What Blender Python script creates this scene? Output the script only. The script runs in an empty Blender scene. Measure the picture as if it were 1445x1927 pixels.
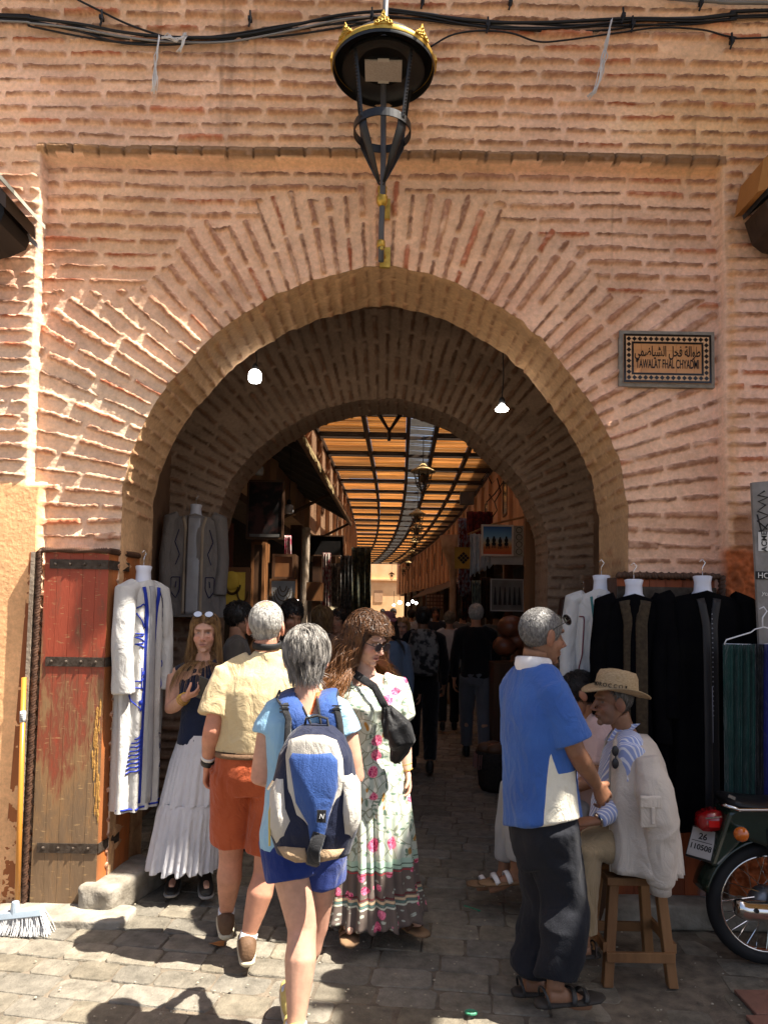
import bpy, math, random
import numpy as np
from mathutils import Vector, Matrix
R = math.radians
SC = bpy.context.scene
COL = SC.collection
# ---------------------------------------------------------------- camera
F_PX, W_PX, H_PX, CX, CY = 1340.0, 1445.0, 1927.0, 722.5, 1070.4
CAM_Z, PITCH, ROLL = 1.65, R(3.4), R(1.0)
cam_d = bpy.data.cameras.new('camera')
cam = bpy.data.objects.new('camera', cam_d); COL.objects.link(cam)
cam_d.sensor_fit = 'AUTO'; cam_d.sensor_width = 36.0
cam_d.lens = F_PX / H_PX * 36.0
cam_d.shift_y = (CY - H_PX / 2) / H_PX
cam_d.clip_end = 500.0; cam_d.clip_start = 0.05
CAM_R = Matrix.Rotation(math.pi / 2 + PITCH, 3, 'X') @ Matrix.Rotation(ROLL, 3, 'Z')
cam.matrix_world = Matrix.Translation((0, 0, CAM_Z)) @ CAM_R.to_4x4()
SC.camera = cam
def P(px, py, y):
    """world point at depth y (metres in front of the camera) seen at a photo pixel"""
    d = CAM_R @ Vector(((px - CX) / F_PX, -(py - CY) / F_PX, -1.0))
    t = y / d.y
    return Vector((d.x * t, y, CAM_Z + d.z * t))
def G(px, py, z=0.0):
    """world point on the horizontal plane z seen at a photo pixel"""
    d = CAM_R @ Vector(((px - CX) / F_PX, -(py - CY) / F_PX, -1.0))
    t = (z - CAM_Z) / d.z
    return Vector((d.x * t, d.y * t, z))
# ---------------------------------------------------------------- light
SUN_DIR = Vector((0.515, -0.167, 1.0)).normalized()      # towards the sun
SUN_EL = math.asin(SUN_DIR.z); SUN_AZ = math.atan2(SUN_DIR.x, SUN_DIR.y)
world = bpy.data.worlds.new("World"); SC.world = world
world.use_nodes = True
nt = world.node_tree
bg = nt.nodes['Background']
sky = nt.nodes.new('ShaderNodeTexSky'); sky.sky_type = 'NISHITA'; sky.sun_disc = False
sky.sun_elevation = SUN_EL; sky.sun_rotation = SUN_AZ
sky.dust_density = 4.0; sky.air_density = 0.8; sky.ozone_density = 0.6
nt.links.new(sky.outputs[0], bg.inputs[0]); bg.inputs[1].default_value = 0.064
sun_d = bpy.data.lights.new('sun', 'SUN'); sun_d.energy = 5.0; sun_d.angle = R(0.5); sun_d.color = (1.0, 0.93, 0.82)
sun = bpy.data.objects.new('sun', sun_d); COL.objects.link(sun)
sun.rotation_euler = (-SUN_DIR).to_track_quat('-Z', 'Y').to_euler(); sun.location = (6, -4, 12)
SC.view_settings.view_transform = 'Standard'; SC.view_settings.look = 'None'
SC.view_settings.exposure = 1.78; SC.view_settings.gamma = 1.0
SC.cycles.use_denoising = True
SC.cycles.max_bounces = 8; SC.cycles.diffuse_bounces = 5; SC.cycles.transmission_bounces = 6
SC.cycles.sample_clamp_indirect = 6.0
try: SC.cycles.denoiser = 'OPENIMAGEDENOISE'
except Exception: pass
rng = np.random.default_rng(7); random.seed(7)
# ---------------------------------------------------------------- numpy noise
def _hash(ix, iy, iz, seed):
    h = (ix.astype(np.int64) * 374761393 + iy.astype(np.int64) * 668265263 + iz.astype(np.int64) * 2147483647 + seed * 1274126177) & 0xffffffff
    h = ((h ^ (h >> 13)) * 1274126177) & 0xffffffff
    h = (h ^ (h >> 16)) & 0xffffffff
    return h.astype(np.float64) / 4294967295.0
def vnoise(p, seed=0):
    p = np.asarray(p, float); i = np.floor(p).astype(np.int64); f = p - i; f = f * f * (3 - 2 * f)
    x, y, z = i[..., 0], i[..., 1], i[..., 2]; fx, fy, fz = f[..., 0], f[..., 1], f[..., 2]
    def L(a, b, t): return a + (b - a) * t
    h = lambda a, b, c: _hash(x + a, y + b, z + c, seed)
    return L(L(L(h(0,0,0), h(1,0,0), fx), L(h(0,1,0), h(1,1,0), fx), fy), L(L(h(0,0,1), h(1,0,1), fx), L(h(0,1,1), h(1,1,1), fx), fy), fz) * 2 - 1
def fbm(p, oct=3, seed=0):
    s = 0; a = 1.0; t = 0; p = np.asarray(p, float)
    for k in range(oct):
        s = s + a * vnoise(p * 2 ** k, seed + k * 17); t += a; a *= .5
    return s / t
def n2(x, y, sx, sy, seed=0, oct=2):
    return fbm(np.stack([x * sx, y * sy, np.full_like(x, 0.37)], -1), oct, seed)
def sstep(a, b, x):
    t = np.clip((x - a) / (b - a), 0, 1); return t * t * (3 - 2 * t)
def hrand(i, seed=0):
    i = np.asarray(i); return _hash(i.astype(np.int64), np.zeros_like(i, dtype=np.int64), np.zeros_like(i, dtype=np.int64), seed)
# ---------------------------------------------------------------- meshes
class MB:
    """collects vertices and faces, links them as ONE mesh object"""
    def __init__(s): s.v = []; s.f = []; s.n = 0; s.fm = []; s.mi = 0
    def add(s, verts, faces):
        verts = np.asarray(verts, float).reshape(-1, 3)
        s.v.append(verts)
        s.f += [tuple(int(i) + s.n for i in f) for f in faces]; s.fm += [s.mi] * len(faces); s.n += len(verts)
        return s
    def box(s, c, d, rot=None):
        c = np.array(c, float); h = np.array(d, float) / 2
        q = np.array([[x, y, z] for x in (-1, 1) for y in (-1, 1) for z in (-1, 1)], float) * h
        if rot is not None: q = q @ np.array(rot).T
        s.add(q + c, [(0, 1, 3, 2), (4, 6, 7, 5), (0, 4, 5, 1), (2, 3, 7, 6), (0, 2, 6, 4), (1, 5, 7, 3)]); return s
    def hexa(s, a, b):
        """two quads (4 points each, same winding) joined to a solid"""
        s.add(list(a) + list(b), [(3, 2, 1, 0), (4, 5, 6, 7), (0, 1, 5, 4), (1, 2, 6, 5), (2, 3, 7, 6), (3, 0, 4, 7)]); return s
    def loft(s, rings, cap=True, closed=True):
        rings = [np.asarray(r, float) for r in rings]; n = len(rings[0]); k = len(rings)
        f = []
        m = n if closed else n - 1
        for a in range(k - 1):
            for i in range(m):
                j = (i + 1) % n
                f.append((a * n + i, a * n + j, (a + 1) * n + j, (a + 1) * n + i))
        if cap and closed:
            f.append(tuple(range(n - 1, -1, -1))); f.append(tuple((k - 1) * n + i for i in range(n)))
        s.add(np.concatenate(rings), f); return s
    def tube(s, pts, rad, n=10, cap=True, flat=1.0, ref=None):
        pts = [np.array(p, float) for p in pts]; k = len(pts)
        if np.isscalar(rad): rad = [rad] * k
        rings = []; u = None
        for i in range(k):
            t = pts[min(i + 1, k - 1)] - pts[max(i - 1, 0)]; t = t / (np.linalg.norm(t) + 1e-9)
            if u is None:
                r = np.array(ref, float) if ref is not None else (np.array([0, 0, 1.]) if abs(t[2]) < .9 else np.array([0, 1., 0]))
                u = r - t * r.dot(t)
            else: u = u - t * u.dot(t)
            u = u / (np.linalg.norm(u) + 1e-9); w = np.cross(t, u)
            a = np.linspace(0, 2 * np.pi, n, endpoint=False)
            rr = rad[i]; ra, rb = (rr if not np.isscalar(rr) else (rr, rr * flat))
            rings.append(pts[i] + np.outer(np.cos(a) * ra, u) + np.outer(np.sin(a) * rb, w))
        return s.loft(rings, cap)
    def ell(s, c, r, rot=None, nu=16, nv=10):
        c = np.array(c, float); r = np.array(r, float)
        q = [[0, 0, -1]]
        for j in range(1, nv):
            ph = -math.pi / 2 + math.pi * j / nv
            for i in range(nu):
                th = 2 * math.pi * i / nu; q.append([math.cos(ph) * math.cos(th), math.cos(ph) * math.sin(th), math.sin(ph)])
        q.append([0, 0, 1]); q = np.array(q) * r
        if rot is not None: q = q @ np.array(rot).T
        f = []
        for i in range(nu): f.append((0, 1 + (i + 1) % nu, 1 + i))
        for j in range(nv - 2):
            for i in range(nu):
                a = 1 + j * nu; f.append((a + i, a + (i + 1) % nu, a + nu + (i + 1) % nu, a + nu + i))
        a = 1 + (nv - 2) * nu; e = len(q) - 1
        for i in range(nu): f.append((a + i, a + (i + 1) % nu, e))
        s.add(q + c, f); return s
    def lathe(s, c, prof, n=24, axis='z', cap=True):
        a = np.linspace(0, 2 * np.pi, n, endpoint=False); rings = []
        for r, z in prof:
            ring = np.stack([r * np.cos(a), r * np.sin(a), np.full(n, z)], 1)
            if axis == 'x': ring = ring[:, [2, 0, 1]]
            if axis == 'y': ring = ring[:, [1, 2, 0]]
            rings.append(ring + np.array(c, float))
        return s.loft(rings, cap)
    def grid(s, X):
        """X: (a,b,3) array of points"""
        a, b, _ = X.shape; idx = np.arange(a * b).reshape(a, b)
        f = np.stack([idx[:-1, :-1], idx[1:, :-1], idx[1:, 1:], idx[:-1, 1:]], -1).reshape(-1, 4)
        s.add(X.reshape(-1, 3), [tuple(q) for q in f]); return s
    def prism(s, poly, vec):
        """closed polygon (3-D points) pushed along vec"""
        a = np.array([list(p) for p in poly], float); b = a + np.array(list(vec), float); n = len(a)
        f = [tuple(range(n - 1, -1, -1)), tuple(range(n, 2 * n))] + [(i, (i + 1) % n, n + (i + 1) % n, n + i) for i in range(n)]
        s.add(np.concatenate([a, b]), f); return s
    def mesh(s, name):
        me = bpy.data.meshes.new(name)
        me.from_pydata(np.concatenate(s.v).tolist() if s.v else [], [], s.f)
        if any(s.fm): me.polygons.foreach_set('material_index', s.fm)
        return me
    def build(s, name, mats, parent=None, smooth=False, bevel=0, subdiv=0):
        me = s.mesh(name)
        if smooth: me.polygons.foreach_set('use_smooth', [True] * len(me.polygons))
        return link(name, me, mats, parent, bevel, subdiv)
def link(name, me, mats, parent=None, bevel=0, subdiv=0):
    for m in (mats if isinstance(mats, (list, tuple)) else [mats]): me.materials.append(m)
    o = bpy.data.objects.new(name, me); COL.objects.link(o)
    if parent is not None:
        o.parent = parent; o.matrix_parent_inverse = inv_world(parent)
    if bevel:
        b = o.modifiers.new('bevel', 'BEVEL'); b.width = bevel; b.segments = 2; b.limit_method = 'ANGLE'
    if subdiv:
        b = o.modifiers.new('sub', 'SUBSURF'); b.levels = subdiv; b.render_levels = subdiv
    return o
def inv_world(p):
    m = Matrix.Identity(4); q = p
    while q is not None:
        m = (q.matrix_parent_inverse @ q.matrix_basis if q.parent is not None else q.matrix_basis) @ m; q = q.parent
    return m.inverted()
def tag(o, label=None, cat=None, group=None, kind=None):
    if label: o['label'] = label
    if cat: o['category'] = cat
    if group: o['group'] = group
    if kind: o['kind'] = kind
    return o
def thing(name, label, cat, loc=(0, 0, 0), group=None):
    o = bpy.data.objects.new(name, None); COL.objects.link(o); o.location = loc; o.empty_display_size = .1
    return tag(o, label, cat, group)
def npmesh(name, V, Fq, smooth=True):
    """fast mesh from arrays; Fq (n,4) or (n,3)"""
    me = bpy.data.meshes.new(name); k = Fq.shape[1]
    me.vertices.add(len(V)); me.vertices.foreach_set('co', np.ascontiguousarray(V, np.float32).ravel())
    me.loops.add(Fq.size); me.loops.foreach_set('vertex_index', np.ascontiguousarray(Fq, np.int32).ravel())
    me.polygons.add(len(Fq)); me.polygons.foreach_set('loop_start', np.arange(0, Fq.size, k, dtype=np.int32))
    if smooth: me.polygons.foreach_set('use_smooth', np.ones(len(Fq), bool))
    me.update(calc_edges=True); me.validate(); return me
def set_col(me, C, name='Col'):
    C = np.asarray(C, np.float32)
    if C.shape[1] == 3: C = np.concatenate([C, np.ones((len(C), 1), np.float32)], 1)
    a = me.color_attributes.new(name, 'FLOAT_COLOR', 'POINT'); a.data.foreach_set('color', np.ascontiguousarray(C).ravel())
def get_co(me):
    a = np.empty(len(me.vertices) * 3, np.float32); me.vertices.foreach_get('co', a); return a.reshape(-1, 3).astype(float)
def set_co(me, V):
    me.vertices.foreach_set('co', np.ascontiguousarray(V, np.float32).ravel()); me.update()
def get_no(me):
    a = np.empty(len(me.vertices) * 3, np.float32); me.vertex_normals.foreach_get('vector', a); return a.reshape(-1, 3).astype(float)
def smooth_co(me, it, lam=.5):
    e = np.empty(len(me.edges) * 2, np.int32); me.edges.foreach_get('vertices', e); e = e.reshape(-1, 2)
    V = get_co(me); n = len(V); deg = np.bincount(e.ravel(), minlength=n).astype(float)[:, None]; deg[deg == 0] = 1
    for _ in range(it):
        S = np.stack([np.bincount(e[:, 0], V[e[:, 1], k], n) + np.bincount(e[:, 1], V[e[:, 0], k], n) for k in range(3)], 1)
        V = V + lam * (S / deg - V)
    set_co(me, V)
def remesh(mb, voxel, it=3):
    """union of overlapping closed shapes as one skin"""
    me = mb.mesh('tmp'); o = bpy.data.objects.new('tmp', me); COL.objects.link(o)
    m = o.modifiers.new('r', 'REMESH'); m.mode = 'VOXEL'; m.voxel_size = voxel; m.use_smooth_shade = True
    dg = bpy.context.evaluated_depsgraph_get()
    out = bpy.data.meshes.new_from_object(o.evaluated_get(dg))
    bpy.data.objects.remove(o); bpy.data.meshes.remove(me)
    smooth_co(out, it)
    out.polygons.foreach_set('use_smooth', np.ones(len(out.polygons), bool))
    return out
# ---------------------------------------------------------------- materials
_mc = {}
def nodes(name):
    m = bpy.data.materials.new(name); m.use_nodes = True
    t = m.node_tree; b = t.nodes['Principled BSDF']
    return m, t, b
def N(t, kind, **kw):
    n = t.nodes.new(kind)
    for k, v in kw.items():
        if k.startswith('i_'):
            key = k[2:]; key = int(key) if key.isdigit() else key.replace('_', ' ')
            n.inputs[key].default_value = v
        else: setattr(n, k, v)
    return n
def c4(c): return (c[0], c[1], c[2], 1.0)
def mat(name, c, c2=None, scale=8.0, rough=.8, bump=0.0, bscale=60.0, metal=0.0, spec=.3, detail=4, stretch=None, coat=0.0, contrast=(.35, .65), sheen=0.0):
    if name in _mc: return _mc[name]
    m, t, b = nodes(name)
    b.inputs['Roughness'].default_value = rough; b.inputs['Metallic'].default_value = metal
    b.inputs['Specular IOR Level'].default_value = spec
    if coat: b.inputs['Coat Weight'].default_value = coat
    if sheen: b.inputs['Sheen Weight'].default_value = sheen
    tc = N(t, 'ShaderNodeTexCoord'); mp = N(t, 'ShaderNodeMapping')
    t.links.new(tc.outputs['Object'], mp.inputs[0])
    if stretch: mp.inputs['Scale'].default_value = stretch
    if c2 is None: c2 = tuple(x * .82 for x in c)
    nz = N(t, 'ShaderNodeTexNoise', i_Scale=scale, i_Detail=float(detail)); t.links.new(mp.outputs[0], nz.inputs['Vector'])
    cr = N(t, 'ShaderNodeValToRGB'); cr.color_ramp.elements[0].position = contrast[0]; cr.color_ramp.elements[1].position = contrast[1]
    cr.color_ramp.elements[0].color = c4(c2); cr.color_ramp.elements[1].color = c4(c)
    t.links.new(nz.outputs[0], cr.inputs[0]); t.links.new(cr.outputs[0], b.inputs['Base Color'])
    if bump:
        nb = N(t, 'ShaderNodeTexNoise', i_Scale=bscale, i_Detail=5.0); t.links.new(mp.outputs[0], nb.inputs['Vector'])
        bp = N(t, 'ShaderNodeBump', i_Strength=bump, i_Distance=.01); t.links.new(nb.outputs[0], bp.inputs['Height']); t.links.new(bp.outputs[0], b.inputs['Normal'])
    _mc[name] = m; return m
def attr_mat(name, rough=.85, bump=.3, bscale=120.0, bdist=.004, vary=.25, vscale=30.0, spec=.2, sss=0.0):
    """base colour from the per-vertex attribute 'Col', broken up by noise"""
    if name in _mc: return _mc[name]
    m, t, b = nodes(name)
    b.inputs['Roughness'].default_value = rough; b.inputs['Specular IOR Level'].default_value = spec
    if sss:
        b.inputs['Subsurface Weight'].default_value = sss; b.inputs['Subsurface Radius'].default_value = (.012, .005, .003); b.inputs['Subsurface Scale'].default_value = .6
    at = N(t, 'ShaderNodeAttribute', attribute_name='Col')
    tc = N(t, 'ShaderNodeTexCoord')
    nz = N(t, 'ShaderNodeTexNoise', i_Scale=vscale, i_Detail=6.0, i_Roughness=.65); t.links.new(tc.outputs['Object'], nz.inputs['Vector'])
    mr = N(t, 'ShaderNodeMapRange'); mr.inputs[3].default_value = 1 - vary; mr.inputs[4].default_value = 1 + vary
    mr.inputs[1].default_value = .3; mr.inputs[2].default_value = .7
    t.links.new(nz.outputs[0], mr.inputs[0])
    mx = N(t, 'ShaderNodeVectorMath', operation='SCALE'); t.links.new(at.outputs['Color'], mx.inputs[0]); t.links.new(mr.outputs[0], mx.inputs['Scale'])
    t.links.new(mx.outputs[0], b.inputs['Base Color'])
    if bump:
        nb = N(t, 'ShaderNodeTexNoise', i_Scale=bscale, i_Detail=6.0, i_Roughness=.7); t.links.new(tc.outputs['Object'], nb.inputs['Vector'])
        bp = N(t, 'ShaderNodeBump', i_Strength=bump, i_Distance=bdist); t.links.new(nb.outputs[0], bp.inputs['Height']); t.links.new(bp.outputs[0], b.inputs['Normal'])
    _mc[name] = m; return m
def emit_mat(name, c, s):
    if name in _mc: return _mc[name]
    m, t, b = nodes(name); b.inputs['Base Color'].default_value = c4(c)
    b.inputs['Emission Color'].default_value = c4(c); b.inputs['Emission Strength'].default_value = s
    _mc[name] = m; return m
BLACK_METAL = mat('black painted metal', (.012, .012, .013), (.02, .02, .02), rough=.4, spec=.4)
GOLD = mat('gold paint', (.62, .40, .07), (.45, .27, .04), scale=40, rough=.38, metal=.6, spec=.5)
WOOD = mat('worn wood', (.30, .15, .06), (.16, .075, .03), scale=6, rough=.65, bump=.4, bscale=40, stretch=(1, 1, .12))
DARK_WOOD = mat('dark wood', (.10, .045, .018), (.05, .022, .01), scale=6, rough=.6, bump=.3, bscale=40, stretch=(1, 1, .15))
IRON = mat('old iron strap', (.09, .07, .055), (.05, .035, .025), scale=30, rough=.55, metal=.5, bump=.3, bscale=80)
CHROME = mat('chrome', (.75, .73, .70), (.7, .68, .66), rough=.12, metal=1.0)
WHITE_PLASTIC = mat('white plastic', (.78, .78, .80), rough=.35, spec=.5)
BLACK_RUBBER = mat('black rubber', (.015, .015, .016), rough=.7)
def text_mesh(body, size, mats, parent, loc, rx=(1, 0, 0), up=(0, 0, 1), extrude=.001, align='CENTER', name='lettering', sx=1.0, shear=0.0, bold=0.0):
    cu = bpy.data.curves.new('t', 'FONT'); cu.body = body; cu.size = size; cu.align_x = align; cu.align_y = 'CENTER'; cu.extrude = extrude; cu.shear = shear; cu.offset = bold
    o = bpy.data.objects.new('t', cu); COL.objects.link(o)
    me = bpy.data.meshes.new_from_object(o.evaluated_get(bpy.context.evaluated_depsgraph_get()))
    bpy.data.objects.remove(o); bpy.data.curves.remove(cu)
    X = Vector(rx).normalized(); U = Vector(up).normalized(); Zn = X.cross(U)
    V = get_co(me)
    if len(V):
        V = np.outer(V[:, 0] * sx, X) + np.outer(V[:, 1], U) + np.outer(V[:, 2], Zn) + np.array(loc)
        set_co(me, V)
    me.materials.clear()
    return link(name, me, mats, parent)
# ================================================================ gate wall
YW = 4.07                                   # plane of the recessed arch panel
C0 = P(704, 975, YW); AXC, AZC = C0.x, C0.z  # centre of the front arch
R0 = 1.392
def arch_r(th):
    """front arch radius: slightly pointed, rough edge"""
    return np.interp(th, A1_T, A1_R) + .014 * fbm(np.stack([th * 19, th * 0, th * 0 + 2.2], -1), 2, 5)
def outline(pts, y, cx, cz):
    """angle and radius of a traced arch edge, measured at its own depth y"""
    q = [P(px, py, y) for px, py in pts]; th = np.array([math.atan2(p.z - cz, p.x - cx) for p in q]); th = np.where(th < -math.pi / 2, th + 2 * math.pi, th)
    r = np.array([math.hypot(p.x - cx, p.z - cz) for p in q]); o = np.argsort(th); th, r = th[o], r[o]
    return np.concatenate([[th[0] - .3], th, [th[-1] + .3]]), np.concatenate([[r[0]], r, [r[-1]]])
A1_T, A1_R = outline([(1180, 975), (1172, 895), (1149, 827), (1120, 776), (1068, 702), (1008, 630), (913, 562), (823, 522), (760, 504), (723, 499), (650, 511), (575, 532), (480, 580), (378, 656), (335, 706), (285, 776), (246, 859), (229, 972)], YW, AXC, AZC)
MORT = np.array([.80, .50, .30]); MORT2 = np.array([.81, .51, .375]); BRK = np.array([.30, .145, .085])
def courses(u, v, pitch, blen, seed, thick=.42, warp=.012):
    """rows of thin bricks: returns brick mask and a per-brick random number"""
    vv = v + warp * n2(u, v, 2.3, 2.3, seed + 3) + .004 * n2(u, v, 14., 14., seed + 4)
    row = np.floor(vv / pitch); t = vv / pitch - row
    off = hrand(row, seed) * 3.0; L = blen * (.8 + .5 * hrand(row, seed + 1))
    uu = (u + off + .01 * n2(u, v, 9, 9, seed + 6)) / L; b = np.floor(uu); s = uu - b
    rnd = hrand(b * 131 + row * 7919, seed + 2)
    th = thick * (.74 + .45 * rnd)
    e = .10 * n2(u, v, 28., 28., seed + 7, 3) + .05 * n2(u, v, 75., 75., seed + 17, 2)
    m = sstep(0, .10, th / 2 - np.abs(t - .5) + e)
    g = .0075 / L * (.4 + 1.6 * hrand(b * 17 + row * 311, seed + 9))
    m = m * sstep(0, .05, np.minimum(s, 1 - s) - g + .22 * e)
    m = m * (rnd > .012)
    return m, rnd
def brick_zone(X, Z):
    """height (towards the street) and colour of the gate face"""
    dx, dz = X - AXC, Z - AZC; rho = np.hypot(dx, dz); th = np.arctan2(dz, dx)
    th = np.where(th < -math.pi / 2, th + 2 * math.pi, th)
    m1, r1 = courses(X, Z, .0835, .31, 11, thick=.38)
    # radiating bricks
    u, v = rho - R0, th * 1.68
    m2, r2 = courses(u, v, .0895, .36, 40, thick=.38)
    rout = 1.96 + .40 * sstep(.74, .86, np.abs(np.cos(th))) + .05 * np.sign(np.sin(th * 21)) * hrand(np.floor(th * 6.7), 3) + .03 * n2(X, Z, 6, 6, 8)
    rad = (rho < rout) & (dz > -.13)
    left, right, top = FRL + .01 * n2(X * 0, Z, 1, 5, 3), FRR + .01 * n2(X * 0, Z, 1, 5, 4), FRT + .008 * n2(X, Z * 0, 5, 1, 5)
    inside = sstep(0, .012, np.minimum(np.minimum(X - left, right - X), top - Z))
    rad = rad & (inside > .5)
    m = np.where(rad, m2, m1); r = np.where(rad, r2, r1)
    gap = sstep(0, .03, np.minimum(np.abs(X - left), np.abs(X - right)))
    m = m * np.where(Z < top, gap, 1)
    # lintel course: dark brown row of brick ends under the top band
    d = Z - top
    lin = (d > .0) & (d < .055) & (X > left - .02) & (X < right + .02)
    lb = sstep(0, .05, np.abs(((X + 5) / .15) % 1 - .5) * -1 + .48)
    rough = n2(X, Z, 45, 45, 21, 3)
    pillow = .010 * n2(X, Z, 3.5, 5, 22, 3) + .006 * n2(X, Z, 12, 20, 23, 3) + .003 * n2(X, Z, 40, 60, 25, 3) + .0035 * n2(np.where(rad, rho, X), np.where(rad, th * 1.68, Z), 7, 46, 26, 3)
    lump = .75 + .5 * sstep(-.5, .7, n2(X, Z, 1.3, 1.3, 31))
    h = pillow + m * ((.015 + .014 * r) * lump + .0070 * rough) + .0018 * rough
    h = h + .075 * (1 - inside)
    h = np.where(lin, h + .012 * lb - .006 * (1 - lb), h)
    # smooth plaster areas: lower left and a rough red patch at the right
    pl = sstep(-.02, .02, P(0, 910, YW).z - Z + .05 * n2(X, Z, 3, 3, 41)) * sstep(-.006, .006, P(88, 950, YW).x + .008 * n2(X, Z, 6, 9, 42) - X)
    h = h * (1 - pl) + pl * (.085 + .004 * n2(X, Z, 5, 5, 43, 3) + .0018 * n2(X, Z, 60, 60, 44, 3))
    rr = sstep(-.03, .03, P(1400, 1035, YW).z - Z + .09 * n2(X, Z, 4, 4, 45)) * sstep(-.01, .02, X - right + .02)
    h = h * (1 - rr) + rr * (.08 + .026 * n2(X, Z, 34, 34, 46, 2))
    # colour
    mixp = sstep(-.3, .4, n2(X, Z, .9, .9, 51)) * .6 + .4 * sstep(1.1, 0, Z - 3.1)
    col = MORT[None] * (1 - mixp[:, None]) + MORT2[None] * mixp[:, None]
    tint = .85 + .3 * sstep(-.6, .6, n2(X, Z, 2.2, 6, 52, 3)); col = col * tint[:, None]
    cream_w = (sstep(-.75, -1.35, X) * sstep(3.5, 2.9, Z) * (.55 + .45 * sstep(-.4, .3, n2(X, Z, 1.7, 2.5, 66, 3))))[:, None] * .75
    col = col * (1 - cream_w) + np.array([.74, .58, .42]) * cream_w  # mortar shifts towards cream low on the left, in uneven patches
    warm_lit = sstep(.6, 1.9, X) * sstep(3.9, 4.5, Z); col = col * (1 + warm_lit[:, None] * np.array([.12, .10, -.05]))  # top right brighter and yellower: warm light put into the colour
    stain = sstep(.25, .6, n2(X, Z, 1.6, 1.2, 53, 4)) * .30; col = col * (1 - stain[:, None] * np.array([.5, .7, .8]))
    drip = sstep(.2, .6, n2(X, Z, 26, .8, 54, 3)) * sstep(.1, .5, n2(X, Z, .8, .8, 55)) * .35; col = col * (1 - drip[:, None])
    bc = BRK[None] * (.7 + .75 * r)[:, None] * np.array([1, 1, 1])
    red = (hrand(np.floor(r * 4096), 61) > .86)[:, None] * np.array([.10, -.02, -.025]); bc = np.clip(bc + red, .02, 1)
    expose = sstep(-.45, .35, n2(X, Z, 7, 11, 56, 3) + .35) * (.55 + .45 * sstep(-.4, .3, n2(X, Z, 30, 45, 57, 2)))
    w = (m * np.clip(expose * 1.15, 0, 1))[:, None]; crev_shade = sstep(.02, .25, m) * sstep(.75, .35, m) * .35; col = col * (1 - crev_shade[:, None] * np.array([.6, .75, .8])); col = col * (1 - w) + bc * w  # crevice shade put into the mortar colour round each brick edge
    col = np.where(lin[:, None], np.array([.30, .17, .09]) * (.7 + .5 * hrand(np.floor((X + 5) / .15), 5))[:, None] * (.6 + .4 * lb)[:, None], col)
    edge = np.exp(-((X - right - .035) / .035) ** 2) * (Z < top - .25); col = col * (1 - edge[:, None] * .6) + np.array([.74, .42, .22]) * edge[:, None] * .6
    edge = np.exp(-((X - left + .03) / .03) ** 2) * (Z < top); col = col * (1 - edge[:, None] * .4) + np.array([.68, .5, .36]) * edge[:, None] * .4
    pc = np.array([.80, .45, .22])[None] * (.9 + .2 * sstep(-.5, .5, n2(X, Z, 2.5, 2.5, 47, 3)))[:, None]
    worn = sstep(.35, .6, n2(X, Z, 3.5, 3.5, 48, 4))[:, None] * .5; pc = pc * (1 - worn) + np.array([.62, .34, .2]) * worn
    col = col * (1 - pl[:, None]) + pc * pl[:, None]
    rc = np.array([.46, .13, .045])[None] * (.75 + .5 * sstep(-.5, .5, n2(X, Z, 30, 30, 49)))[:, None]
    col = col * (1 - rr[:, None]) + rc * rr[:, None]
    brown = (sstep(-.03, .03, P(1400, 960, YW).z - Z + .05 * n2(X, Z, 4, 4, 62)) * (1 - rr) * sstep(0, .02, X - right - .03))[:, None]
    col = col * (1 - brown * .75) + np.array([.33, .15, .075]) * brown * .75
    return h, np.clip(col, .01, .95)
FRL, FRR, FRT = P(78, 560, YW).x, P(1352, 640, YW).x, P(720, 314, YW).z
gate = thing('brick_gate', 'rough pink brick gateway with a wide round arch, raked by sun at the lower left', 'gateway', (0, YW, 0))
WALL_MAT = attr_mat('brick and lime mortar', rough=.92, bump=.6, bscale=48, bdist=.010, vary=.17, vscale=38)
def gate_face():
    s = .0066; x = np.arange(-2.75, 2.85, s); z = np.arange(0, 5.65, s)
    X, Z = np.meshgrid(x, z, indexing='ij'); nx, nz = X.shape
    X = X.ravel().copy(); Z = Z.ravel().copy()
    dx, dz = X - AXC, Z - AZC; rho = np.hypot(dx, dz); th = np.arctan2(np.maximum(dz, 0), dx)
    Rb = arch_r(th)
    up = dz > 0
    d = np.where(up, rho - Rb, np.abs(dx) - arch_r(np.where(dx > 0, 0., math.pi)))
    # move near-edge vertices on to the arch curve
    near = np.abs(d) < s * .72
    k = np.where(up, Rb / np.maximum(rho, 1e-6), 1)
    X = np.where(near & up, AXC + dx * k, np.where(near & ~up, X - np.sign(dx) * d, X)); Z = np.where(near & up, AZC + dz * k, Z)
    inside = (d < -s * .05) & ~near
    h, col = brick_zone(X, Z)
    h = np.where(near, np.minimum(h, .006), h)
    idx = np.arange(nx * nz).reshape(nx, nz)
    Fq = np.stack([idx[:-1, :-1], idx[1:, :-1], idx[1:, 1:], idx[:-1, 1:]], -1).reshape(-1, 4)
    Fq = Fq[~inside[Fq].any(1)]
    used = np.unique(Fq); remap = np.full(nx * nz, -1); remap[used] = np.arange(len(used))
    V = np.stack([X, YW - h, Z], 1)[used]
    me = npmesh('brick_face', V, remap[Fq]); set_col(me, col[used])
    return link('brick_face', me, WALL_MAT, gate)
gate_face()
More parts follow.
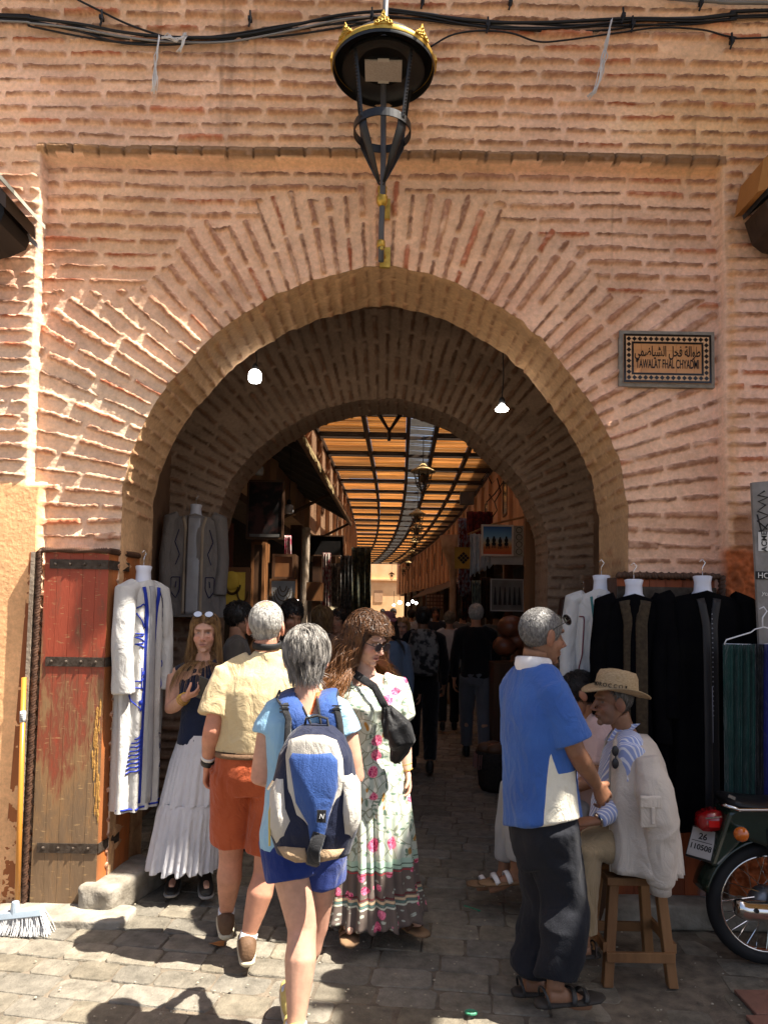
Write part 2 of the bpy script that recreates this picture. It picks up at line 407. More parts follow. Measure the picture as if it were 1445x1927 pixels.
def arch_path(cx, cz, rf, zbot=0.0, n=420, m=60):
    """points of an arch outline from the left foot over the crown to the right foot, with the running length"""
    th = np.linspace(math.pi, 0, n); r = rf(th); x = cx + r * np.cos(th); z = cz + r * np.sin(th)
    zl = np.linspace(zbot, cz, m)[:-1]
    x = np.concatenate([np.full(m - 1, x[0]), x, np.full(m - 1, x[-1])]); z = np.concatenate([zl, z, zl[::-1]])
    t = np.concatenate([[0], np.cumsum(np.hypot(np.diff(x), np.diff(z)))])
    return x, z, t
def soffit(name, cx, cz, rf, y0, y1, parent, seed, cols, ny=64, exp=1.0):
    x, z, t = arch_path(cx, cz, rf)
    ty = np.linspace(0, 1, ny); nx_ = np.gradient(x, t); nz_ = np.gradient(z, t)
    T, U = np.meshgrid(t, ty, indexing='ij'); Yv = y0 + (y1 - y0) * U
    m, r = courses((Yv - y0).ravel(), T.ravel(), .0835, .20, seed, thick=.36)
    f = T.ravel(); y = Yv.ravel()
    rough = n2(f, y, 40, 40, seed + 1, 3); h = .010 * n2(f, y, 3, 5, seed + 2, 3) + m * (.006 + .009 * r + .004 * rough)
    h = h * sstep(0, .03, (y - y0)) * sstep(0, .03, (y1 - y)) * exp
    nxx, nzz = np.repeat(nz_, ny), np.repeat(-nx_, ny)
    V = np.stack([np.repeat(x, ny) + nxx * h, y, np.repeat(z, ny) + nzz * h], 1)
    tint = (.85 + .3 * sstep(-.6, .6, n2(f, y, 2.2, 6, seed + 5, 3)))[:, None]
    col = cols[0][None] * tint; ex = (m * sstep(-.4, .4, n2(f, y, 9, 12, seed + 6, 3) + .1))[:, None] * .8
    col = col * (1 - ex) + cols[1][None] * (.7 + .6 * r)[:, None] * ex
    a = len(x); idx = np.arange(a * ny).reshape(a, ny)
    Fq = np.stack([idx[:-1, :-1], idx[:-1, 1:], idx[1:, 1:], idx[1:, :-1]], -1).reshape(-1, 4)
    me = npmesh(name, V, Fq); set_col(me, np.clip(col, .01, .95)); return link(name, me, WALL_MAT, parent)
Y1 = YW + .55
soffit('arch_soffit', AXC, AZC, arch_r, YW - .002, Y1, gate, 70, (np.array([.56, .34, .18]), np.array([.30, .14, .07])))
# back of the gate wall towards the passage
def ring_wall(name, cx, cz, rf, y, parent, seed, x0, x1, zt, face, cols, pitch=.0895, s=.016, amp=1.0):
    """wall with an arched opening and radiating bricks, at depth y; face=-1 looks to the street"""
    xs = np.arange(x0, x1 + s, s); zs = np.arange(0, zt + s, s); X, Z = np.meshgrid(xs, zs, indexing='ij'); nx, nz = X.shape
    X = X.ravel(); Z = Z.ravel(); dx, dz = X - cx, Z - cz; rho = np.hypot(dx, dz); th = np.arctan2(np.maximum(dz, 0), dx)
    Rb = rf(th); up = dz > 0; d = np.where(up, rho - Rb, np.abs(dx) - rf(np.where(dx > 0, 0., math.pi)))
    near = np.abs(d) < s * .72; k = np.where(up, Rb / np.maximum(rho, 1e-6), 1)
    X2 = np.where(near & up, cx + dx * k, np.where(near & ~up, X - np.sign(dx) * d, X)); Z2 = np.where(near & up, cz + dz * k, Z)
    inside = (d < -s * .05) & ~near
    m2, r2 = courses(rho - R0, np.arctan2(dz, dx) * 1.68, pitch, .26, seed, thick=.42); m1, r1 = courses(X, Z, .0835, .27, seed + 30)
    rad = (rho < 2.3) & (dz > -.1); m = np.where(rad, m2, m1); r = np.where(rad, r2, r1)
    h = .010 * n2(X, Z, 3, 5, seed + 2, 3) + m * (.014 + .012 * r + .004 * n2(X, Z, 40, 40, seed + 1, 3)) * amp
    h = np.where(near, 0, h)
    tint = (.8 + .4 * sstep(-.6, .6, n2(X, Z, 2.2, 6, seed + 5, 3)))[:, None]
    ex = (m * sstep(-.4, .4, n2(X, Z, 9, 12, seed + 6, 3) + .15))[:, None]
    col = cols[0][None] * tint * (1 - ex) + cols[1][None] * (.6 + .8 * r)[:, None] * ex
    idx = np.arange(nx * nz).reshape(nx, nz)
    Fq = np.stack([idx[:-1, :-1], idx[1:, :-1], idx[1:, 1:], idx[:-1, 1:]], -1).reshape(-1, 4); Fq = Fq[~inside[Fq].any(1)]
    used = np.unique(Fq); remap = np.full(nx * nz, -1); remap[used] = np.arange(len(used))
    me = npmesh(name, np.stack([X2, y + face * h, Z2], 1)[used], remap[Fq]); set_col(me, np.clip(col, .01, .95)[used])
    return link(name, me, WALL_MAT, parent)
PX0, PX1 = -1.86, 1.80                       # side walls of the passage
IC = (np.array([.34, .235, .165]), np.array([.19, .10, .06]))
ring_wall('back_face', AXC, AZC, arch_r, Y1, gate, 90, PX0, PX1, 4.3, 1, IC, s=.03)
Y2 = 6.12; C2 = P(722, 1052, Y2); BXC, BZC = C2.x, C2.z
def arch2_r(th):
    return np.interp(th, A2_T, A2_R) + .014 * fbm(np.stack([th * 15, th * 0, th * 0 + 7.7], -1), 2, 9)
A2_T, A2_R = outline([(1029, 1050), (1028, 1006), (1018, 976), (1000, 935), (940, 860), (880, 803), (800, 762), (735, 750), (680, 754), (620, 767), (545, 800), (480, 850), (435, 905), (413, 963), (404, 1050)], Y2, BXC, BZC)
inner = thing('inner_arch', 'shaded second brick arch inside the passage, with radiating bricks', 'archway', (0, Y2, 0))
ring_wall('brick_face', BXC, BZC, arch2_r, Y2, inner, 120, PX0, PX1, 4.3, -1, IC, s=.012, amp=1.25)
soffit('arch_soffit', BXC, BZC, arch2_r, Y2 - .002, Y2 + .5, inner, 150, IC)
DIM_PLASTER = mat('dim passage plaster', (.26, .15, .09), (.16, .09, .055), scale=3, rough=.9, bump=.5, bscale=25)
for x0, x1 in ((PX0 - .3, PX0), (PX1, PX1 + .3)):
    MB().hexa([(x0, Y2 + .5, 0), (x1, Y2 + .5, 0), (x1, Y1 - .04, 0), (x0, Y1 - .04, 0)], [(x0, Y2 + .5, 4.3), (x1, Y2 + .5, 4.3), (x1, Y1 - .04, 4.3), (x0, Y1 - .04, 4.3)]).build('passage_wall', DIM_PLASTER, gate)
MB().box((0, (YW + .2 + Y2 + .45) / 2, 4.5), (5.4, Y2 + .45 - YW - .2, .4)).build('passage_ceiling', DIM_PLASTER, gate)
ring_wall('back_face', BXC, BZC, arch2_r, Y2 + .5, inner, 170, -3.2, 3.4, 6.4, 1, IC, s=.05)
# massive body of the gate above the passage and beside it (hides the sky behind the thin faces)
w = MB()
w.box((0, YW + .45, 5.3), (5.6, .8, .7))
w.box((-2.45, YW + .5, 2.3), (.6, .86, 4.6)); w.box((2.5, YW + .5, 2.3), (.6, .86, 4.6))
w.box((0, Y2 + .25, 5.6), (6.4, .44, 2.2)); w.box((-2.6, Y2 + .25, 2.2), (1.4, .44, 4.6)); w.box((2.6, Y2 + .25, 2.2), (1.4, .44, 4.6))
w.build('wall_core', DIM_PLASTER, gate)

for (x0, x1, lab) in ((-9.0, -2.752, 'plain peach plastered house wall continuing left of the gateway'), (2.852, 9.0, 'plain peach plastered house wall continuing right of the gateway')):
    fw = thing('house_wall', lab, 'wall', ((x0 + x1) / 2, YW, 0)); xs = np.arange(x0, x1 + .04, .04); zs = np.arange(0, 5.7, .04); X, Z = np.meshgrid(xs, zs, indexing='ij'); nx, nz = X.shape; X, Z = np.clip(X.ravel(), x0, x1), Z.ravel()
    h = .075 + .012 * n2(X, Z, 2.5, 2.5, 81, 3); c = np.array([.72, .42, .23])[None] * (.85 + .3 * sstep(-.5, .5, n2(X, Z, 1.2, .8, 82, 4)))[:, None]; idx = np.arange(nx * nz).reshape(nx, nz)
    me = npmesh('plaster_face', np.stack([X, YW - h, Z], 1), np.stack([idx[:-1, :-1], idx[1:, :-1], idx[1:, 1:], idx[:-1, 1:]], -1).reshape(-1, 4)); set_col(me, c); link('plaster_face', me, WALL_MAT, fw)
    MB().box(((x0 + x1) / 2, YW + .3, 2.9), (x1 - x0, .5, 5.8)).build('wall_core', DIM_PLASTER, fw)
# ================================================================ ground
GROUND_MAT = mat('sandy joint dust', (.19, .155, .115), (.10, .083, .062), scale=14, rough=.95, bump=.8, bscale=90)
o = MB().add([(-60, -40, -.009), (60, -40, -.009), (60, 140, -.009), (-60, 140, -.009)], [(0, 1, 2, 3)]).build('ground', GROUND_MAT); tag(o, kind='structure')
def paving():
    """worn stone setts, each with its own slight tilt, tone and rounded edge"""
    V = []; Fc = []; Cc = []; n = 0
    ang = R(-7); ca, sa = math.cos(ang), math.sin(ang)
    y = -2.0
    row = 0
    while y < 16.0:
        d = .150 + .03 * random.random(); x = -6.0 + random.random() * .2
        far = y > 6.3
        while x < 6.0:
            wd = .19 + .10 * random.random()
            if -3.3 < x < 3.4:
                g = .0035 + .002 * random.random(); cx, cy, hx, hy = x + wd / 2, y + d / 2, wd / 2 - g, d / 2 - g
                k = 8
                # rounded rectangle ring
                pts = []
                rr = .016 + .02 * random.random()
                for (sx, sy, a0) in ((1, 1, 0), (-1, 1, 90), (-1, -1, 180), (1, -1, 270)):
                    for a in ((10, 80) if far else (0, 30, 60, 90)):
                        aa = R(a0 + a); pts.append((sx * (hx - rr) + rr * math.cos(aa), sy * (hy - rr) + rr * math.sin(aa)))
                pts = np.array(pts); m = len(pts)
                pts = pts + (rng.random(pts.shape) - .5) * .009
                tx, ty, dz = (random.random() - .5) * .03, (random.random() - .5) * .03, (random.random() - .5) * .006
                def put(sc, z):
                    q = pts * sc; zz = z + q[:, 0] * tx + q[:, 1] * ty + dz
                    return np.stack([q[:, 0] + cx, q[:, 1] + cy, zz], 1)
                rings = [put(1.0, -.02), put(1.0, -.006), put(.965, .0)]
                c = put(0, .0005)[:1]; v = np.concatenate(rings + [c]); v[:, :2] += .012 * np.stack([np.sin(v[:, 1] * 2.1 + 1), np.sin(v[:, 0] * 1.7)], 1)
                X = v[:, 0] * ca - v[:, 1] * sa; Yy = v[:, 0] * sa + v[:, 1] * ca; v = np.stack([X, Yy + .15, v[:, 2]], 1)
                for q in range(2):
                    for i in range(m): Fc.append((n + q * m + i, n + q * m + (i + 1) % m, n + (q + 1) * m + (i + 1) % m, n + (q + 1) * m + i))
                for i in range(m): Fc.append((n + 2 * m + i, n + 2 * m + (i + 1) % m, n + 3 * m))
                t = .15 + .085 * random.random(); hue = random.random()
                c = np.array([t, t * (.86 + .05 * hue), t * (.63 + .12 * hue)])
                V.append(v); Cc.append(np.repeat(c[None], len(v), 0)); n += len(v)
            x += wd
        y += d; row += 1
    V = np.concatenate(V); Cc = np.concatenate(Cc)
    V[:, 2] += .012 * n2(V[:, 0], V[:, 1], .8, .8, 5) - .004
    me = bpy.data.meshes.new('stone_paving'); me.from_pydata(V.tolist(), [], Fc); set_col(me, Cc)
    m = attr_mat('worn paving stone', rough=.8, bump=1.0, bscale=30, bdist=.016, vary=.38, vscale=12, spec=.3)
    return link('stone_paving', me, m)
tag(paving(), kind='structure')
STONE = mat('pale kerb stone', (.32, .29, .24), (.19, .165, .13), scale=9, rough=.9, bump=.8, bscale=35)
# raised kerb along the shop at the right, red tiles below it
def lump(c, d, rot=0., seed=0, amp=.02, n=10):
    """rough block of stone"""
    u = np.linspace(-1, 1, n)
    mb = MB(); c = np.array(c, float); h = np.array(d, float) / 2
    for ax in range(3):
        for sgn in (-1, 1):
            A, B = np.meshgrid(u, u, indexing='ij'); q = np.zeros((n, n, 3)); q[..., ax] = sgn; q[..., (ax + 1) % 3] = A; q[..., (ax + 2) % 3] = B * (1 if sgn > 0 else -1)
            s = q / (np.abs(q) ** 8).sum(-1, keepdims=True) ** (1 / 8.)
            w_ = s * h; nn = fbm(w_.reshape(-1, 3) * 9 + seed * 3.1, 3, seed).reshape(n, n); w_ = w_ * (1 + amp * nn / h.max() * 2)[..., None]
            ca, sa = math.cos(rot), math.sin(rot); w_ = np.stack([w_[..., 0] * ca - w_[..., 1] * sa, w_[..., 0] * sa + w_[..., 1] * ca, w_[..., 2]], -1)
            mb.grid(w_ + c)
    return mb
a, b = G(1130, 1690), G(1445, 1700)
KY = 4.02
tag(lump((2.0, 4.02, .06), (1.9, .34, .14), 0, 3, .012, 22).build('kerb', STONE, smooth=True), kind='structure')
tag(lump((1.35, 4.42, .04), (.5, .5, .10), 0, 8, .012, 14).build('kerb', STONE, smooth=True), kind='structure')
tile = mat('worn red pavers', (.27, .13, .09), (.20, .10, .07), scale=7, rough=.85, bump=.6, bscale=40)
m = MB()
for i in range(6):
    for j in range(6):
        c = Vector((1.62 + i * .20 + .05 * (j % 2), 2.15 + j * .2)); m.box((c.x, c.y, .004), (.192, .192, .016))
tag(m.build('red_pavers', tile, bevel=.004), kind='structure')
# unseen canopy added above the frame, its outline shaped to cast the street shade
def canopy():
    root = thing('shade_canopy', 'unseen reed matting added over the street, shaped to throw the broad shade', 'canopy', (4, 2, 6.5))
    REED = mat('reed matting', (.34, .24, .12), (.22, .15, .07), scale=20, rough=.9)
    H = 6.5
    edge = [(-7, 3.64), (-.7, 3.60), (-.1, 3.56), (.55, 3.53), (.95, 3.48), (1.25, 3.24), (1.5, 3.09), (2.0, 2.98), (2.4, 2.96), (3.2, 2.95)]
    m = MB()
    # along the gate wall, with two pinholes left of the sign
    for (p, q) in zip(edge[:-1], edge[1:]):
        m.hexa([(p[0], p[1], H), (q[0], q[1], H), (q[0], 4.2, H), (p[0], 4.2, H)], [(p[0], p[1], H + .02), (q[0], q[1], H + .02), (q[0], 4.2, H + .02), (p[0], 4.2, H + .02)])
    holes = [(3.60, 3.92, 1.84, 2.10), (3.21, 3.30, 3.40, 3.46)]  # openings placed to let sun patches reach the paving and wall
    xs = sorted({3.2, 9.0} | {h[0] for h in holes} | {h[1] for h in holes}); ys = sorted({-6.0, 4.2} | {h[2] for h in holes} | {h[3] for h in holes})
    for i in range(len(xs) - 1):
        for j in range(len(ys) - 1):
            cx, cy = (xs[i] + xs[i + 1]) / 2, (ys[j] + ys[j + 1]) / 2
            if any(h[0] < cx < h[1] and h[2] < cy < h[3] for h in holes): continue
            m.box((cx, cy, H + .01), (xs[i + 1] - xs[i], ys[j + 1] - ys[j], .02))
    m.build('matting', REED, root)
    m = MB()
    for y in (-4, -1, 2, 4.1): m.tube([(3.1, y, H + .06), (9.2, y, H + .06)], .04, 8)
    m.build('pole', WOOD, root)
canopy()
# ================================================================ the covered market street behind the gate
ROOF_Z = 5.65
def cx_(y):
    """centre line of the street, bending away to the left"""
    return .0246 * y - (.00164 * (y - 20) ** 2 if y > 20 else 0)
def tan_(y): return (cx_(y + .1) - cx_(y - .1)) / .2
PEACH = mat('peach lime wash', (.52, .31, .175), (.40, .225, .12), scale=2, rough=.9, bump=.3, bscale=20)
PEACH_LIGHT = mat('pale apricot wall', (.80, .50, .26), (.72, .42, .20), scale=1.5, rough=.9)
def slat_material():
    m, t, b = nodes('sunlit cane')
    b.inputs['Base Color'].default_value = (.50, .27, .07, 1); b.inputs['Roughness'].default_value = .7
    tc = N(t, 'ShaderNodeTexCoord'); mp = N(t, 'ShaderNodeMapping'); mp.inputs['Scale'].default_value = (.5, 30, 1)
    nz = N(t, 'ShaderNodeTexNoise', i_Scale=1.5, i_Detail=3.0); t.links.new(tc.outputs['Object'], mp.inputs[0]); t.links.new(mp.outputs[0], nz.inputs[0])
    cr = N(t, 'ShaderNodeValToRGB'); cr.color_ramp.elements[0].position = .3; cr.color_ramp.elements[1].position = .7
    cr.color_ramp.elements[0].color = (.34, .18, .065, 1); cr.color_ramp.elements[1].color = (.66, .43, .20, 1)
    oi = N(t, 'ShaderNodeObjectInfo'); ge = N(t, 'ShaderNodeNewGeometry'); ad = N(t, 'ShaderNodeMath', operation='MULTIPLY_ADD'); ad.inputs[1].default_value = .5; t.links.new(oi.outputs['Random'], ad.inputs[0]); ad.inputs[2].default_value = .55
    a2 = N(t, 'ShaderNodeMath', operation='MULTIPLY_ADD'); t.links.new(ge.outputs['Random Per Island'], a2.inputs[0]); a2.inputs[1].default_value = .45; t.links.new(ad.outputs[0], a2.inputs[2])
    t.links.new(nz.outputs[0], cr.inputs[0]); vm = N(t, 'ShaderNodeVectorMath', operation='SCALE'); t.links.new(cr.outputs[0], vm.inputs[0]); t.links.new(a2.outputs[0], vm.inputs['Scale']); cr = vm; t.links.new(cr.outputs[0], b.inputs['Base Color'])
    tr = N(t, 'ShaderNodeBsdfTranslucent'); t.links.new(cr.outputs[0], tr.inputs[0])
    mx = N(t, 'ShaderNodeMixShader'); mx.inputs[0].default_value = .6
    t.links.new(b.outputs[0], mx.inputs[1]); t.links.new(tr.outputs[0], mx.inputs[2]); t.links.new(mx.outputs[0], t.nodes['Material Output'].inputs[0])
    return m
CANE = slat_material()
BEAM = mat('dark roof beam', (.055, .03, .015), (.03, .016, .008), scale=5, rough=.7)
def roof():
    root = thing('slatted_roof', 'long slatted cane roof over the market street, glowing orange between dark beams', 'roof', (cx_(20), 20, ROOF_Z))
    ys = [6.7 + 1.9 * i for i in range(29)]
    XL, XR = -1.95, 2.5
    cols = [-1.95, -.83, .10, .72, 1.62, 2.5]          # longitudinal beams; the strip .10-.72 is open lattice
    for c in cols:
        pts = [(cx_(y) + c, y, ROOF_Z) for y in ys]
        m = MB(); rings = []
        for p in pts: rings.append([(p[0] - .045, p[1], p[2] - .05), (p[0] + .045, p[1], p[2] - .05), (p[0] + .045, p[1], p[2] + .08), (p[0] - .045, p[1], p[2] + .08)])
        m.loft(rings); m.build('beam', BEAM, root)
    for y in ys:
        MB().box((cx_(y) + (XL + XR) / 2, y, ROOF_Z - .01), (XR - XL - .01, .06, .07)).build('cross_beam', BEAM, root)
    for i, y0 in enumerate(ys[:-1]):
        for j in range(5):
            a, b = cols[j] + .05, cols[j + 1] - .05; y1 = y0 + 1.9
            m = MB()
            if j == 2:
                step = 1.9 / 34
                for q in range(34):
                    yy = y0 + .05 + q * step
                    if random.random() < .22: continue
                    m.hexa([(cx_(yy) + a, yy, ROOF_Z + .03), (cx_(yy) + b, yy + .10, ROOF_Z + .03), (cx_(yy) + b, yy + .122, ROOF_Z + .03), (cx_(yy) + a, yy + .022, ROOF_Z + .03)],
                           [(cx_(yy) + a, yy, ROOF_Z + .05), (cx_(yy) + b, yy + .10, ROOF_Z + .042), (cx_(yy) + b, yy + .122, ROOF_Z + .042), (cx_(yy) + a, yy + .022, ROOF_Z + .042)])
                m.build('lattice_panel', mat('grey lattice lath', (.11, .095, .08), (.07, .06, .05), scale=9), root); continue
            # cane laths
            n = 11 if i < 9 else 7; yy0 = y0 + .06; L = 1.9 - .12; st = L / n
            for q in range(n):
                yy = yy0 + (q + .5) * st + random.uniform(-.006, .006); z = ROOF_Z + .07 + random.uniform(-.008, .008)
                c = cx_(yy); wd = st * random.uniform(.58, .74)
                m.hexa([(c + a, yy - wd / 2, z), (c + b, yy - wd / 2, z), (c + b, yy + wd / 2, z), (c + a, yy + wd / 2, z)],
                       [(c + a, yy - wd / 2, z + .03), (c + b, yy - wd / 2, z + .03), (c + b, yy + wd / 2, z + .03), (c + a, yy + wd / 2, z + .03)])
            m.build('cane_panel', CANE, root)
            # fretwork board: two rails and rows of small bars leaving pierced holes
            m = MB(); ya, yb = y1 - .42, y1 - .05; z = ROOF_Z + .0
            c = cx_(y1 - .2)
            m.box((c + (a + b) / 2, ya + .03, z), (b - a, .06, .02)); m.box((c + (a + b) / 2, yb - .03, z), (b - a, .06, .02))
            if i < 10:
                nx = int((b - a) / .07)
                for q in range(nx + 1):
                    xx = c + a + (b - a) * q / nx
                    for s_ in (-1, 1):
                        m.box((xx, (ya + yb) / 2, z + .001 * s_), (.035, .34, .014), [[math.cos(s_ * .55), -math.sin(s_ * .55), 0], [math.sin(s_ * .55), math.cos(s_ * .55), 0], [0, 0, 1]])
                m.box((c + a + .06, (ya + yb) / 2, z + .003), (.12, .26, .012)); m.box((c + b - .06, (ya + yb) / 2, z + .003), (.12, .26, .012))
            else: m.box((c + (a + b) / 2, (ya + yb) / 2, z), (b - a, .3, .016))
            m.build('fretwork_board', BEAM, root)
    # solid boarding beside the lath roof, out to the house walls
    return root
roof()
def strip_wall(x, y0, y1, z0, z1, th, n=None, off=0.0):
    """wall following the bend of the street; x relative to the centre line; th signed thickness"""
    n = n or max(2, int((y1 - y0) / 2)); ys = np.linspace(y0, y1, n + 1); m = MB()
    rings = [[(cx_(y) + x, y, z0), (cx_(y) + x + th, y, z0), (cx_(y) + x + th, y, z1), (cx_(y) + x, y, z1)] for y in ys]
    return m.loft(rings)
# ---- row of houses on the left and on the right
def house_row(side, x, label, z_shop):
    root = thing('market_house', label, 'building', (cx_(12) + x, 12, 0))
    strip_wall(x, 6.62, 62, z_shop, 6.6, side * .35, 40).build('wall', PEACH, root)
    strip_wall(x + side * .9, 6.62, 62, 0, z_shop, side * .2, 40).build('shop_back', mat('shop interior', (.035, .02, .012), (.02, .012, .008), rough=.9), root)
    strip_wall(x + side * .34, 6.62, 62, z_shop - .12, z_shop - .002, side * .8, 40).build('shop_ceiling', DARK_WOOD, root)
    for k, y in enumerate(np.arange(6.66, 60, 1.9)):   # pilasters against the upper wall, posts below
        MB().box((cx_(y) + x - side * .045, y, (z_shop + 5.5) / 2), (.09, .22, 5.5 - z_shop)).build('pilaster', PEACH, root)
    for k, y in enumerate(np.arange(6.75, 58, 3.6)):
        MB().box((cx_(y) + x + side * .12, y, z_shop / 2), (.22, .2, z_shop)).build('shop_post', DARK_WOOD, root)
    for k, y in enumerate(np.arange(9.5, 56, 3.8)):
        f = MB(); xx = cx_(y) + x - side * .012
        for dz in (-.42, .42): f.box((xx, y, 4.45 + dz), (.05, .62, .06))
        for dy in (-.28, .28): f.box((xx, y + dy, 4.45), (.05, .06, .78))
        w = f.build('window', DARK_WOOD, root)
        MB().box((xx + side * .004, y, 4.45), (.03, .5, .78)).build('pane', mat('dark window glass', (.02, .02, .025), rough=.15, spec=.5), w)
    return root
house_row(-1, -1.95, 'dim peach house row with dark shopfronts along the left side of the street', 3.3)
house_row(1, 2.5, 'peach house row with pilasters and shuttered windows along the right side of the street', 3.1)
# ---- house closing the far end
def end_house():
    y = 66; x = cx_(62)
    root = thing('end_house', 'sunlit apricot house with a blind arch closing the far end of the street', 'building', (x, y, 0))
    MB().box((x, y + .2, 4), (26, .4, 8)).build('wall', PEACH_LIGHT, root)
    MB().box((x, y - .12, 4.55), (26, .24, .14)).build('cornice', PEACH_LIGHT, root)
    m = MB(); a = np.linspace(0, math.pi, 14); pts = [(x - .9 + .9 * math.cos(t), y - .05, 1.9 + .9 * math.sin(t)) for t in a]
    m.tube(pts, .09, 6); m.tube([(x, y - .05, 0), (x, y - .05, 1.9)], .09, 6); m.tube([(x - 1.8, y - .05, 0), (x - 1.8, y - .05, 1.9)], .09, 6)
    m.build('blind_arch', PEACH, root)
    m = MB(); m.box((x + .9, y - .02, 3.0), (.8, .05, 1.1)); m.build('shutter', PEACH, root)
end_house()
# ---- lean-to awning of corrugated tin over the left shops
def awning_left():
    root = thing('shop_awning', 'dark corrugated awning sloping over the left shopfronts, fringed edge', 'awning', (cx_(7) - 1.5, 7, 3.4))
    m = MB(); ys = np.arange(6.65, 14.2, .05)
    rows = []
    for y in ys:
        w = .022 * math.sin(y * 2 * math.pi / .16)
        rows.append([(cx_(y) - 1.02, y, 3.40 + w), (cx_(y) - 1.95, y, 3.9 + w), (cx_(y) - 1.95, y, 3.93 + w), (cx_(y) - 1.02, y, 3.43 + w)])
    m.loft(rows); m.build('corrugated_sheet', mat('sooty tin', (.05, .035, .025), (.03, .02, .015), scale=8, rough=.7), root)
    m = MB(); m.tube([(cx_(y) - 1.03, y, 3.36) for y in (6.65, 9, 11.5, 14.15)], .035, 8); m.build('edge_rail', WOOD, root)
    m = MB()
    for y in np.arange(6.7, 10.2, .032):
        l = random.uniform(.04, .11); m.tube([(cx_(y) - 1.0, y, 3.40), (cx_(y) - .985, y + .006, 3.40 - l)], [.006, .003], 4)
    m.build('fringe', mat('dry straw', (.45, .33, .16), rough=.9), root)
    for y in (7.0, 10.4, 14.0): MB().tube([(cx_(y) - 1.93, y, 2.9), (cx_(y) - 1.06, y, 3.36)], .025, 6).build('bracket', DARK_WOOD, root)
awning_left()
def awning_right():
    root = thing('shop_awning', 'sagging dark awning over the right shopfronts far down the street', 'awning', (cx_(22) + 2.2, 22, 2.8))
    m = MB(); rows = []
    for y in np.arange(19, 44, .5):
        rows.append([(cx_(y) + 1.55, y, 2.45), (cx_(y) + 2.5, y, 3.05), (cx_(y) + 2.5, y, 3.10), (cx_(y) + 1.55, y, 2.50)])
    m.loft(rows); m.build('canvas', mat('dusty canvas', (.12, .08, .05), rough=.9), root)
    for y in (19.2, 27, 35, 43): MB().tube([(cx_(y) + 2.46, y, 2.5), (cx_(y) + 1.6, y, 2.44)], .02, 6).build('bracket', DARK_WOOD, root)
awning_right()
# ---- lanterns hanging down the middle of the roof
def souk_lantern():
    t = thing('hanging_lantern', '', 'lantern', (0, 0, 0))
    m = MB(); m.lathe((0, 0, 0), [(.005, .34), (.05, .33), (.10, .27), (.30, .15), (.31, .12), (.29, .125)], 20); m.build('hood', mat('dusty brass hood', (.42, .30, .12), (.25, .17, .07), scale=12, rough=.6, metal=.3), t, smooth=True)
    m = MB()
    for k in range(6):
        a = k * math.pi / 3; m.tube([(.22 * math.cos(a), .22 * math.sin(a), .12), (.15 * math.cos(a), .15 * math.sin(a), -.22), (.02 * math.cos(a), .02 * math.sin(a), -.38)], .013, 5)
    m.tube([(.19 * math.cos(a), .19 * math.sin(a), -.02) for a in np.linspace(0, 2 * math.pi, 19)], .012, 5); m.tube([(.15 * math.cos(a), .15 * math.sin(a), -.22) for a in np.linspace(0, 2 * math.pi, 19)], .012, 5)
    m.build('cage', BLACK_METAL, t)
    MB().tube([(0, 0, -.36), (0, 0, -.48)], [.03, .012], 8).build('finial', BLACK_METAL, t)
    MB().lathe((0, 0, 0), [(.02, .10), (.07, .06), (.085, -.05), (.06, -.12), (.01, -.15)], 12).build('glass', mat('smoked lantern glass', (.10, .09, .07), rough=.2), t, smooth=True)
    MB().tube([(0, 0, .33), (0, 0, 1.02)], .012, 6).build('stem', BLACK_METAL, t)
    return t
def copy_tree(o, parent=None, mi=None):
    c = o.copy(); COL.objects.link(c)
    if parent is not None: c.parent = parent; c.matrix_parent_inverse = o.matrix_parent_inverse.copy()
    for ch in list(o.children): copy_tree(ch, c)
    return c
lan = souk_lantern()
LN = [(797, 815, 15.2, 'nearest'), (786, 938, 22, 'second'), (784, 966, 25.8, 'third'), (780, 998, 31, 'fourth'), (776, 1022, 36.5, 'fifth'), (768, 1046, 44, 'sixth'), (760, 1062, 51, 'seventh'), (737, 1075, 58, 'eighth')]
for i, (px, py, y, w_) in enumerate(LN):
    o = lan if i == 0 else copy_tree(lan)
    p = P(px, py, y); o.location = (p.x, y, ROOF_Z - .15 - .95)
    s = .88; o.scale = (s, s, s)
    tag(o, 'brass hooded black lantern hanging from the slatted roof, %s from the gate' % w_, 'lantern', 'lanterns hanging down the middle of the street')
def bracket_lantern():
    c = P(733, 775, 8.6)
    t = thing('hanging_lantern', 'black openwork lantern frame seen cut off under the crown of the inner arch', 'lantern', c)
    m = MB()
    m.tube([(c.x + .22 * math.cos(a), c.y + .22 * math.sin(a), c.z + .06) for a in np.linspace(0, 2 * math.pi, 19)], .016, 5)
    for a in (.5, 2.6, 3.7, 5.7): m.tube([(c.x + .22 * math.cos(a), c.y + .22 * math.sin(a), c.z + .06), (c.x + .13 * math.cos(a), c.y + .13 * math.sin(a), c.z - .06), (c.x, c.y, c.z - .24)], .016, 6)
    m.build('cage', BLACK_METAL, t)
    MB().tube([(c.x, c.y, c.z - .2), (c.x, c.y, c.z - .36)], [.024, .02], 8).build('finial', BLACK_METAL, t)
    m = MB()
    for a in (.5, 2.6, 3.7, 5.7): m.tube([(c.x + .22 * math.cos(a), c.y + .22 * math.sin(a), c.z + .06), (c.x + .27 * math.cos(a), c.y + .27 * math.sin(a), c.z + .5)], .012, 6)
    m.lathe((c.x, c.y, c.z + .5), [(.36, 0), (.36, .02), (.1, .16), (.01, .2)], 20)
    m.tube([(c.x, c.y, c.z + .7), (c.x, c.y, ROOF_Z + .05)], .014, 6); m.build('hood', BLACK_METAL, t)
bracket_lantern()
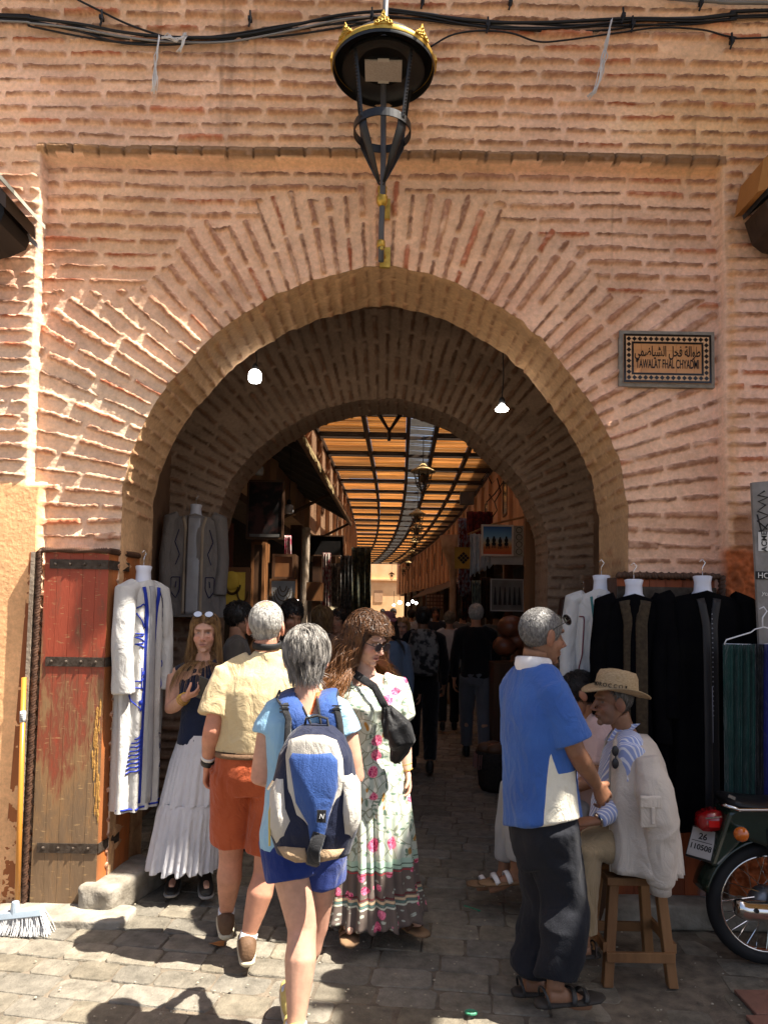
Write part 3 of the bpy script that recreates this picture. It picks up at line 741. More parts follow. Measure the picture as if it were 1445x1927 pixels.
# ================================================================ people
def unit(v): v = np.asarray(v, float); return v / (np.linalg.norm(v) + 1e-9)
def frame(fwd, up=(0, 0, 1)):
    """columns: right, forward, up"""
    f = unit(fwd); u = np.asarray(up, float); r = unit(np.cross(f, u)); u = np.cross(r, f); return np.stack([r, f, u], 1)
SKIN = attr_mat('skin', rough=.52, bump=.22, bscale=130, bdist=.004, vary=.14, vscale=26, spec=.35, sss=.12)
EYE = mat('eye', (.03, .02, .015), rough=.1, spec=.6)
EYE_WHITE = mat('eye white', (.6, .57, .53), rough=.2)
TONES = dict(fair=(.52, .29, .20), tan=(.46, .235, .14), olive=(.35, .175, .10), brown=(.25, .125, .07), pale=(.60, .36, .265), red=(.50, .24, .155), dark=(.14, .07, .042))
def head_shape(fine, male=True, old=False):
    m = MB(); L = .004 if old else 0
    m.ell((0, -.014, .036), (.075, .093, .086), nu=28, nv=18)
    m.ell((0, .018, -.03), (.061 if male else .058, .068, .082), nu=24, nv=16)
    m.ell((0, .030, -.072), (.050 if male else .043, .050, .040), nu=20, nv=12)
    m.ell((0, .070, -.098), (.022, .018, .016), nu=14, nv=10)
    m.ell((-.035, .046, -.028), (.026, .034, .034)); m.ell((.035, .046, -.028), (.026, .034, .034))
    m.ell((0, .070, .034), (.052, .018, .016)); m.ell((0, .076, -.062), (.026, .017, .020))
    m.tube([(0, .082, .022), (0, .097, -.004), (0, .110 + L, -.026), (0, .096, -.036)], [.008, .010, .0125 + L / 3, .007], 10)
    for s in (-1, 1):
        m.ell((s * .013, .094, -.032), (.0085, .010, .0075)); m.ell((s * .031, .080, -.0125), (.012, .008, .005))
    if fine:
        for s in (-1, 1):
            Rz = np.array(Matrix.Rotation(s * .35, 3, 'Z')) @ np.array(Matrix.Rotation(-.15, 3, 'X'))
            m.ell((s * .079, -.010, -.006), (.010, .022 + L, .034 + L), Rz)
    return m
def gsn(V, c, s): return np.exp(-(((V - np.array(c)) / np.array(s)) ** 2).sum(1))
def head_mesh(voxel, tone, hair_rgb, male=True, old=False, brow=True, lips=None, beard=0.0, mouth_open=0.0):
    me = remesh(head_shape(voxel < .006, male, old), voxel, 3); V = get_co(me); no = get_no(me)
    d = np.zeros(len(V)); fr = (V[:, 1] > .02).astype(float)
    for s in (-1, 1):
        d -= .010 * gsn(V, (s * .031, .082, .010), (.016, .03, .010)) * fr
        d += .0045 * gsn(V, (s * .031, .085, .0085), (.011, .03, .006)) * fr
        d -= .0028 * gsn(V, (s * .031, .088, .0165), (.013, .03, .0028)) * fr
        d -= .003 * gsn(V, (s * .042, .07, -.045), (.010, .03, .022)) * fr
    d += .0038 * gsn(V, (0, .093, -.055), (.019, .03, .0042)) * fr + .0045 * gsn(V, (0, .093, -.066), (.016, .03, .005)) * fr
    d -= .0045 * gsn(V, (0, .093, -.0605), (.021, .03, .0022)) * fr - .002 * gsn(V, (0, .09, -.085), (.02, .03, .008)) * fr
    d -= .0035 * gsn(V, (0, .09, -.080), (.022, .03, .006)) * fr
    if mouth_open: d -= mouth_open * .010 * gsn(V, (0, .093, -.0605), (.016, .03, .006)) * fr
    V = V + no * d[:, None]
    C = np.repeat(np.array(tone)[None], len(V), 0)
    blush = gsn(V, (.04, .07, -.025), (.022, .05, .022)) + gsn(V, (-.04, .07, -.025), (.022, .05, .022)) + gsn(V, (0, .11, -.028), (.016, .03, .014)) + .8 * gsn(V, (.085, -.01, -.01), (.02, .05, .04)) + .8 * gsn(V, (-.085, -.01, -.01), (.02, .05, .04))
    C = C * (1 - blush[:, None] * np.array([-.05, .16, .14]))
    lp = np.clip(gsn(V, (0, .093, -.0605), (.021, .03, .0085)) * fr * 1.6, 0, 1)[:, None]; lc = np.array(lips if lips else (tone[0] * .82, tone[1] * .5, tone[2] * .5)); C = C * (1 - lp * .75) + lc * lp * .75
    ln = np.clip(gsn(V, (0, .093, -.0605), (.021, .03, .0022)) * fr * 1.4, 0, 1)[:, None]; C = C * (1 - ln * .75)
    for s in (-1, 1):
        # the eye: white, iris, lash line
        e = np.clip(gsn(V, (s * .031, .082, .0085), (.0125, .03, .0055)) * fr * 2.2 - .35, 0, 1)[:, None]; C = C * (1 - e * .8) + np.array([.42, .40, .37]) * tone[0] * 1.6 * e * .8
        i = np.clip(gsn(V, (s * .031 + .001, .082, .0088), (.0058, .03, .0058)) * fr * 3 - .7, 0, 1)[:, None]; C = C * (1 - i) + np.array([.035, .028, .025]) * i
        l = np.clip(gsn(V, (s * .031, .082, .0155), (.014, .03, .0028)) * fr * 1.5, 0, 1)[:, None]; C = C * (1 - l * .8)
        if brow:
            b = np.clip(gsn(V, (s * .033, .082, .0275 - 0), (.017, .03, .0042)) * fr * 1.6, 0, 1)[:, None]; C = C * (1 - b * .75) + np.array(hair_rgb) * .5 * b * .75
    nst = (gsn(V, (.0085, .100, -.038), (.0045, .02, .004)) + gsn(V, (-.0085, .100, -.038), (.0045, .02, .004)))[:, None]; C = C * (1 - np.clip(nst, 0, 1) * .7)
    if beard:
        bw = np.clip((gsn(V, (0, .07, -.085), (.055, .06, .036)) + gsn(V, (.055, .03, -.06), (.02, .05, .05)) + gsn(V, (-.055, .03, -.06), (.02, .05, .05))) * fr * 1.3, 0, 1)[:, None] * beard * (1 - lp); C = C * (1 - bw) + np.array(hair_rgb) * .8 * bw
    set_co(me, V); return me, V, np.clip(C, .004, .95)
def tris(me):
    me.calc_loop_triangles(); a = np.empty(len(me.loop_triangles) * 3, np.int32); me.loop_triangles.foreach_get('vertices', a); return a.reshape(-1, 3)
def hand_shape(w, d, nrm, s=1.0, curl=.5, right=True, thumb=.6, grip=None):
    """w wrist, d towards the fingers, nrm palm normal (palm faces along nrm)"""
    m = MB(); w = np.array(w, float); d = unit(d); n = unit(nrm); n = unit(n - d * n.dot(d)); sd = np.cross(d, n) * (1 if right else -1)  # towards the thumb
    pw = .040 * s; pl = .088 * s
    def sec(t, hw, ht): 
        a = np.linspace(0, 2 * np.pi, 14, endpoint=False); return w + d * t + np.outer(np.cos(a) * hw, sd) + np.outer(np.sin(a) * ht, n)
    m.loft([sec(-.02 * s, .026 * s, .021 * s), sec(.012 * s, .028 * s, .019 * s), sec(.045 * s, pw, .016 * s), sec(pl * .95, pw * 1.02, .0135 * s), sec(pl * 1.08, pw * .9, .009 * s)])
    ln = (.074, .082, .076, .060); 
    for k in range(4):
        o = w + d * pl * (1.0, 1.03, 1.0, .93)[k] + sd * pw * (.78, .27, -.27, -.76)[k]; spread = (.10, .03, -.04, -.12)[k]
        c = curl * (1.0 + .12 * (k - 1)); pts = [o - d * .012 * s]; rad = [.0098 * s]; dd = unit(d + sd * spread); ang = 0; p = o
        for q, fr in enumerate((.46, .32, .24)):
            ang += c * (.7, 1.0, .7)[q]; v = dd * math.cos(ang) + n * math.sin(ang); pts.append(p); rad.append((.0097, .0088, .0080)[q] * s); p = p + v * ln[k] * s * fr
        pts.append(p); rad.append(.0062 * s); m.tube(pts, rad, 9)
    b = w + d * .026 * s + sd * .024 * s; t1 = unit(sd * .75 + d * .75 + n * thumb * .6); t2 = unit(sd * .25 + d * .9 + n * thumb); p1 = b + t1 * .042 * s; p2 = p1 + t2 * .034 * s; p3 = p2 + unit(t2 + n * .3 * thumb) * .024 * s
    m.tube([b - t1 * .01, b, p1, p2, p3], [.014 * s, .0155 * s, .0118 * s, .0100 * s, .0072 * s], 9)
    return m
def limb(pts, rads, m, n=12): m.tube(pts, rads, n)
def lerp(a, b, t): return np.asarray(a, float) * (1 - t) + np.asarray(b, float) * t
def join_meshes(name, parts):
    """parts: list of (vertices, faces array (n,3), colour array)"""
    V = []; Fc = []; C = []; n = 0
    for v, f, c in parts: V.append(v); Fc.append(f + n); C.append(c); n += len(v)
    me = npmesh(name, np.concatenate(V), np.concatenate(Fc)); set_col(me, np.concatenate(C)); return me
def hairline(back=-.05, slope=1.55, y0=0., extra=None):
    def f(p):
        r = (p[:, 2] > back + slope * np.maximum(0, p[:, 1] - y0))
        return r & extra(p) if extra else r
    return f
class Fig:
    """a person: joints in J (world), one continuous body mesh, clothes and hair as children"""
    def __init__(s, label, J, face, tone, vox=.007, group=None, male=True, hair=(.05, .03, .02), scale=1.0, face_up=(0, 0, 1), old=False, arms=True, legs=True, bare_legs=False, curl=.45, beard=0.0, brow=True, lips=None, hands=None, mouth_open=0.0, build=1.0, name='person'):
        s.J = {k: np.array(v, float) for k, v in J.items()}; J = s.J; s.k = scale; k = scale; s.male = male
        base = (J['anL'] + J['anR']) / 2 if 'anL' in J else J['neck']
        s.root = thing(name, label, 'person', (base[0], base[1], 0), group)
        s.HF = frame(face, face_up); s.hc = J['head']; s.tone = np.array(TONES[tone] if isinstance(tone, str) else tone); s.hair_rgb = hair; s.vox = vox; s.b = build
        s.pel = (J['hipL'] + J['hipR']) / 2; s.lat = unit(J['shR'] - J['shL']); s.up = unit(J['neck'] - s.pel); s.fwd = unit(np.cross(s.up, s.lat))
        m = MB(); b = build
        nb = s.hc + s.HF @ np.array([0, -.022, -.055]) * k
        m.tube([nb, lerp(nb, J['neck'], .5), J['neck'], J['neck'] - s.up * .06 * k], [(.056 if male else .047) * k, (.054 if male else .046) * k, .062 * k, .075 * k], 16)
        m.tube([J['shL'] + s.up * .0, lerp(J['shL'], J['neck'], .6) - s.up * .012, lerp(J['shR'], J['neck'], .6) - s.up * .012, J['shR']], [.050 * k, .055 * k, .055 * k, .050 * k], 12)
        s.torso(m, [(.02, .145 * b, .10), (.22, .14 * b, .10), (.45, .135 * b, .095), (.72, .150, .105), (.9, .13, .085), (1.0, .07, .06)])
        for q in 'LR':
            if arms:
                sh, el, wr = J['sh' + q], J['el' + q], J['wr' + q]; a = .9 + .1 * b
                m.tube([sh, lerp(sh, el, .3), lerp(sh, el, .7), el, lerp(el, wr, .25), lerp(el, wr, .65), wr], [.050 * k * a, .049 * k * a, .044 * k * a, .040 * k * a, .042 * k * a, .034 * k * a, .026 * k], 12)
            if legs:
                hp, kn, an = J['hip' + q], J['kn' + q], J['an' + q]; to = unit(J['to' + q] - an); back = -to * .016 * k; a = .9 + .1 * b
                m.tube([hp, lerp(hp, kn, .35), lerp(hp, kn, .8), kn, lerp(kn, an, .14) + back * .5, lerp(kn, an, .32) + back, lerp(kn, an, .62) + back * .4, lerp(kn, an, .88), an + np.array([0, 0, -.02])], [.088 * k * a, .080 * k * a, .062 * k * a, .056 * k * a, .055 * k * a, .060 * k * a, .048 * k * a, .036 * k, .036 * k], 14)
                heel = an + np.array([0, 0, -.055 * k]) - to * .035 * k
                m.tube([heel, an + np.array([0, 0, -.045 * k]) + to * .03 * k, an + np.array([0, 0, -.06 * k]) + to * .10 * k, an + np.array([0, 0, -.068 * k]) + to * .165 * k], [.032 * k, .036 * k, .033 * k, .018 * k], 10, flat=.9)
        body = remesh(m, vox, 3); Vb = get_co(body); Cb = np.repeat(s.tone[None], len(Vb), 0)
        mott = 1 + .10 * fbm(Vb * 14, 2, 5); Cb = Cb * mott[:, None]
        for q in 'LR':
            if legs:
                e = np.exp(-((Vb - J['kn' + q]) ** 2).sum(1) / .07 ** 2)[:, None]; Cb = Cb * (1 - e * np.array([.0, .14, .14]))
            if arms:
                e = np.exp(-((Vb - J['el' + q]) ** 2).sum(1) / .05 ** 2)[:, None]; Cb = Cb * (1 - e * np.array([.0, .15, .15]))
        parts = [(Vb, tris(body), Cb)]
        hm, Vh, Ch = head_mesh(.0042 if vox < .009 else .008, s.tone, hair, male, old, brow, lips, beard, mouth_open)
        parts.append((s.hc + (Vh * k) @ s.HF.T, tris(hm), Ch))
        hands = hands or {}
        for q in 'LR':
            if not arms or hands.get(q, 1) is None: continue
            h = dict(curl=curl, thumb=.5, n=None, d=None); h.update(hands.get(q, {}))
            d = np.array(h['d'], float) if h['d'] is not None else J['wr' + q] - J['el' + q]
            n = np.array(h['n'], float) if h['n'] is not None else s.lat * (1 if q == 'L' else -1)
            hmesh = remesh(hand_shape(J['wr' + q], d, n, k * (1.0 if male else .9), h['curl'], q == 'R', h['thumb']), .0036 if vox < .009 else .008, 2)
            Vn = get_co(hmesh); Cn = np.repeat((s.tone * np.array([1.0, .92, .9]))[None], len(Vn), 0); parts.append((Vn, tris(hmesh), Cn))
        me = join_meshes('body', parts)
        s.body = link('body', me, [SKIN], s.root)
    def torso(s, m, secs, n=28, bias=0.0):
        """elliptical sections between pelvis (0) and neck (1): (t, half width, half depth[, forward shift])"""
        J = s.J; rings = []; a = np.linspace(0, 2 * np.pi, n, endpoint=False); hl = unit(J['hipR'] - J['hipL'])
        for sec in secs:
            t, hw, hd = sec[:3]; off = sec[3] if len(sec) > 3 else 0
            t2 = min(max(t, 0), 1); lat = unit(lerp(hl, s.lat, t2)); c = s.pel + (J['neck'] - s.pel) * t; f = unit(np.cross(s.up, lat))
            if len(sec) > 4: c = c + lat * sec[4]
            ca, sa = np.cos(a), np.sin(a); ex = .85
            rings.append(c + f * off * s.k + np.outer(np.sign(ca) * np.abs(ca) ** ex * hw * s.k, lat) + np.outer(np.sign(sa) * np.abs(sa) ** ex * hd * s.k, f))
        m.loft(rings)
    def cloth(s, name, m, material, vox=None, folds=(.006, 9.0), it=4, seed=1, fine=.0025, stretch=(1, 1, .35), label=None, cuts=(), drape=None):
        me = remesh(m, vox or max(s.vox, .006), it); V = get_co(me)
        if cuts:   # open ends: drop the faces beyond a plane, so cuffs and hems read as edges
            pass
        no = get_no(me); st = np.array(stretch)
        q = V @ np.stack([s.lat, s.fwd, np.array([0, 0, 1.])], 1)
        f = fbm(q * st * folds[1] + seed * 7.3 + .35 * fbm(q * 5, 2, seed + 3)[:, None], 3, seed)
        rd = 1 - 2 * np.abs(fbm(q * st * folds[1] * .8 + seed * 3.1, 2, seed + 8))
        V = V + no * (1.5 * folds[0] * (.9 * f + .8 * (rd - .4)) + fine * fbm(q * 45, 2, seed + 5) * .5)[:, None]
        set_co(me, V); o = link(name, me, [material] if not isinstance(material, list) else material, s.root)
        if label: o['label'] = label
        return o
    def sleeves(s, m, upto, r0, r1, q='LR', off=(0, 0, 0)):
        for c in q:
            sh, el, wr = s.J['sh' + c], s.J['el' + c], s.J['wr' + c]; k = s.k; inn = s.J['neck'] * .35 + sh * .65 - s.up * .03
            if upto <= 1: pts = [inn, sh, lerp(sh, el, upto * .5), lerp(sh, el, upto)]; rr = [r0 * .9, r0, lerp(r0, r1, .5), r1]
            else: pts = [inn, sh, lerp(sh, el, .5), el, lerp(el, wr, .5), lerp(el, wr, min(upto - 1, .98))]; rr = [r0 * .9, r0, r0 * .92, r0 * .86, lerp(r0 * .8, r1, .5), r1]
            m.tube(pts, [float(x) * k for x in rr], 16)
    def yoke(s, m, r_sh=.062, r_nk=.066, f0=0.0, f1=.62, drop=.0):
        J = s.J; k = s.k; n = J['neck'] - s.up * drop
        for q in 'LR': m.tube([lerp(J['sh' + q], n, f0), lerp(J['sh' + q], n, (f0 + f1) / 2) + s.up * .004, lerp(J['sh' + q], n, f1) + s.up * .004], [r_sh * k, lerp(r_sh, r_nk, .5) * k, r_nk * k], 16)
    def legs_tube(s, m, t0, r0, r1, upto=2.0, q='LR', knee=None):
        for c in q:
            hp, kn, an = s.J['hip' + c], s.J['kn' + c], s.J['an' + c]; k = s.k; kr = knee or lerp(r0, r1, .45)
            if upto <= 1: pts = [hp + (hp - kn) * .06, lerp(hp, kn, upto * .5), lerp(hp, kn, upto)]; rr = [r0, lerp(r0, r1, .5), r1]
            else: pts = [hp + (hp - kn) * .06, lerp(hp, kn, .5), kn, lerp(kn, an, .5), lerp(kn, an, upto - 1)]; rr = [r0, lerp(r0, kr, .5), kr, lerp(kr, r1, .5), r1]
            m.tube(pts, [float(x) * k for x in rr], 18)
    def shoe(s, q, material, sole=None, kind='sneaker', k=None):
        J = s.J; an = J['an' + q]; to = J['to' + q] - an; to[2] = 0; to = unit(to); k = (k or s.k); sd = np.array([-to[1], to[0], 0]); hz = an[2] - .085 * k
        def sec(t, hw, z0, z1, n=14):
            a = np.linspace(0, 2 * np.pi, n, endpoint=False); c = an + to * t * k; return np.stack([c[0] + to[0] * 0 + sd[0] * np.cos(a) * hw * k, c[1] + sd[1] * np.cos(a) * hw * k, hz + (z0 + (z1 - z0) * (.5 + .5 * np.sign(np.sin(a)) * np.abs(np.sin(a)) ** .7)) * k], 1)
        if kind in ('sneaker', 'shoe'):
            m = MB(); m.loft([sec(-.080, .024, .015, .085), sec(-.066, .038, .012, .115), sec(-.03, .043, .012, .122), sec(.03, .043, .012, .112), sec(.08, .044, .015, .075), sec(.14, .046, .015, .058), sec(.185, .036, .015, .045), sec(.205, .016, .018, .034)])
            o = m.build('shoe', material, s.root, smooth=True, subdiv=1)
            m = MB(); m.loft([sec(-.079, .020, -.002, .020), sec(-.066, .034, 0, .022), sec(0, .040, 0, .022), sec(.09, .046, 0, .020), sec(.16, .046, 0, .020), sec(.20, .033, .003, .022), sec(.212, .014, .008, .022)]); m.build('sole', sole or material, o, smooth=True)
        else:
            m = MB(); m.loft([sec(-.085, .022, 0, .022), sec(-.06, .040, 0, .026), sec(.03, .040, 0, .022), sec(.11, .050, 0, .022), sec(.18, .046, 0, .022), sec(.215, .022, .003, .02)]); o = m.build('sandal_sole', sole or material, s.root, smooth=True)
            for t, h, wd in (((.06, .050, .022), (.115, .036, .022), (-.045, .066, .010)) if kind == 'sandal' else ((.05, .056, .026), (.12, .038, .026))):
                m = MB(); pts = []
                for a in np.linspace(-.1, math.pi + .1, 13): pts.append(an + to * (t + .012 * math.sin(a) * (-1 if t < 0 else 1)) * k + sd * math.cos(a) * .047 * k + np.array([0, 0, hz + (.018 + h * math.sin(max(a, 0)) * .85) * k - an[2]]))
                m.tube(pts, [(wd * k * .55, .004)] * 13, 8, ref=to); m.build('sandal_strap', material, o, smooth=True)
    def hair_strands(s, name, material, n=1500, length=.10, rad=.0016, top=(0, -.02, .10), seed=3, wave=0.0, wf=60., gravity=.5, seg=9, region=None, part=False, lift=.006, cap=True, jitter=.35, shells=True, taper=.25, cap_scale=1.0, body_r=None, cling=.0, face_clear=False):
        """cap plus many lying strands, combed away from the crown point, kept outside head and shoulders"""
        rg = np.random.default_rng(seed); k = s.k; cen = np.array([0, -.014, .034]); rad3 = np.array([.0765, .0945, .0880]) * cap_scale
        reg = region or hairline()
        P0 = rg.normal(size=(n * 4, 3)); P0 /= np.linalg.norm(P0, axis=1)[:, None]; pts = cen + P0 * rad3; ok = reg(pts); pts = pts[ok][:n]; nrm = P0[ok][:n] / rad3; nrm /= np.linalg.norm(nrm, axis=1)[:, None]
        n = len(pts); crown = np.array(top); dr = pts - crown
        if part: dr[:, 1] *= .25; dr[:, 0] = np.sign(dr[:, 0]) * (np.abs(dr[:, 0]) + .03)
        dr += rg.normal(size=dr.shape) * jitter * .04
        dr -= nrm * (dr * nrm).sum(1)[:, None]; dr /= np.linalg.norm(dr, axis=1)[:, None] + 1e-9
        Ls = length * (.75 + .5 * rg.random(n)); ph = rg.random(n) * 6.28; up = s.HF.T @ np.array([0, 0, 1.])   # gravity in head space
        side = np.cross(nrm, dr); path = [pts.copy()]; p = pts.copy(); d = dr.copy(); off = lift * (.3 + rg.random(n))
        bd = []
        for (c, r3) in (body_r or []): bd.append((s.HF.T @ (np.array(c) - s.hc) / k, r3))
        for i in range(seg):
            st = (Ls / seg)[:, None]; d = d - up[None] * gravity * (st * 40); d /= np.linalg.norm(d, axis=1)[:, None]
            wv = side * (wave * np.sin(ph + wf * Ls * (i + 1) / seg))[:, None]
            p = p + st * d + wv
            q = (p - cen) / rad3; l = np.linalg.norm(q, axis=1); e = 1 + off / .085 * (.45 + .55 * min(1., (i + 1) / 4)); ins = (l < e) | (p[:, 2] > cling)
            p = np.where(ins[:, None], cen + q / l[:, None] * e[:, None] * rad3, p)
            if face_clear:
                fm = (p[:, 1] > .012) & (p[:, 2] < .074) & (p[:, 2] > -.14); sg = np.where(p[:, 0] >= 0, 1., -1.)
                p[:, 0] = np.where(fm, sg * np.maximum(np.abs(p[:, 0]), .062 + .3 * off), p[:, 0]); p[:, 1] = np.where(fm, np.minimum(p[:, 1], .028 + .4 * off), p[:, 1])
            for c, r in bd:
                q = (p - c); l = np.linalg.norm(q / r, axis=1); ins = l < 1 + off / .2; p = np.where(ins[:, None], c + q / l[:, None] * (1 + off / .2)[:, None], p)
            dd = p - path[-1]; d = .55 * d + .45 * dd / (np.linalg.norm(dd, axis=1)[:, None] + 1e-9); path.append(p.copy())
        S = np.stack(path, 1); K = seg + 1; T = np.gradient(S, axis=1); T /= np.linalg.norm(T, axis=2, keepdims=True) + 1e-9
        U = np.cross(T, nrm[:, None]); U /= np.linalg.norm(U, axis=2, keepdims=True) + 1e-9; Wv = np.cross(T, U)
        rr = rad * (.7 + .6 * rg.random(n))[:, None] * np.interp(np.linspace(0, 1, K), [0, .15, .7, 1], [.8, 1, .8, taper])[None]
        A = [0, 2.094, 4.189]; V = np.stack([S + rr[..., None] * (math.cos(a) * U * 1.3 + math.sin(a) * Wv) for a in A], 2)   # n,K,3,3
        idx = np.arange(n * K * 3).reshape(n, K, 3); F_ = []
        for a in range(3): F_.append(np.stack([idx[:, :-1, a], idx[:, :-1, (a + 1) % 3], idx[:, 1:, (a + 1) % 3], idx[:, 1:, a]], -1).reshape(-1, 4))
        Fq = np.concatenate(F_); V = V.reshape(-1, 3)
        if cap:
            nu, nv = 48, 32; th = np.linspace(0, 2 * np.pi, nu); phi = np.linspace(-1.2, math.pi / 2, nv); TH, PH = np.meshgrid(th, phi, indexing='ij')
            X = np.stack([np.cos(PH) * np.cos(TH), np.cos(PH) * np.sin(TH), np.sin(PH)], -1) * (rad3 * 1.012) + cen
            ii = np.arange(nu * nv).reshape(nu, nv); q = np.stack([ii[:-1, :-1], ii[1:, :-1], ii[1:, 1:], ii[:-1, 1:]], -1).reshape(-1, 4); X = X.reshape(-1, 3); keep = reg(X)[q].all(1); Fq = np.concatenate([Fq, q[keep] + len(V)]); V = np.concatenate([V, X])
        me = npmesh(name, s.hc + (V * k) @ s.HF.T, Fq); return link(name, me, material, s.root)
def hair_mat(name, c1, c2, scale=60, rough=.4, tip=None, z0=0., z1=1.):
    if name in _mc: return _mc[name]
    m, t, b = nodes(name); b.inputs['Roughness'].default_value = rough; b.inputs['Specular IOR Level'].default_value = .45
    tc = N(t, 'ShaderNodeTexCoord'); nz = N(t, 'ShaderNodeTexNoise', i_Scale=float(scale), i_Detail=3.0); mp = N(t, 'ShaderNodeMapping'); mp.inputs['Scale'].default_value = (1, 1, .25)
    t.links.new(tc.outputs['Object'], mp.inputs[0]); t.links.new(mp.outputs[0], nz.inputs[0])
    cr = N(t, 'ShaderNodeValToRGB'); cr.color_ramp.elements[0].position = .36; cr.color_ramp.elements[1].position = .62; cr.color_ramp.elements[0].color = c4(c1); cr.color_ramp.elements[1].color = c4(c2); t.links.new(nz.outputs[0], cr.inputs[0])
    out = cr.outputs[0]
    if tip:
        sx = N(t, 'ShaderNodeSeparateXYZ'); t.links.new(tc.outputs['Object'], sx.inputs[0]); mr = N(t, 'ShaderNodeMapRange'); mr.inputs[1].default_value = z1; mr.inputs[2].default_value = z0; t.links.new(sx.outputs[2], mr.inputs[0])
        mx = N(t, 'ShaderNodeMix', data_type='RGBA'); t.links.new(mr.outputs[0], mx.inputs[0]); t.links.new(out, mx.inputs[6]); mx.inputs[7].default_value = c4(tip); out = mx.outputs[2]
    t.links.new(out, b.inputs['Base Color']); _mc[name] = m; return m
def fabric(name, c, c2=None, rough=.9, scale=5, bump=.25, bscale=220, sheen=.15, wrinkle=.55):
    if name in _mc: return _mc[name]
    m = mat(name, c, c2 or tuple(x * .85 for x in c), scale=scale, rough=rough, bump=bump, bscale=bscale, spec=.15, sheen=sheen)
    t = m.node_tree; b = t.nodes['Principled BSDF']; tc = next(n for n in t.nodes if n.type == 'TEX_COORD'); mp = N(t, 'ShaderNodeMapping'); mp.inputs['Scale'].default_value = (1, 1, .55); t.links.new(tc.outputs['Object'], mp.inputs[0])
    w = N(t, 'ShaderNodeTexNoise', i_Scale=11.0, i_Detail=3.0, i_Distortion=1.6); t.links.new(mp.outputs[0], w.inputs[0])
    old = b.inputs['Normal'].links[0].from_node; bp = N(t, 'ShaderNodeBump', i_Strength=wrinkle, i_Distance=.03); t.links.new(w.outputs[0], bp.inputs['Height']); t.links.new(old.outputs[0], bp.inputs['Normal']); t.links.new(bp.outputs[0], b.inputs['Normal'])
    return m
def skirt(s, top_c, hem, secs, n=160, pleat=.012, freq=26, seed=1):
    """gathered skirt: secs = list of (t, half width, half depth); folds grow towards the hem"""
    a = np.linspace(0, 2 * np.pi, n, endpoint=False); rings = []; top_c = np.array(top_c); hem = np.array(hem); L = unit([s.lat[0], s.lat[1], 0]); Fd = np.array([-L[1], L[0], 0])
    K = 60; tt = np.array([q[0] for q in secs]); W = np.array([q[1] for q in secs]); D = np.array([q[2] for q in secs])
    for i in range(K):
        t = i / (K - 1); w, d = np.interp(t, tt, W), np.interp(t, tt, D); c = top_c + (hem - top_c) * t
        ph = freq * a + 1.6 * np.sin(3 * a + seed) + .8 * fbm(np.stack([a * 3, a * 0 + t * 1.5, a * 0 + seed], -1), 2, seed); f = pleat * t ** .7 * (np.sin(ph) * .6 + .5 * np.sin(ph * .43 + seed) + .4 * fbm(np.stack([np.cos(a) * 5, np.sin(a) * 5, a * 0 + t * 2 + seed], -1), 2, seed))
        rings.append(c + np.outer(np.cos(a) * (w + f), L) + np.outer(np.sin(a) * (d + f), Fd) + np.array([0, 0, 1.]) * (.012 * np.sin(ph * .5) * (t > .98))[:, None])
    return rings
# ================================================================ the people near the gate
def JJ(**kw): return {k: P(*v) for k, v in kw.items()}
GREY_HAIR = hair_mat('silver hair', (.30, .29, .27), (.62, .60, .56), 90)
DARKGREY_HAIR = hair_mat('salt and pepper hair', (.045, .04, .036), (.42, .39, .35), 55)
CROP_HAIR = hair_mat('grey stubble hair', (.09, .085, .08), (.26, .25, .24), 160)
BLOND_HAIR = hair_mat('dark blond hair', (.13, .065, .025), (.33, .19, .075), 70)
BROWN_HAIR = hair_mat('brown wavy hair', (.04, .018, .009), (.15, .065, .025), 60, tip=(.30, .125, .04), z0=1.12, z1=1.48)
BLACK_HAIR = hair_mat('black hair', (.008, .006, .005), (.025, .018, .014), 60)
LEATHER = mat('brown shoe leather', (.16, .09, .05), (.10, .055, .03), scale=14, rough=.7, bump=.3, bscale=90)
SOLE = mat('pale rubber sole', (.62, .54, .38), rough=.8)
DARK_SHOE = mat('black shoe', (.02, .018, .016), rough=.5)
SOCK = fabric('white sock', (.78, .77, .78))
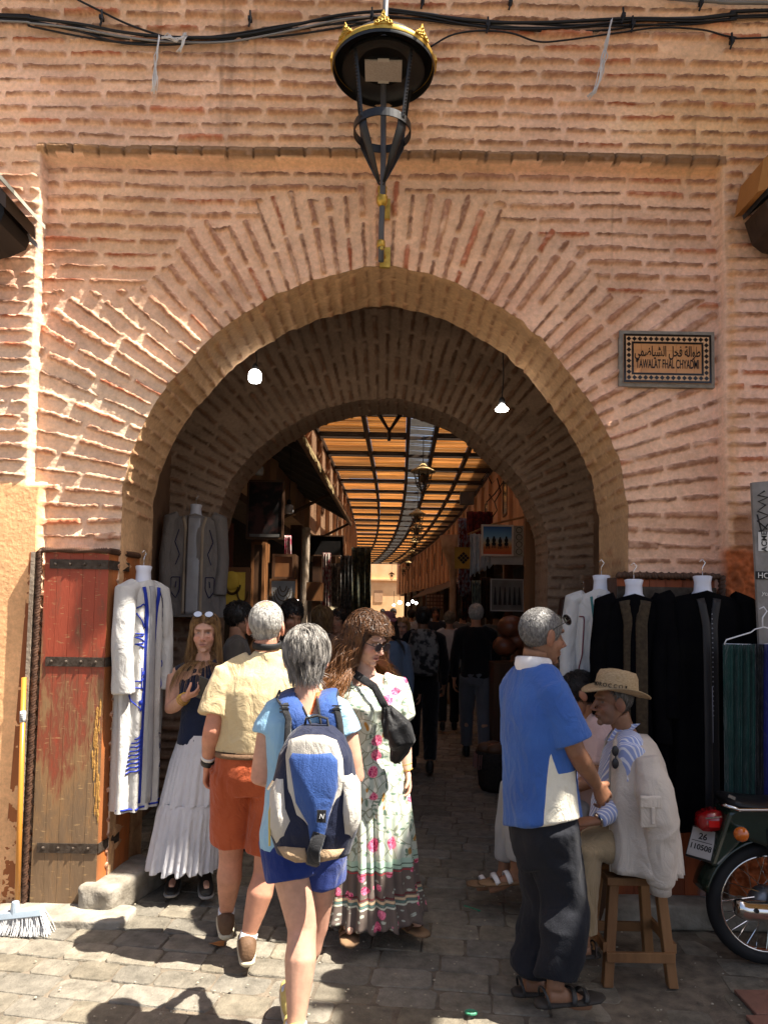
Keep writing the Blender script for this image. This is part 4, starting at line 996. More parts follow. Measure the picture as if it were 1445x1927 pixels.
# ---------------------------------------------------------------- man in the sand coloured t-shirt
def man_tshirt():
    y = 3.42
    J = JJ(head=(502, 1180, y + .02), neck=(505, 1240, y), shL=(428, 1274, y), shR=(574, 1274, y), elL=(399, 1374, y - .06), elR=(598, 1380, y - .04), wrL=(391, 1440, y + .06), wrR=(596, 1450, y + .12),
           hipL=(440, 1455, y), hipR=(520, 1455, y), knL=(435, 1612, 3.50), knR=(500, 1640, 3.42), anL=(426, 1722, 3.60), anR=(466, 1768, 3.37), toL=(424, 1722, 3.80), toR=(464, 1766, 3.57))
    s = Fig('silver haired man from behind in a sand t-shirt and rust red shorts', J, (.06, 1, .02), 'red', old=True, hair=(.5, .48, .45), build=1.22, curl=.55, vox=.0065)
    m = MB(); s.torso(m, [(.20, .200, .143, .01), (.30, .205, .147, .015), (.5, .205, .142, .01), (.72, .208, .132), (.86, .19, .112), (.95, .145, .085), (1.03, .082, .070), (1.07, .068, .066)]); s.yoke(m, .066, .072)
    s.sleeves(m, .74, .078, .082)
    s.cloth('t_shirt', m, fabric('sand cotton', (.58, .46, .27), (.52, .40, .22)), folds=(.010, 7.0), seed=4)
    m = MB(); s.torso(m, [(-.16, .13, .11), (0, .190, .138), (.19, .192, .136)]); s.legs_tube(m, .80, .112, .102, .80)
    s.cloth('shorts', m, fabric('rust cotton', (.40, .085, .03), (.31, .06, .02)), folds=(.009, 6.0), seed=8)
    m = MB(); s.torso(m, [(.165, .196, .141), (.18, .197, .142), (.205, .196, .141)]); m.build('belt', LEATHER, s.root, smooth=True)
    for q in 'LR':
        s.shoe(q, LEATHER, SOLE)
        MB().tube([J['an' + q] + Vector((0, 0, -.03)), J['an' + q] + Vector((0, 0, .0)), lerp(J['an' + q], J['kn' + q], .10)], [.040, .039, .041], 14).build('sock', SOCK, s.root, smooth=True)
    d = J['wrL'] - J['elL']; d.normalize(); a = J['wrL']
    MB().tube([a - d * .045, a - d * .015], .0345, 16).build('watch', mat('black watch', (.02, .02, .02), rough=.4), s.root, smooth=True)
    MB().tube([a - d * .068, a - d * .050], .0355, 16).build('wristband', mat('white wristband', (.75, .75, .74), rough=.6), s.root, smooth=True)
    nb = Vector((J['head'] + J['neck']) / 2) + Vector((0, .0, -.008)); m = MB()
    m.tube([(nb.x + .066 * math.cos(t), nb.y - .005 + .07 * math.sin(t), nb.z + .010 * math.sin(t)) for t in np.linspace(0, 2 * math.pi, 25)], [(.016, .004)] * 25, 6, ref=(0, 0, 1)); m.build('camera_strap', BLACK_RUBBER, s.root, smooth=True)
    reg = hairline(-.062, 1.5, 0., lambda p: np.hypot(p[:, 0] - .004, p[:, 1] + .050) + np.maximum(0, .100 - p[:, 2]) * 1.2 > .032)
    s.hair_strands('hair', GREY_HAIR, 6500, .040, .0009, top=(.006, -.055, .112), region=reg, gravity=.10, lift=.005, jitter=.9, seed=11, cling=-.03)
    return s
man_tshirt()
# ---------------------------------------------------------------- woman with the rucksack
def rucksack(s, c, w, d, h, fwd):
    """c: centre of the back panel; fwd points to the wearer"""
    root = thing('rucksack', 'blue and grey rucksack with black straps on the back of the woman in blue shorts', 'rucksack', tuple(c))
    f = unit(fwd); r = unit(np.cross(f, (0, 0, 1))); u = np.array([0, 0, 1.]); c = np.array(c, float)
    BLUE = fabric('rucksack blue nylon', (.035, .085, .27), (.025, .06, .20), rough=.6, bump=.3); NAVY = fabric('rucksack navy nylon', (.012, .016, .04), rough=.6); GREY = fabric('rucksack grey canvas', (.50, .47, .42), (.42, .39, .34), rough=.8)
    def sec(z, hw, dep, out=0., n=36, p=.62):
        a = np.linspace(0, 2 * np.pi, n, endpoint=False); ca, sa = np.cos(a), np.sin(a)
        return c + u * z + np.outer(np.sign(ca) * np.abs(ca) ** p * hw, r) - f * (dep / 2 + out) - np.outer(np.sign(sa) * np.abs(sa) ** p * dep / 2, f)
    m = MB(); m.loft([sec(-.225, .085, .12), sec(-.21, .125, .17), sec(-.13, .152, .185), sec(0, .150, .18), sec(.12, .125, .165), sec(.18, .095, .13), sec(.21, .055, .08)])
    me = remesh(m, .006, 3); V = get_co(me); V += get_no(me) * (.006 * fbm(V * np.array([9, 9, 5]), 3, 3))[:, None]; set_co(me, V); link('pack_body', me, NAVY, root)
    def panel(name, poly, dep, material, thick=.018, bulge=.02, nres=26):
        """soft panel over the outer face: poly in (x right, z up)"""
        poly = np.array(poly, float); x0, z0 = poly.min(0); x1, z1 = poly.max(0); m = MB(); q = [c + r * x + u * z - f * dep for x, z in poly]
        cen = poly.mean(0); rings = []
        for sc, o in ((1.0, -.03), (1.0, 0), (.97, thick * .7), (.86, thick), (.5, thick + bulge * .7), (.05, thick + bulge)):
            rings.append(np.array([c + r * (cen[0] + (x - cen[0]) * sc) + u * (cen[1] + (z - cen[1]) * sc) - f * (dep + o - 1.6 * (x * sc) ** 2) for x, z in poly]))
        m.loft(rings); o = m.build(name, material, root, smooth=True); return o
    panel('grey_border', [(-.095, .13), (-.085, .178), (-.03, .196), (.03, .196), (.075, .178), (.098, .12), (.112, -.02), (.07, -.17), (.0, -.12), (-.055, -.07), (-.085, .02)], .175, GREY, .012, .004)
    panel('front_pocket', [(-.082, .12), (-.07, .142), (.06, .146), (.082, .12), (.086, .03), (.06, -.06), (.04, -.165), (.0, -.165), (-.012, -.09), (-.055, -.02)], .185, BLUE, .016, .018)
    panel('side_pocket', [(.098, .08), (.13, .07), (.158, .02), (.162, -.10), (.135, -.16), (.105, -.16), (.095, -.06)], .140, GREY, .035, .02)
    panel('side_pocket', [(-.100, .06), (-.128, .05), (-.150, 0), (-.152, -.13), (-.12, -.175), (-.085, -.16), (-.06, -.09), (-.085, -.04)], .150, GREY, .03, .015)
    panel('bottom_patch', [(-.115, -.175), (-.09, -.168), (-.02, -.170), (-.01, -.215), (-.05, -.218), (-.09, -.205)], .180, fabric('tan patch', (.36, .25, .15)), .010, .006)
    panel('bottom_patch', [(.03, -.175), (.11, -.175), (.09, -.205), (.03, -.215)], .180, fabric('tan patch', (.36, .25, .15)), .010, .006)
    ST = fabric('black webbing', (.02, .02, .022))
    m = MB(); m.tube([c + r * x + u * z - f * q for x, z, q in ((.03, -.11, .215), (.012, -.17, .222), (.01, -.215, .19), (.0, -.24, .14))], [(.022, .004)] * 4, 8, ref=r); m.build('compression_strap', ST, root, smooth=True)
    m = MB(); a = c + r * .036 + u * -.052 - f * .224; m.box(a, (.030, .004, .040), np.stack([r, f, u], 1)); lb = m.build('sewn_label', ST, root)
    text_mesh('N', .022, mat('white print', (.75, .75, .75)), lb, a - f * .004 , r, u, .0006, shear=.25, name='mark')
    m = MB(); m.tube([c + r * -.125 + u * .02 - f * .15, c + r * -.145 + u * -.06 - f * .155, c + r * -.14 + u * -.17 - f * .165], .004, 6); m.build('zip', mat('yellow zip', (.6, .45, .12), rough=.5), root)
    m = MB(); m.tube([c + r * -.132 + u * .045 - f * .165, c + r * -.15 + u * .015 - f * .165], .005, 6); m.build('zip_puller', CHROME, root)
    m = MB(); m.tube([c + r * x + u * z - f * .05 for x, z in ((-.045, .20), (-.04, .235), (0, .245), (.035, .235), (.04, .20))], [(.012, .005)] * 5, 8, ref=f); m.build('grab_handle', ST, root, smooth=True)
    for sgn, shj in ((-1, s.J['shL']), (1, s.J['shR'])):
        top = lerp(shj, s.J['neck'], .42) + s.up * .062; pts = [c + r * sgn * .05 + u * .19 - f * .03, lerp(c + r * sgn * .05 + u * .19, top, .55) - f * .055 + u * .01, top - f * .05 + u * -.012, top + f * .03 + u * .004, top + f * .11 - u * .07]
        stp = MB().tube(pts, [(.036, .009)] * 5, 10, ref=np.array([1., 0, .2 * sgn])).build('shoulder_strap', BLUE, root, smooth=True)
        for o in (-1, 1): MB().tube([np.array(p) + r * o * .036 - f * .001 for p in pts], .0042, 6).build('strap_piping', ST, stp, smooth=True)
        q = [np.array(pts[0]) * .5 + np.array(pts[1]) * .5 + r * sgn * .034 - f * .013, np.array(pts[1]) + r * sgn * .03 - f * .013, np.array(pts[2]) * .5 + np.array(pts[1]) * .5 + r * sgn * .012 - f * .011]
        MB().tube([c + r * sgn * .10 + u * .10 - f * .10] + q, [(.012, .003)] * 4, 6, ref=r).build('adjuster_strap', ST, stp, smooth=True)
        bk = MB(); p = np.array(q[1]); 
        for dz in (-.012, 0, .012): bk.box(p + u * dz - f * .004, (.034, .006, .005), np.stack([r, f, u], 1))
        bk.build('buckle', mat('black buckle', (.03, .03, .032), rough=.3), stp)
def woman_rucksack():
    y = 2.72
    J = JJ(head=(577, 1242, y + .03), neck=(579, 1318, y + .0), shL=(514, 1347, y), shR=(643, 1347, y), elL=(490, 1462, y - .02), elR=(668, 1460, y - .01), wrL=(560, 1468, y + .24), wrR=(608, 1466, y + .24),
           hipL=(541, 1580, y), hipR=(606, 1580, y + .02), knL=(569, 1748, 2.66), knR=(592, 1742, 2.80), anL=(557, 1935, 2.56), anR=(548, 1866, 2.86), toL=(553, 1940, 2.76), toR=(545, 1868, 3.06))
    s = Fig('grey haired woman from behind in a pale blue top and navy shorts, carrying a rucksack', J, (-.03, 1, -.30), 'fair', male=False, hair=(.2, .18, .16), scale=.95, build=1.08, curl=.8, vox=.006)
    m = MB(); s.torso(m, [(-.05, .172, .128), (.05, .180, .13), (.25, .165, .125), (.5, .158, .122), (.72, .170, .118), (.86, .168, .102), (.92, .140, .088)]); s.yoke(m, .060, .060, 0., .38)
    s.sleeves(m, .30, .060, .066)
    s.cloth('blue_top', m, fabric('pale blue jersey', (.30, .50, .66), (.25, .44, .60)), folds=(.008, 8.0), seed=14, vox=.0055)
    m = MB(); s.torso(m, [(-.16, .11, .10), (-.03, .166, .124), (.12, .158, .12)]); s.legs_tube(m, .42, .104, .110, .42)
    s.cloth('shorts', m, fabric('navy cotton', (.022, .045, .20), (.015, .03, .15)), folds=(.008, 8.0), seed=18, vox=.0055)
    s.shoe('R', mat('yellow trainer', (.60, .47, .17), (.5, .38, .12), scale=20, rough=.7, bump=.3), SOLE); s.shoe('L', mat('yellow trainer', (.6, .47, .17)), SOLE)
    for q in 'LR': MB().tube([J['an' + q] + Vector((0, 0, -.03)), J['an' + q] + Vector((0, 0, .0)), J['an' + q] + Vector((0, 0, .018))], [.036, .037, .038], 14).build('sock', SOCK, s.root, smooth=True)
    reg = hairline(-.066, 1.4)
    s.hair_strands('hair', DARKGREY_HAIR, 7000, .085, .0010, top=(-.012, -.035, .12), region=reg, gravity=.25, lift=.013, jitter=.5, seed=21, cap_scale=1.09, wave=.0005, cling=-.045)
    c = lerp(s.pel, J['neck'], .49) - s.fwd * .125; c = np.array([P(597, 1472, c[1]).x, c[1], P(597, 1472, c[1]).z])
    rucksack(s, c, .3, .18, .5, s.fwd)
    # camera cord in orange, over the right shoulder
    a = lerp(J['shR'], J['neck'], .68) + s.up * .05; MB().tube([a + s.fwd * .06, a - s.fwd * .035, lerp(a, s.pel, .22) - s.fwd * .098 - s.lat * .03, lerp(a, s.pel, .33) - s.fwd * .11 - s.lat * .05], [(.008, .003)] * 4, 6, ref=s.lat).build('orange_cord', mat('orange cord', (.70, .15, .04), rough=.6), s.root, smooth=True)
woman_rucksack()
# ---------------------------------------------------------------- woman in the flowered dress
def floral_mat(name, z_band=.0):
    m, t, b = nodes(name); b.inputs['Roughness'].default_value = .85; b.inputs['Specular IOR Level'].default_value = .15; b.inputs['Sheen Weight'].default_value = .1
    L = t.links.new; tc = N(t, 'ShaderNodeTexCoord'); mp = N(t, 'ShaderNodeMapping'); L(tc.outputs['Object'], mp.inputs[0]); mp.inputs['Scale'].default_value = (1.0, .55, 1.0)
    wz = N(t, 'ShaderNodeTexNoise', i_Scale=9.0, i_Detail=2.0); L(mp.outputs[0], wz.inputs[0]); wv = N(t, 'ShaderNodeVectorMath', operation='MULTIPLY_ADD'); L(wz.outputs[1], wv.inputs[0]); wv.inputs[1].default_value = (.05,) * 3; L(mp.outputs[0], wv.inputs[2])
    def mixc(fac, a, bb):
        mx = N(t, 'ShaderNodeMix', data_type='RGBA'); L(fac, mx.inputs[0]); 
        if isinstance(a, tuple): mx.inputs[6].default_value = c4(a)
        else: L(a, mx.inputs[6])
        if isinstance(bb, tuple): mx.inputs[7].default_value = c4(bb)
        else: L(bb, mx.inputs[7])
        return mx.outputs[2]
    def mth(op, a, bb=0., cl=False):
        q = N(t, 'ShaderNodeMath', operation=op); q.use_clamp = cl
        for i, v in enumerate((a, bb)):
            if isinstance(v, (int, float)): q.inputs[i].default_value = v
            else: L(v, q.inputs[i])
        return q.outputs[0]
    def lay(scale, thr, soft, pick, vec, seed):
        of = N(t, 'ShaderNodeVectorMath', operation='ADD'); L(vec, of.inputs[0]); of.inputs[1].default_value = (seed * 3.1, seed * 1.7, seed * 2.3)
        v = N(t, 'ShaderNodeTexVoronoi', i_Scale=scale, i_Randomness=.9); L(of.outputs[0], v.inputs['Vector']); sp = N(t, 'ShaderNodeSeparateColor'); L(v.outputs['Color'], sp.inputs[0])
        d = mth('MULTIPLY', mth('SUBTRACT', thr, v.outputs['Distance']), 1 / soft, True); g = mth('GREATER_THAN', sp.outputs[0], 1 - pick); return mth('MULTIPLY', d, g, True), v.outputs['Distance']
    base = mixc(wz.outputs[0], (.42, .50, .41), (.52, .54, .46))
    sc1 = N(t, 'ShaderNodeMapping'); L(wv.outputs[0], sc1.inputs[0]); sc1.inputs['Scale'].default_value = (1, 1, .42); sc1.inputs['Rotation'].default_value = (0, .7, 0)
    sc2 = N(t, 'ShaderNodeMapping'); L(wv.outputs[0], sc2.inputs[0]); sc2.inputs['Scale'].default_value = (.45, 1, 1); sc2.inputs['Rotation'].default_value = (0, .5, 0)
    f, _ = lay(38, .42, .12, .75, sc1.outputs[0], 1); col = mixc(f, base, (.70, .72, .62))
    f, _ = lay(44, .34, .08, .60, sc2.outputs[0], 2); col = mixc(f, col, (.17, .25, .19))
    f, _ = lay(34, .30, .08, .45, sc1.outputs[0], 5); col = mixc(f, col, (.13, .20, .15))
    f, _ = lay(26, .26, .06, .32, sc1.outputs[0], 3); col = mixc(f, col, (.42, .22, .05))
    wl = N(t, 'ShaderNodeTexVoronoi', feature='DISTANCE_TO_EDGE', i_Scale=15.0); L(wv.outputs[0], wl.inputs['Vector']); ln = mth('LESS_THAN', wl.outputs[0], .028); col = mixc(mth('MULTIPLY', ln, .75), col, (.16, .17, .10))
    f, d = lay(9.5, .31, .04, .66, wv.outputs[0], 4)
    pn = N(t, 'ShaderNodeTexNoise', i_Scale=75.0, i_Detail=2.0, i_Distortion=1.2); L(mp.outputs[0], pn.inputs[0]); pr = N(t, 'ShaderNodeValToRGB'); pr.color_ramp.elements[0].position = .38; pr.color_ramp.elements[1].position = .58; pr.color_ramp.elements[0].color = (.36, .015, .085, 1); pr.color_ramp.elements[1].color = (.80, .22, .33, 1); L(pn.outputs[0], pr.inputs[0]); col = mixc(f, col, pr.outputs[0])
    # the printed border near the hem
    sz = N(t, 'ShaderNodeSeparateXYZ'); L(tc.outputs['Object'], sz.inputs[0]); z = sz.outputs[2]
    zz = mth('ADD', z, mth('MULTIPLY', wz.outputs[0], .0))
    def band(a, bb): return mth('MULTIPLY', mth('GREATER_THAN', zz, a), mth('LESS_THAN', zz, bb))
    dark, _ = lay(16, .36, .05, .70, wv.outputs[0], 7); bcol = mixc(dark, (.13, .10, .085), pr.outputs[0]); f2, _ = lay(40, .30, .08, .6, sc2.outputs[0], 8); bcol = mixc(f2, bcol, (.40, .43, .36))
    f3, _ = lay(16, .36, .05, .70, wv.outputs[0], 7); bcol = mixc(f3, bcol, pr.outputs[0])
    col = mixc(band(.0, .40), col, bcol)
    col = mixc(band(.385, .43), col, (.36, .50, .40)); 
    for a, bb, cc in ((.262, .27, (.12, .03, .03)), (.245, .256, (.55, .40, .25)), (.232, .243, (.10, .16, .14)), (.222, .230, (.5, .52, .42)), (.40, .406, (.10, .14, .10)), (.372, .378, (.35, .04, .05)), (.085, .092, (.5, .5, .4)), (.098, .106, (.06, .09, .08))): col = mixc(band(a, bb), col, cc)
    zig = N(t, 'ShaderNodeTexVoronoi', i_Scale=55.0, i_Randomness=.1); L(mp.outputs[0], zig.inputs['Vector']); col = mixc(mth('MULTIPLY', band(.0, .082), mth('GREATER_THAN', zig.outputs[0], .0)), col, (.20, .36, .31)); col = mixc(mth('MULTIPLY', band(.0, .080), mth('LESS_THAN', zig.outputs[0], .38)), col, (.52, .56, .48))
    L(col, b.inputs['Base Color'])
    nb = N(t, 'ShaderNodeTexNoise', i_Scale=200.0); L(tc.outputs['Object'], nb.inputs[0]); bp = N(t, 'ShaderNodeBump', i_Strength=.2, i_Distance=.004); L(nb.outputs[0], bp.inputs['Height']); L(bp.outputs[0], b.inputs['Normal'])
    return m
def sunglasses(parent, HF, hc, k, tilt=0., up=0., fwd=0., name='sunglasses', lens=(.02, .02, .022), rim=.0022, mir=False):
    m = MB(); A = lambda x, y, z: hc + HF @ (np.array([x, y + fwd, z + up]) * k)
    Rt = np.array(Matrix.Rotation(tilt, 3, 'X'))
    B = lambda x, y, z: hc + HF @ ((np.array([0, .06 + fwd, .01 + up]) + Rt @ (np.array([x, y - .06, z - .01]))) * k)
    for s_ in (-1, 1):
        m.tube([B(s_ * .033 + .0255 * math.cos(t), .104, .009 + .0225 * math.sin(t)) for t in np.linspace(0, 2 * math.pi, 19)], rim, 6)
        m.tube([B(s_ * .058, .102, .013), B(s_ * .074, .07, .014), B(s_ * .079, .0, .010), B(s_ * .077, -.02, -.004)], .0022, 6)
    m.tube([B(-.010, .106, .013), B(0, .108, .016), B(.010, .106, .013)], .002, 6)
    o = m.build(name, mat('dark spectacle frame', (.03, .025, .022), rough=.3, spec=.5), parent, smooth=True)
    l = MB()
    for s_ in (-1, 1): l.add([B(s_ * .033 + .024 * math.cos(t), .104 + .002, .009 + .021 * math.sin(t)) for t in np.linspace(0, 2 * math.pi, 18, endpoint=False)], [tuple(range(18))])
    l.build('lens', mat('mirror lens' if mir else 'dark lens', lens, rough=.06, spec=.8, metal=1.0 if mir else 0.), o)
    return o
def woman_dress():
    y = 3.72
    J = JJ(head=(693, 1207, y - .02), neck=(688, 1272, y + .02), shL=(741, 1296, y + .05), shR=(634, 1294, y - .02), elL=(758, 1382, y + .08), elR=(622, 1385, y - .06), wrL=(766, 1452, y + .02), wrR=(640, 1455, y - .12),
           hipL=(724, 1450, y + .04), hipR=(668, 1450, y), knL=(732, 1590, y - .02), knR=(664, 1590, y - .08), anL=(752, 1706, y + .02), anR=(656, 1716, y - .08), toL=(790, 1712, y - .10), toR=(660, 1728, y - .28))
    s = Fig('long haired woman in a mint dress printed with pink roses, looking down to one side', J, (.72, -.62, -.34), 'pale', male=False, hair=(.06, .03, .015), scale=.98, build=1.15, lips=(.30, .05, .06), mouth_open=.8, vox=.0065, curl=.6)
    FL = floral_mat('mint rose print')
    # bodice + skirt as one dress
    m = MB(); s.torso(m, [(.10, .172, .125), (.35, .158, .120, .01), (.55, .166, .135, .02), (.68, .172, .145, .03), (.80, .172, .125, .015), (.90, .165, .10)]); s.yoke(m, .072, .062, 0., .45)
    for q in 'LR':
        sh, el = s.J['sh' + q], s.J['el' + q]; m.tube([lerp(sh, s.J['neck'], .3) - s.up * .03, sh + s.up * .008, lerp(sh, el, .35), lerp(sh, el, .62), lerp(sh, el, .72)], [.065, .078, .092, .090, .070], 18)
    s.cloth('bodice', m, FL, folds=(.011, 9.0), seed=24, vox=.006)
    hem = P(699, 1722, y); hem.z = .125
    rg = skirt(s, lerp(s.pel, J['neck'], .17), hem, [(0, .158, .122), (.15, .185, .15), (.35, .20, .17), (.60, .215, .19), (.78, .225, .20), (.80, .225, .205), (1, .262, .25)], pleat=.030, freq=24, seed=2)
    sk = MB().loft(rg, cap=False); o = sk.build('skirt', FL, s.root, smooth=True); md = o.modifiers.new('s', 'SOLIDIFY'); md.thickness = .003
    for q in 'LR': s.shoe(q, mat('brown sandal', (.10, .045, .025), rough=.5), mat('cork sole', (.25, .15, .08), rough=.8), 'sandal')
    # neckline skin patch: V of the chest
    reg = hairline(-.05, 1.75, .005)
    toL = lambda v: tuple(v)
    sw = [(lerp(s.pel, J['neck'], .80), np.array([.20, .20, .16]) / s.k), (lerp(J['shL'], J['neck'], .4), np.array([.09, .09, .085])), (lerp(J['shR'], J['neck'], .4), np.array([.09, .09, .085]))]
    s.hair_strands('hair', BROWN_HAIR, 5200, .40, .0014, top=(.0, .03, .125), region=reg, gravity=.16, lift=.034, jitter=.9, seed=31, wave=.0075, wf=40., seg=24, part=True, cap_scale=1.06, cling=.0, face_clear=True, body_r=sw)
    sunglasses(s.root, s.HF, s.hc, s.k, lens=(.015, .012, .014))
    # black drawstring bag worn across the chest
    bag = thing('drawstring_bag', 'black cloth drawstring bag hanging at the hip of the woman in the rose print dress', 'bag', tuple(P(750, 1385, y - .14)))
    yb = y - .16; m = MB(); pts = [P(726, 1330, yb), P(734, 1348, yb), P(748, 1372, yb - .03), P(757, 1392, yb - .03), P(752, 1412, yb), P(742, 1434, yb)]
    m.tube(pts, [(.022, .02), (.045, .035), (.075, .06), (.072, .058), (.045, .04), (.02, .02)], 20, ref=(1, 0, .3)); me = remesh(m, .006, 3); V = get_co(me); no = get_no(me)
    ax = np.array(P(735, 1440, yb)) - np.array(P(726, 1330, yb)); ax = unit(ax); q = V - np.array(pts[0]); ang = np.arctan2(q @ np.array([0, 1., 0]), q @ unit(np.cross(ax, [0, 1, 0]))); V += no * (.006 * np.sin(ang * 9 + 3 * fbm(V * 8, 2, 4)))[:, None]; set_co(me, V); link('pouch', me, fabric('black nylon', (.012, .012, .013), rough=.5), bag)
    m = MB(); a = lerp(J['shR'], J['neck'], .45) + s.up * .06; ch = lerp(s.pel, J['neck'], .62); m.tube([a - s.fwd * .08, a + s.fwd * .05, P(704, 1292, y - .145), P(718, 1318, y - .168), P(727, 1334, yb - .01)], [(.020, .003)] * 5, 8, ref=(.6, 0, .8)); m.build('bag_strap', fabric('black webbing', (.02, .02, .022)), bag, smooth=True)
    m = MB(); d = J['wrL'] - J['elL']; d.normalize()
    for o_ in (.0, .03): m.tube([J['wrL'] - d * (.01 + o_) + Vector((.029 * math.cos(t), .029 * math.sin(t), .006 * math.cos(t))) for t in np.linspace(0, 6.283, 17)], .0022, 5)
    m.build('bracelet', GOLD, s.root, smooth=True)
woman_dress()
# ---------------------------------------------------------------- girl with the phone
def girl():
    y = 4.22
    J = JJ(head=(386, 1192, y), neck=(383, 1252, y + .02), shL=(427, 1268, y + .02), shR=(330, 1270, y + .02), elL=(440, 1345, y + .04), elR=(322, 1334, y - .04), wrL=(425, 1405, y - .04), wrR=(350, 1312, y - .22),
           hipL=(410, 1420, y), hipR=(352, 1420, y), knL=(402, 1540, y - .02), knR=(345, 1540, y), anL=(386, 1643, y), anR=(330, 1640, y + .05), toL=(392, 1655, y - .2), toR=(322, 1650, y - .14))
    s = Fig('young woman with long blond hair in a navy top and tiered white skirt', J, (.10, -1, -.06), 'fair', male=False, hair=(.16, .09, .04), scale=.95, lips=(.34, .12, .10), vox=.0065, curl=.9, build=.9, hands={'R': dict(d=(.75, -.15, .30), n=(.0, .25, 1), curl=.85, thumb=.9)})
    m = MB(); s.torso(m, [(.13, .150, .110), (.3, .134, .10), (.5, .128, .100), (.66, .142, .118, .015), (.80, .150, .105), (.90, .130, .088), (.96, .098, .075), (1.0, .072, .062)]); s.yoke(m, .052, .060, .10, .66)
    s.cloth('waistcoat', m, fabric('navy linen', (.012, .018, .045), (.008, .012, .03)), folds=(.006, 8.0), seed=34)
    W = fabric('white muslin', (.56, .55, .57), (.50, .49, .52), rough=.9)
    hem = P(352, 1618, y); hem.z = .17
    top = lerp(s.pel, J['neck'], .24); mid = lerp(top, np.array(hem), .52)
    a = MB().loft(skirt(s, top, mid, [(0, .128, .10), (.4, .16, .13), (1, .185, .17)], pleat=.010, freq=30, seed=5), cap=False).build('skirt', W, s.root, smooth=True)
    b = MB().loft(skirt(s, mid + np.array([0, 0, .01]), np.array(hem), [(0, .184, .168), (.15, .20, .18), (1, .215, .205)], pleat=.022, freq=38, seed=6), cap=False).build('skirt_tier', W, a, smooth=True)
    for o in (a, b): md = o.modifiers.new('s', 'SOLIDIFY'); md.thickness = .002
    for q in 'LR': s.shoe(q, DARK_SHOE, mat('grey sole', (.25, .23, .21)))
    reg = hairline(-.05, 1.6, .0)
    sw = [(lerp(s.pel, J['neck'], .80), np.array([.165, .17, .13]) / s.k)]
    s.hair_strands('hair', BLOND_HAIR, 4600, .36, .0013, top=(0, .05, .12), region=reg, gravity=.30, lift=.014, jitter=.25, seed=41, wave=.0006, wf=30, seg=20, part=True, cap_scale=1.03, cling=.0, face_clear=True, body_r=sw)
    sunglasses(s.root, s.HF, s.hc, s.k, tilt=.75, up=.085, fwd=-.012, lens=(.55, .57, .60), mir=True)
    # phone
    p = np.array(J['wrR']) + np.array([.105, -.03, .052]); ph = thing('phone', 'dark phone held up in the hand of the young woman in the white skirt', 'phone', tuple(p)); Rm = np.array(Matrix.Rotation(R(20), 3, 'Y') @ Matrix.Rotation(R(-60), 3, 'X'))
    MB().box(p, (.075, .15, .009), Rm).build('phone_case', mat('black phone case', (.03, .028, .03), rough=.3), ph, bevel=.004)
    m = MB()
    for dx, dy in ((-.018, .05), (.0, .05), (-.018, .03)): m.lathe((0, 0, 0), [(.007, 0), (.007, .003), (.001, .003)], 12)
    V = np.concatenate(m.v); k = len(V) // 3
    for i, (dx, dy) in enumerate(((-.022, .055), (-.004, .055), (-.022, .036))): V[i * k:(i + 1) * k] = (V[i * k:(i + 1) * k] * np.array([1, 1, -1]) + np.array([dx, dy, -.005])) @ Rm.T + p
    m.v = [V]; m.build('camera_lens', mat('lens glass', (.05, .05, .06), rough=.1), ph)
    d = unit(np.array(J['wrR']) - np.array(J['elR'])); m = MB(); u1 = unit(np.cross(d, (0, 0, 1))); u2 = np.cross(d, u1)
    for o_ in (.01, .03, .05): m.tube([np.array(J['wrR']) - d * o_ + (u1 * math.cos(t) + u2 * math.sin(t)) * (.028 + .1 * o_) for t in np.linspace(0, 6.283, 17)], .0028, 5)
    m.build('bangle', GOLD, s.root, smooth=True)
    m = MB()
    for sx in (-1, 1): m.tube([s.hc + s.HF @ (np.array([sx * .078, .0, -.045]) * s.k), s.hc + s.HF @ (np.array([sx * .079, .0, -.075]) * s.k)], [.004, .008], 8)
    m.build('earring', CHROME, s.root, smooth=True)
girl()
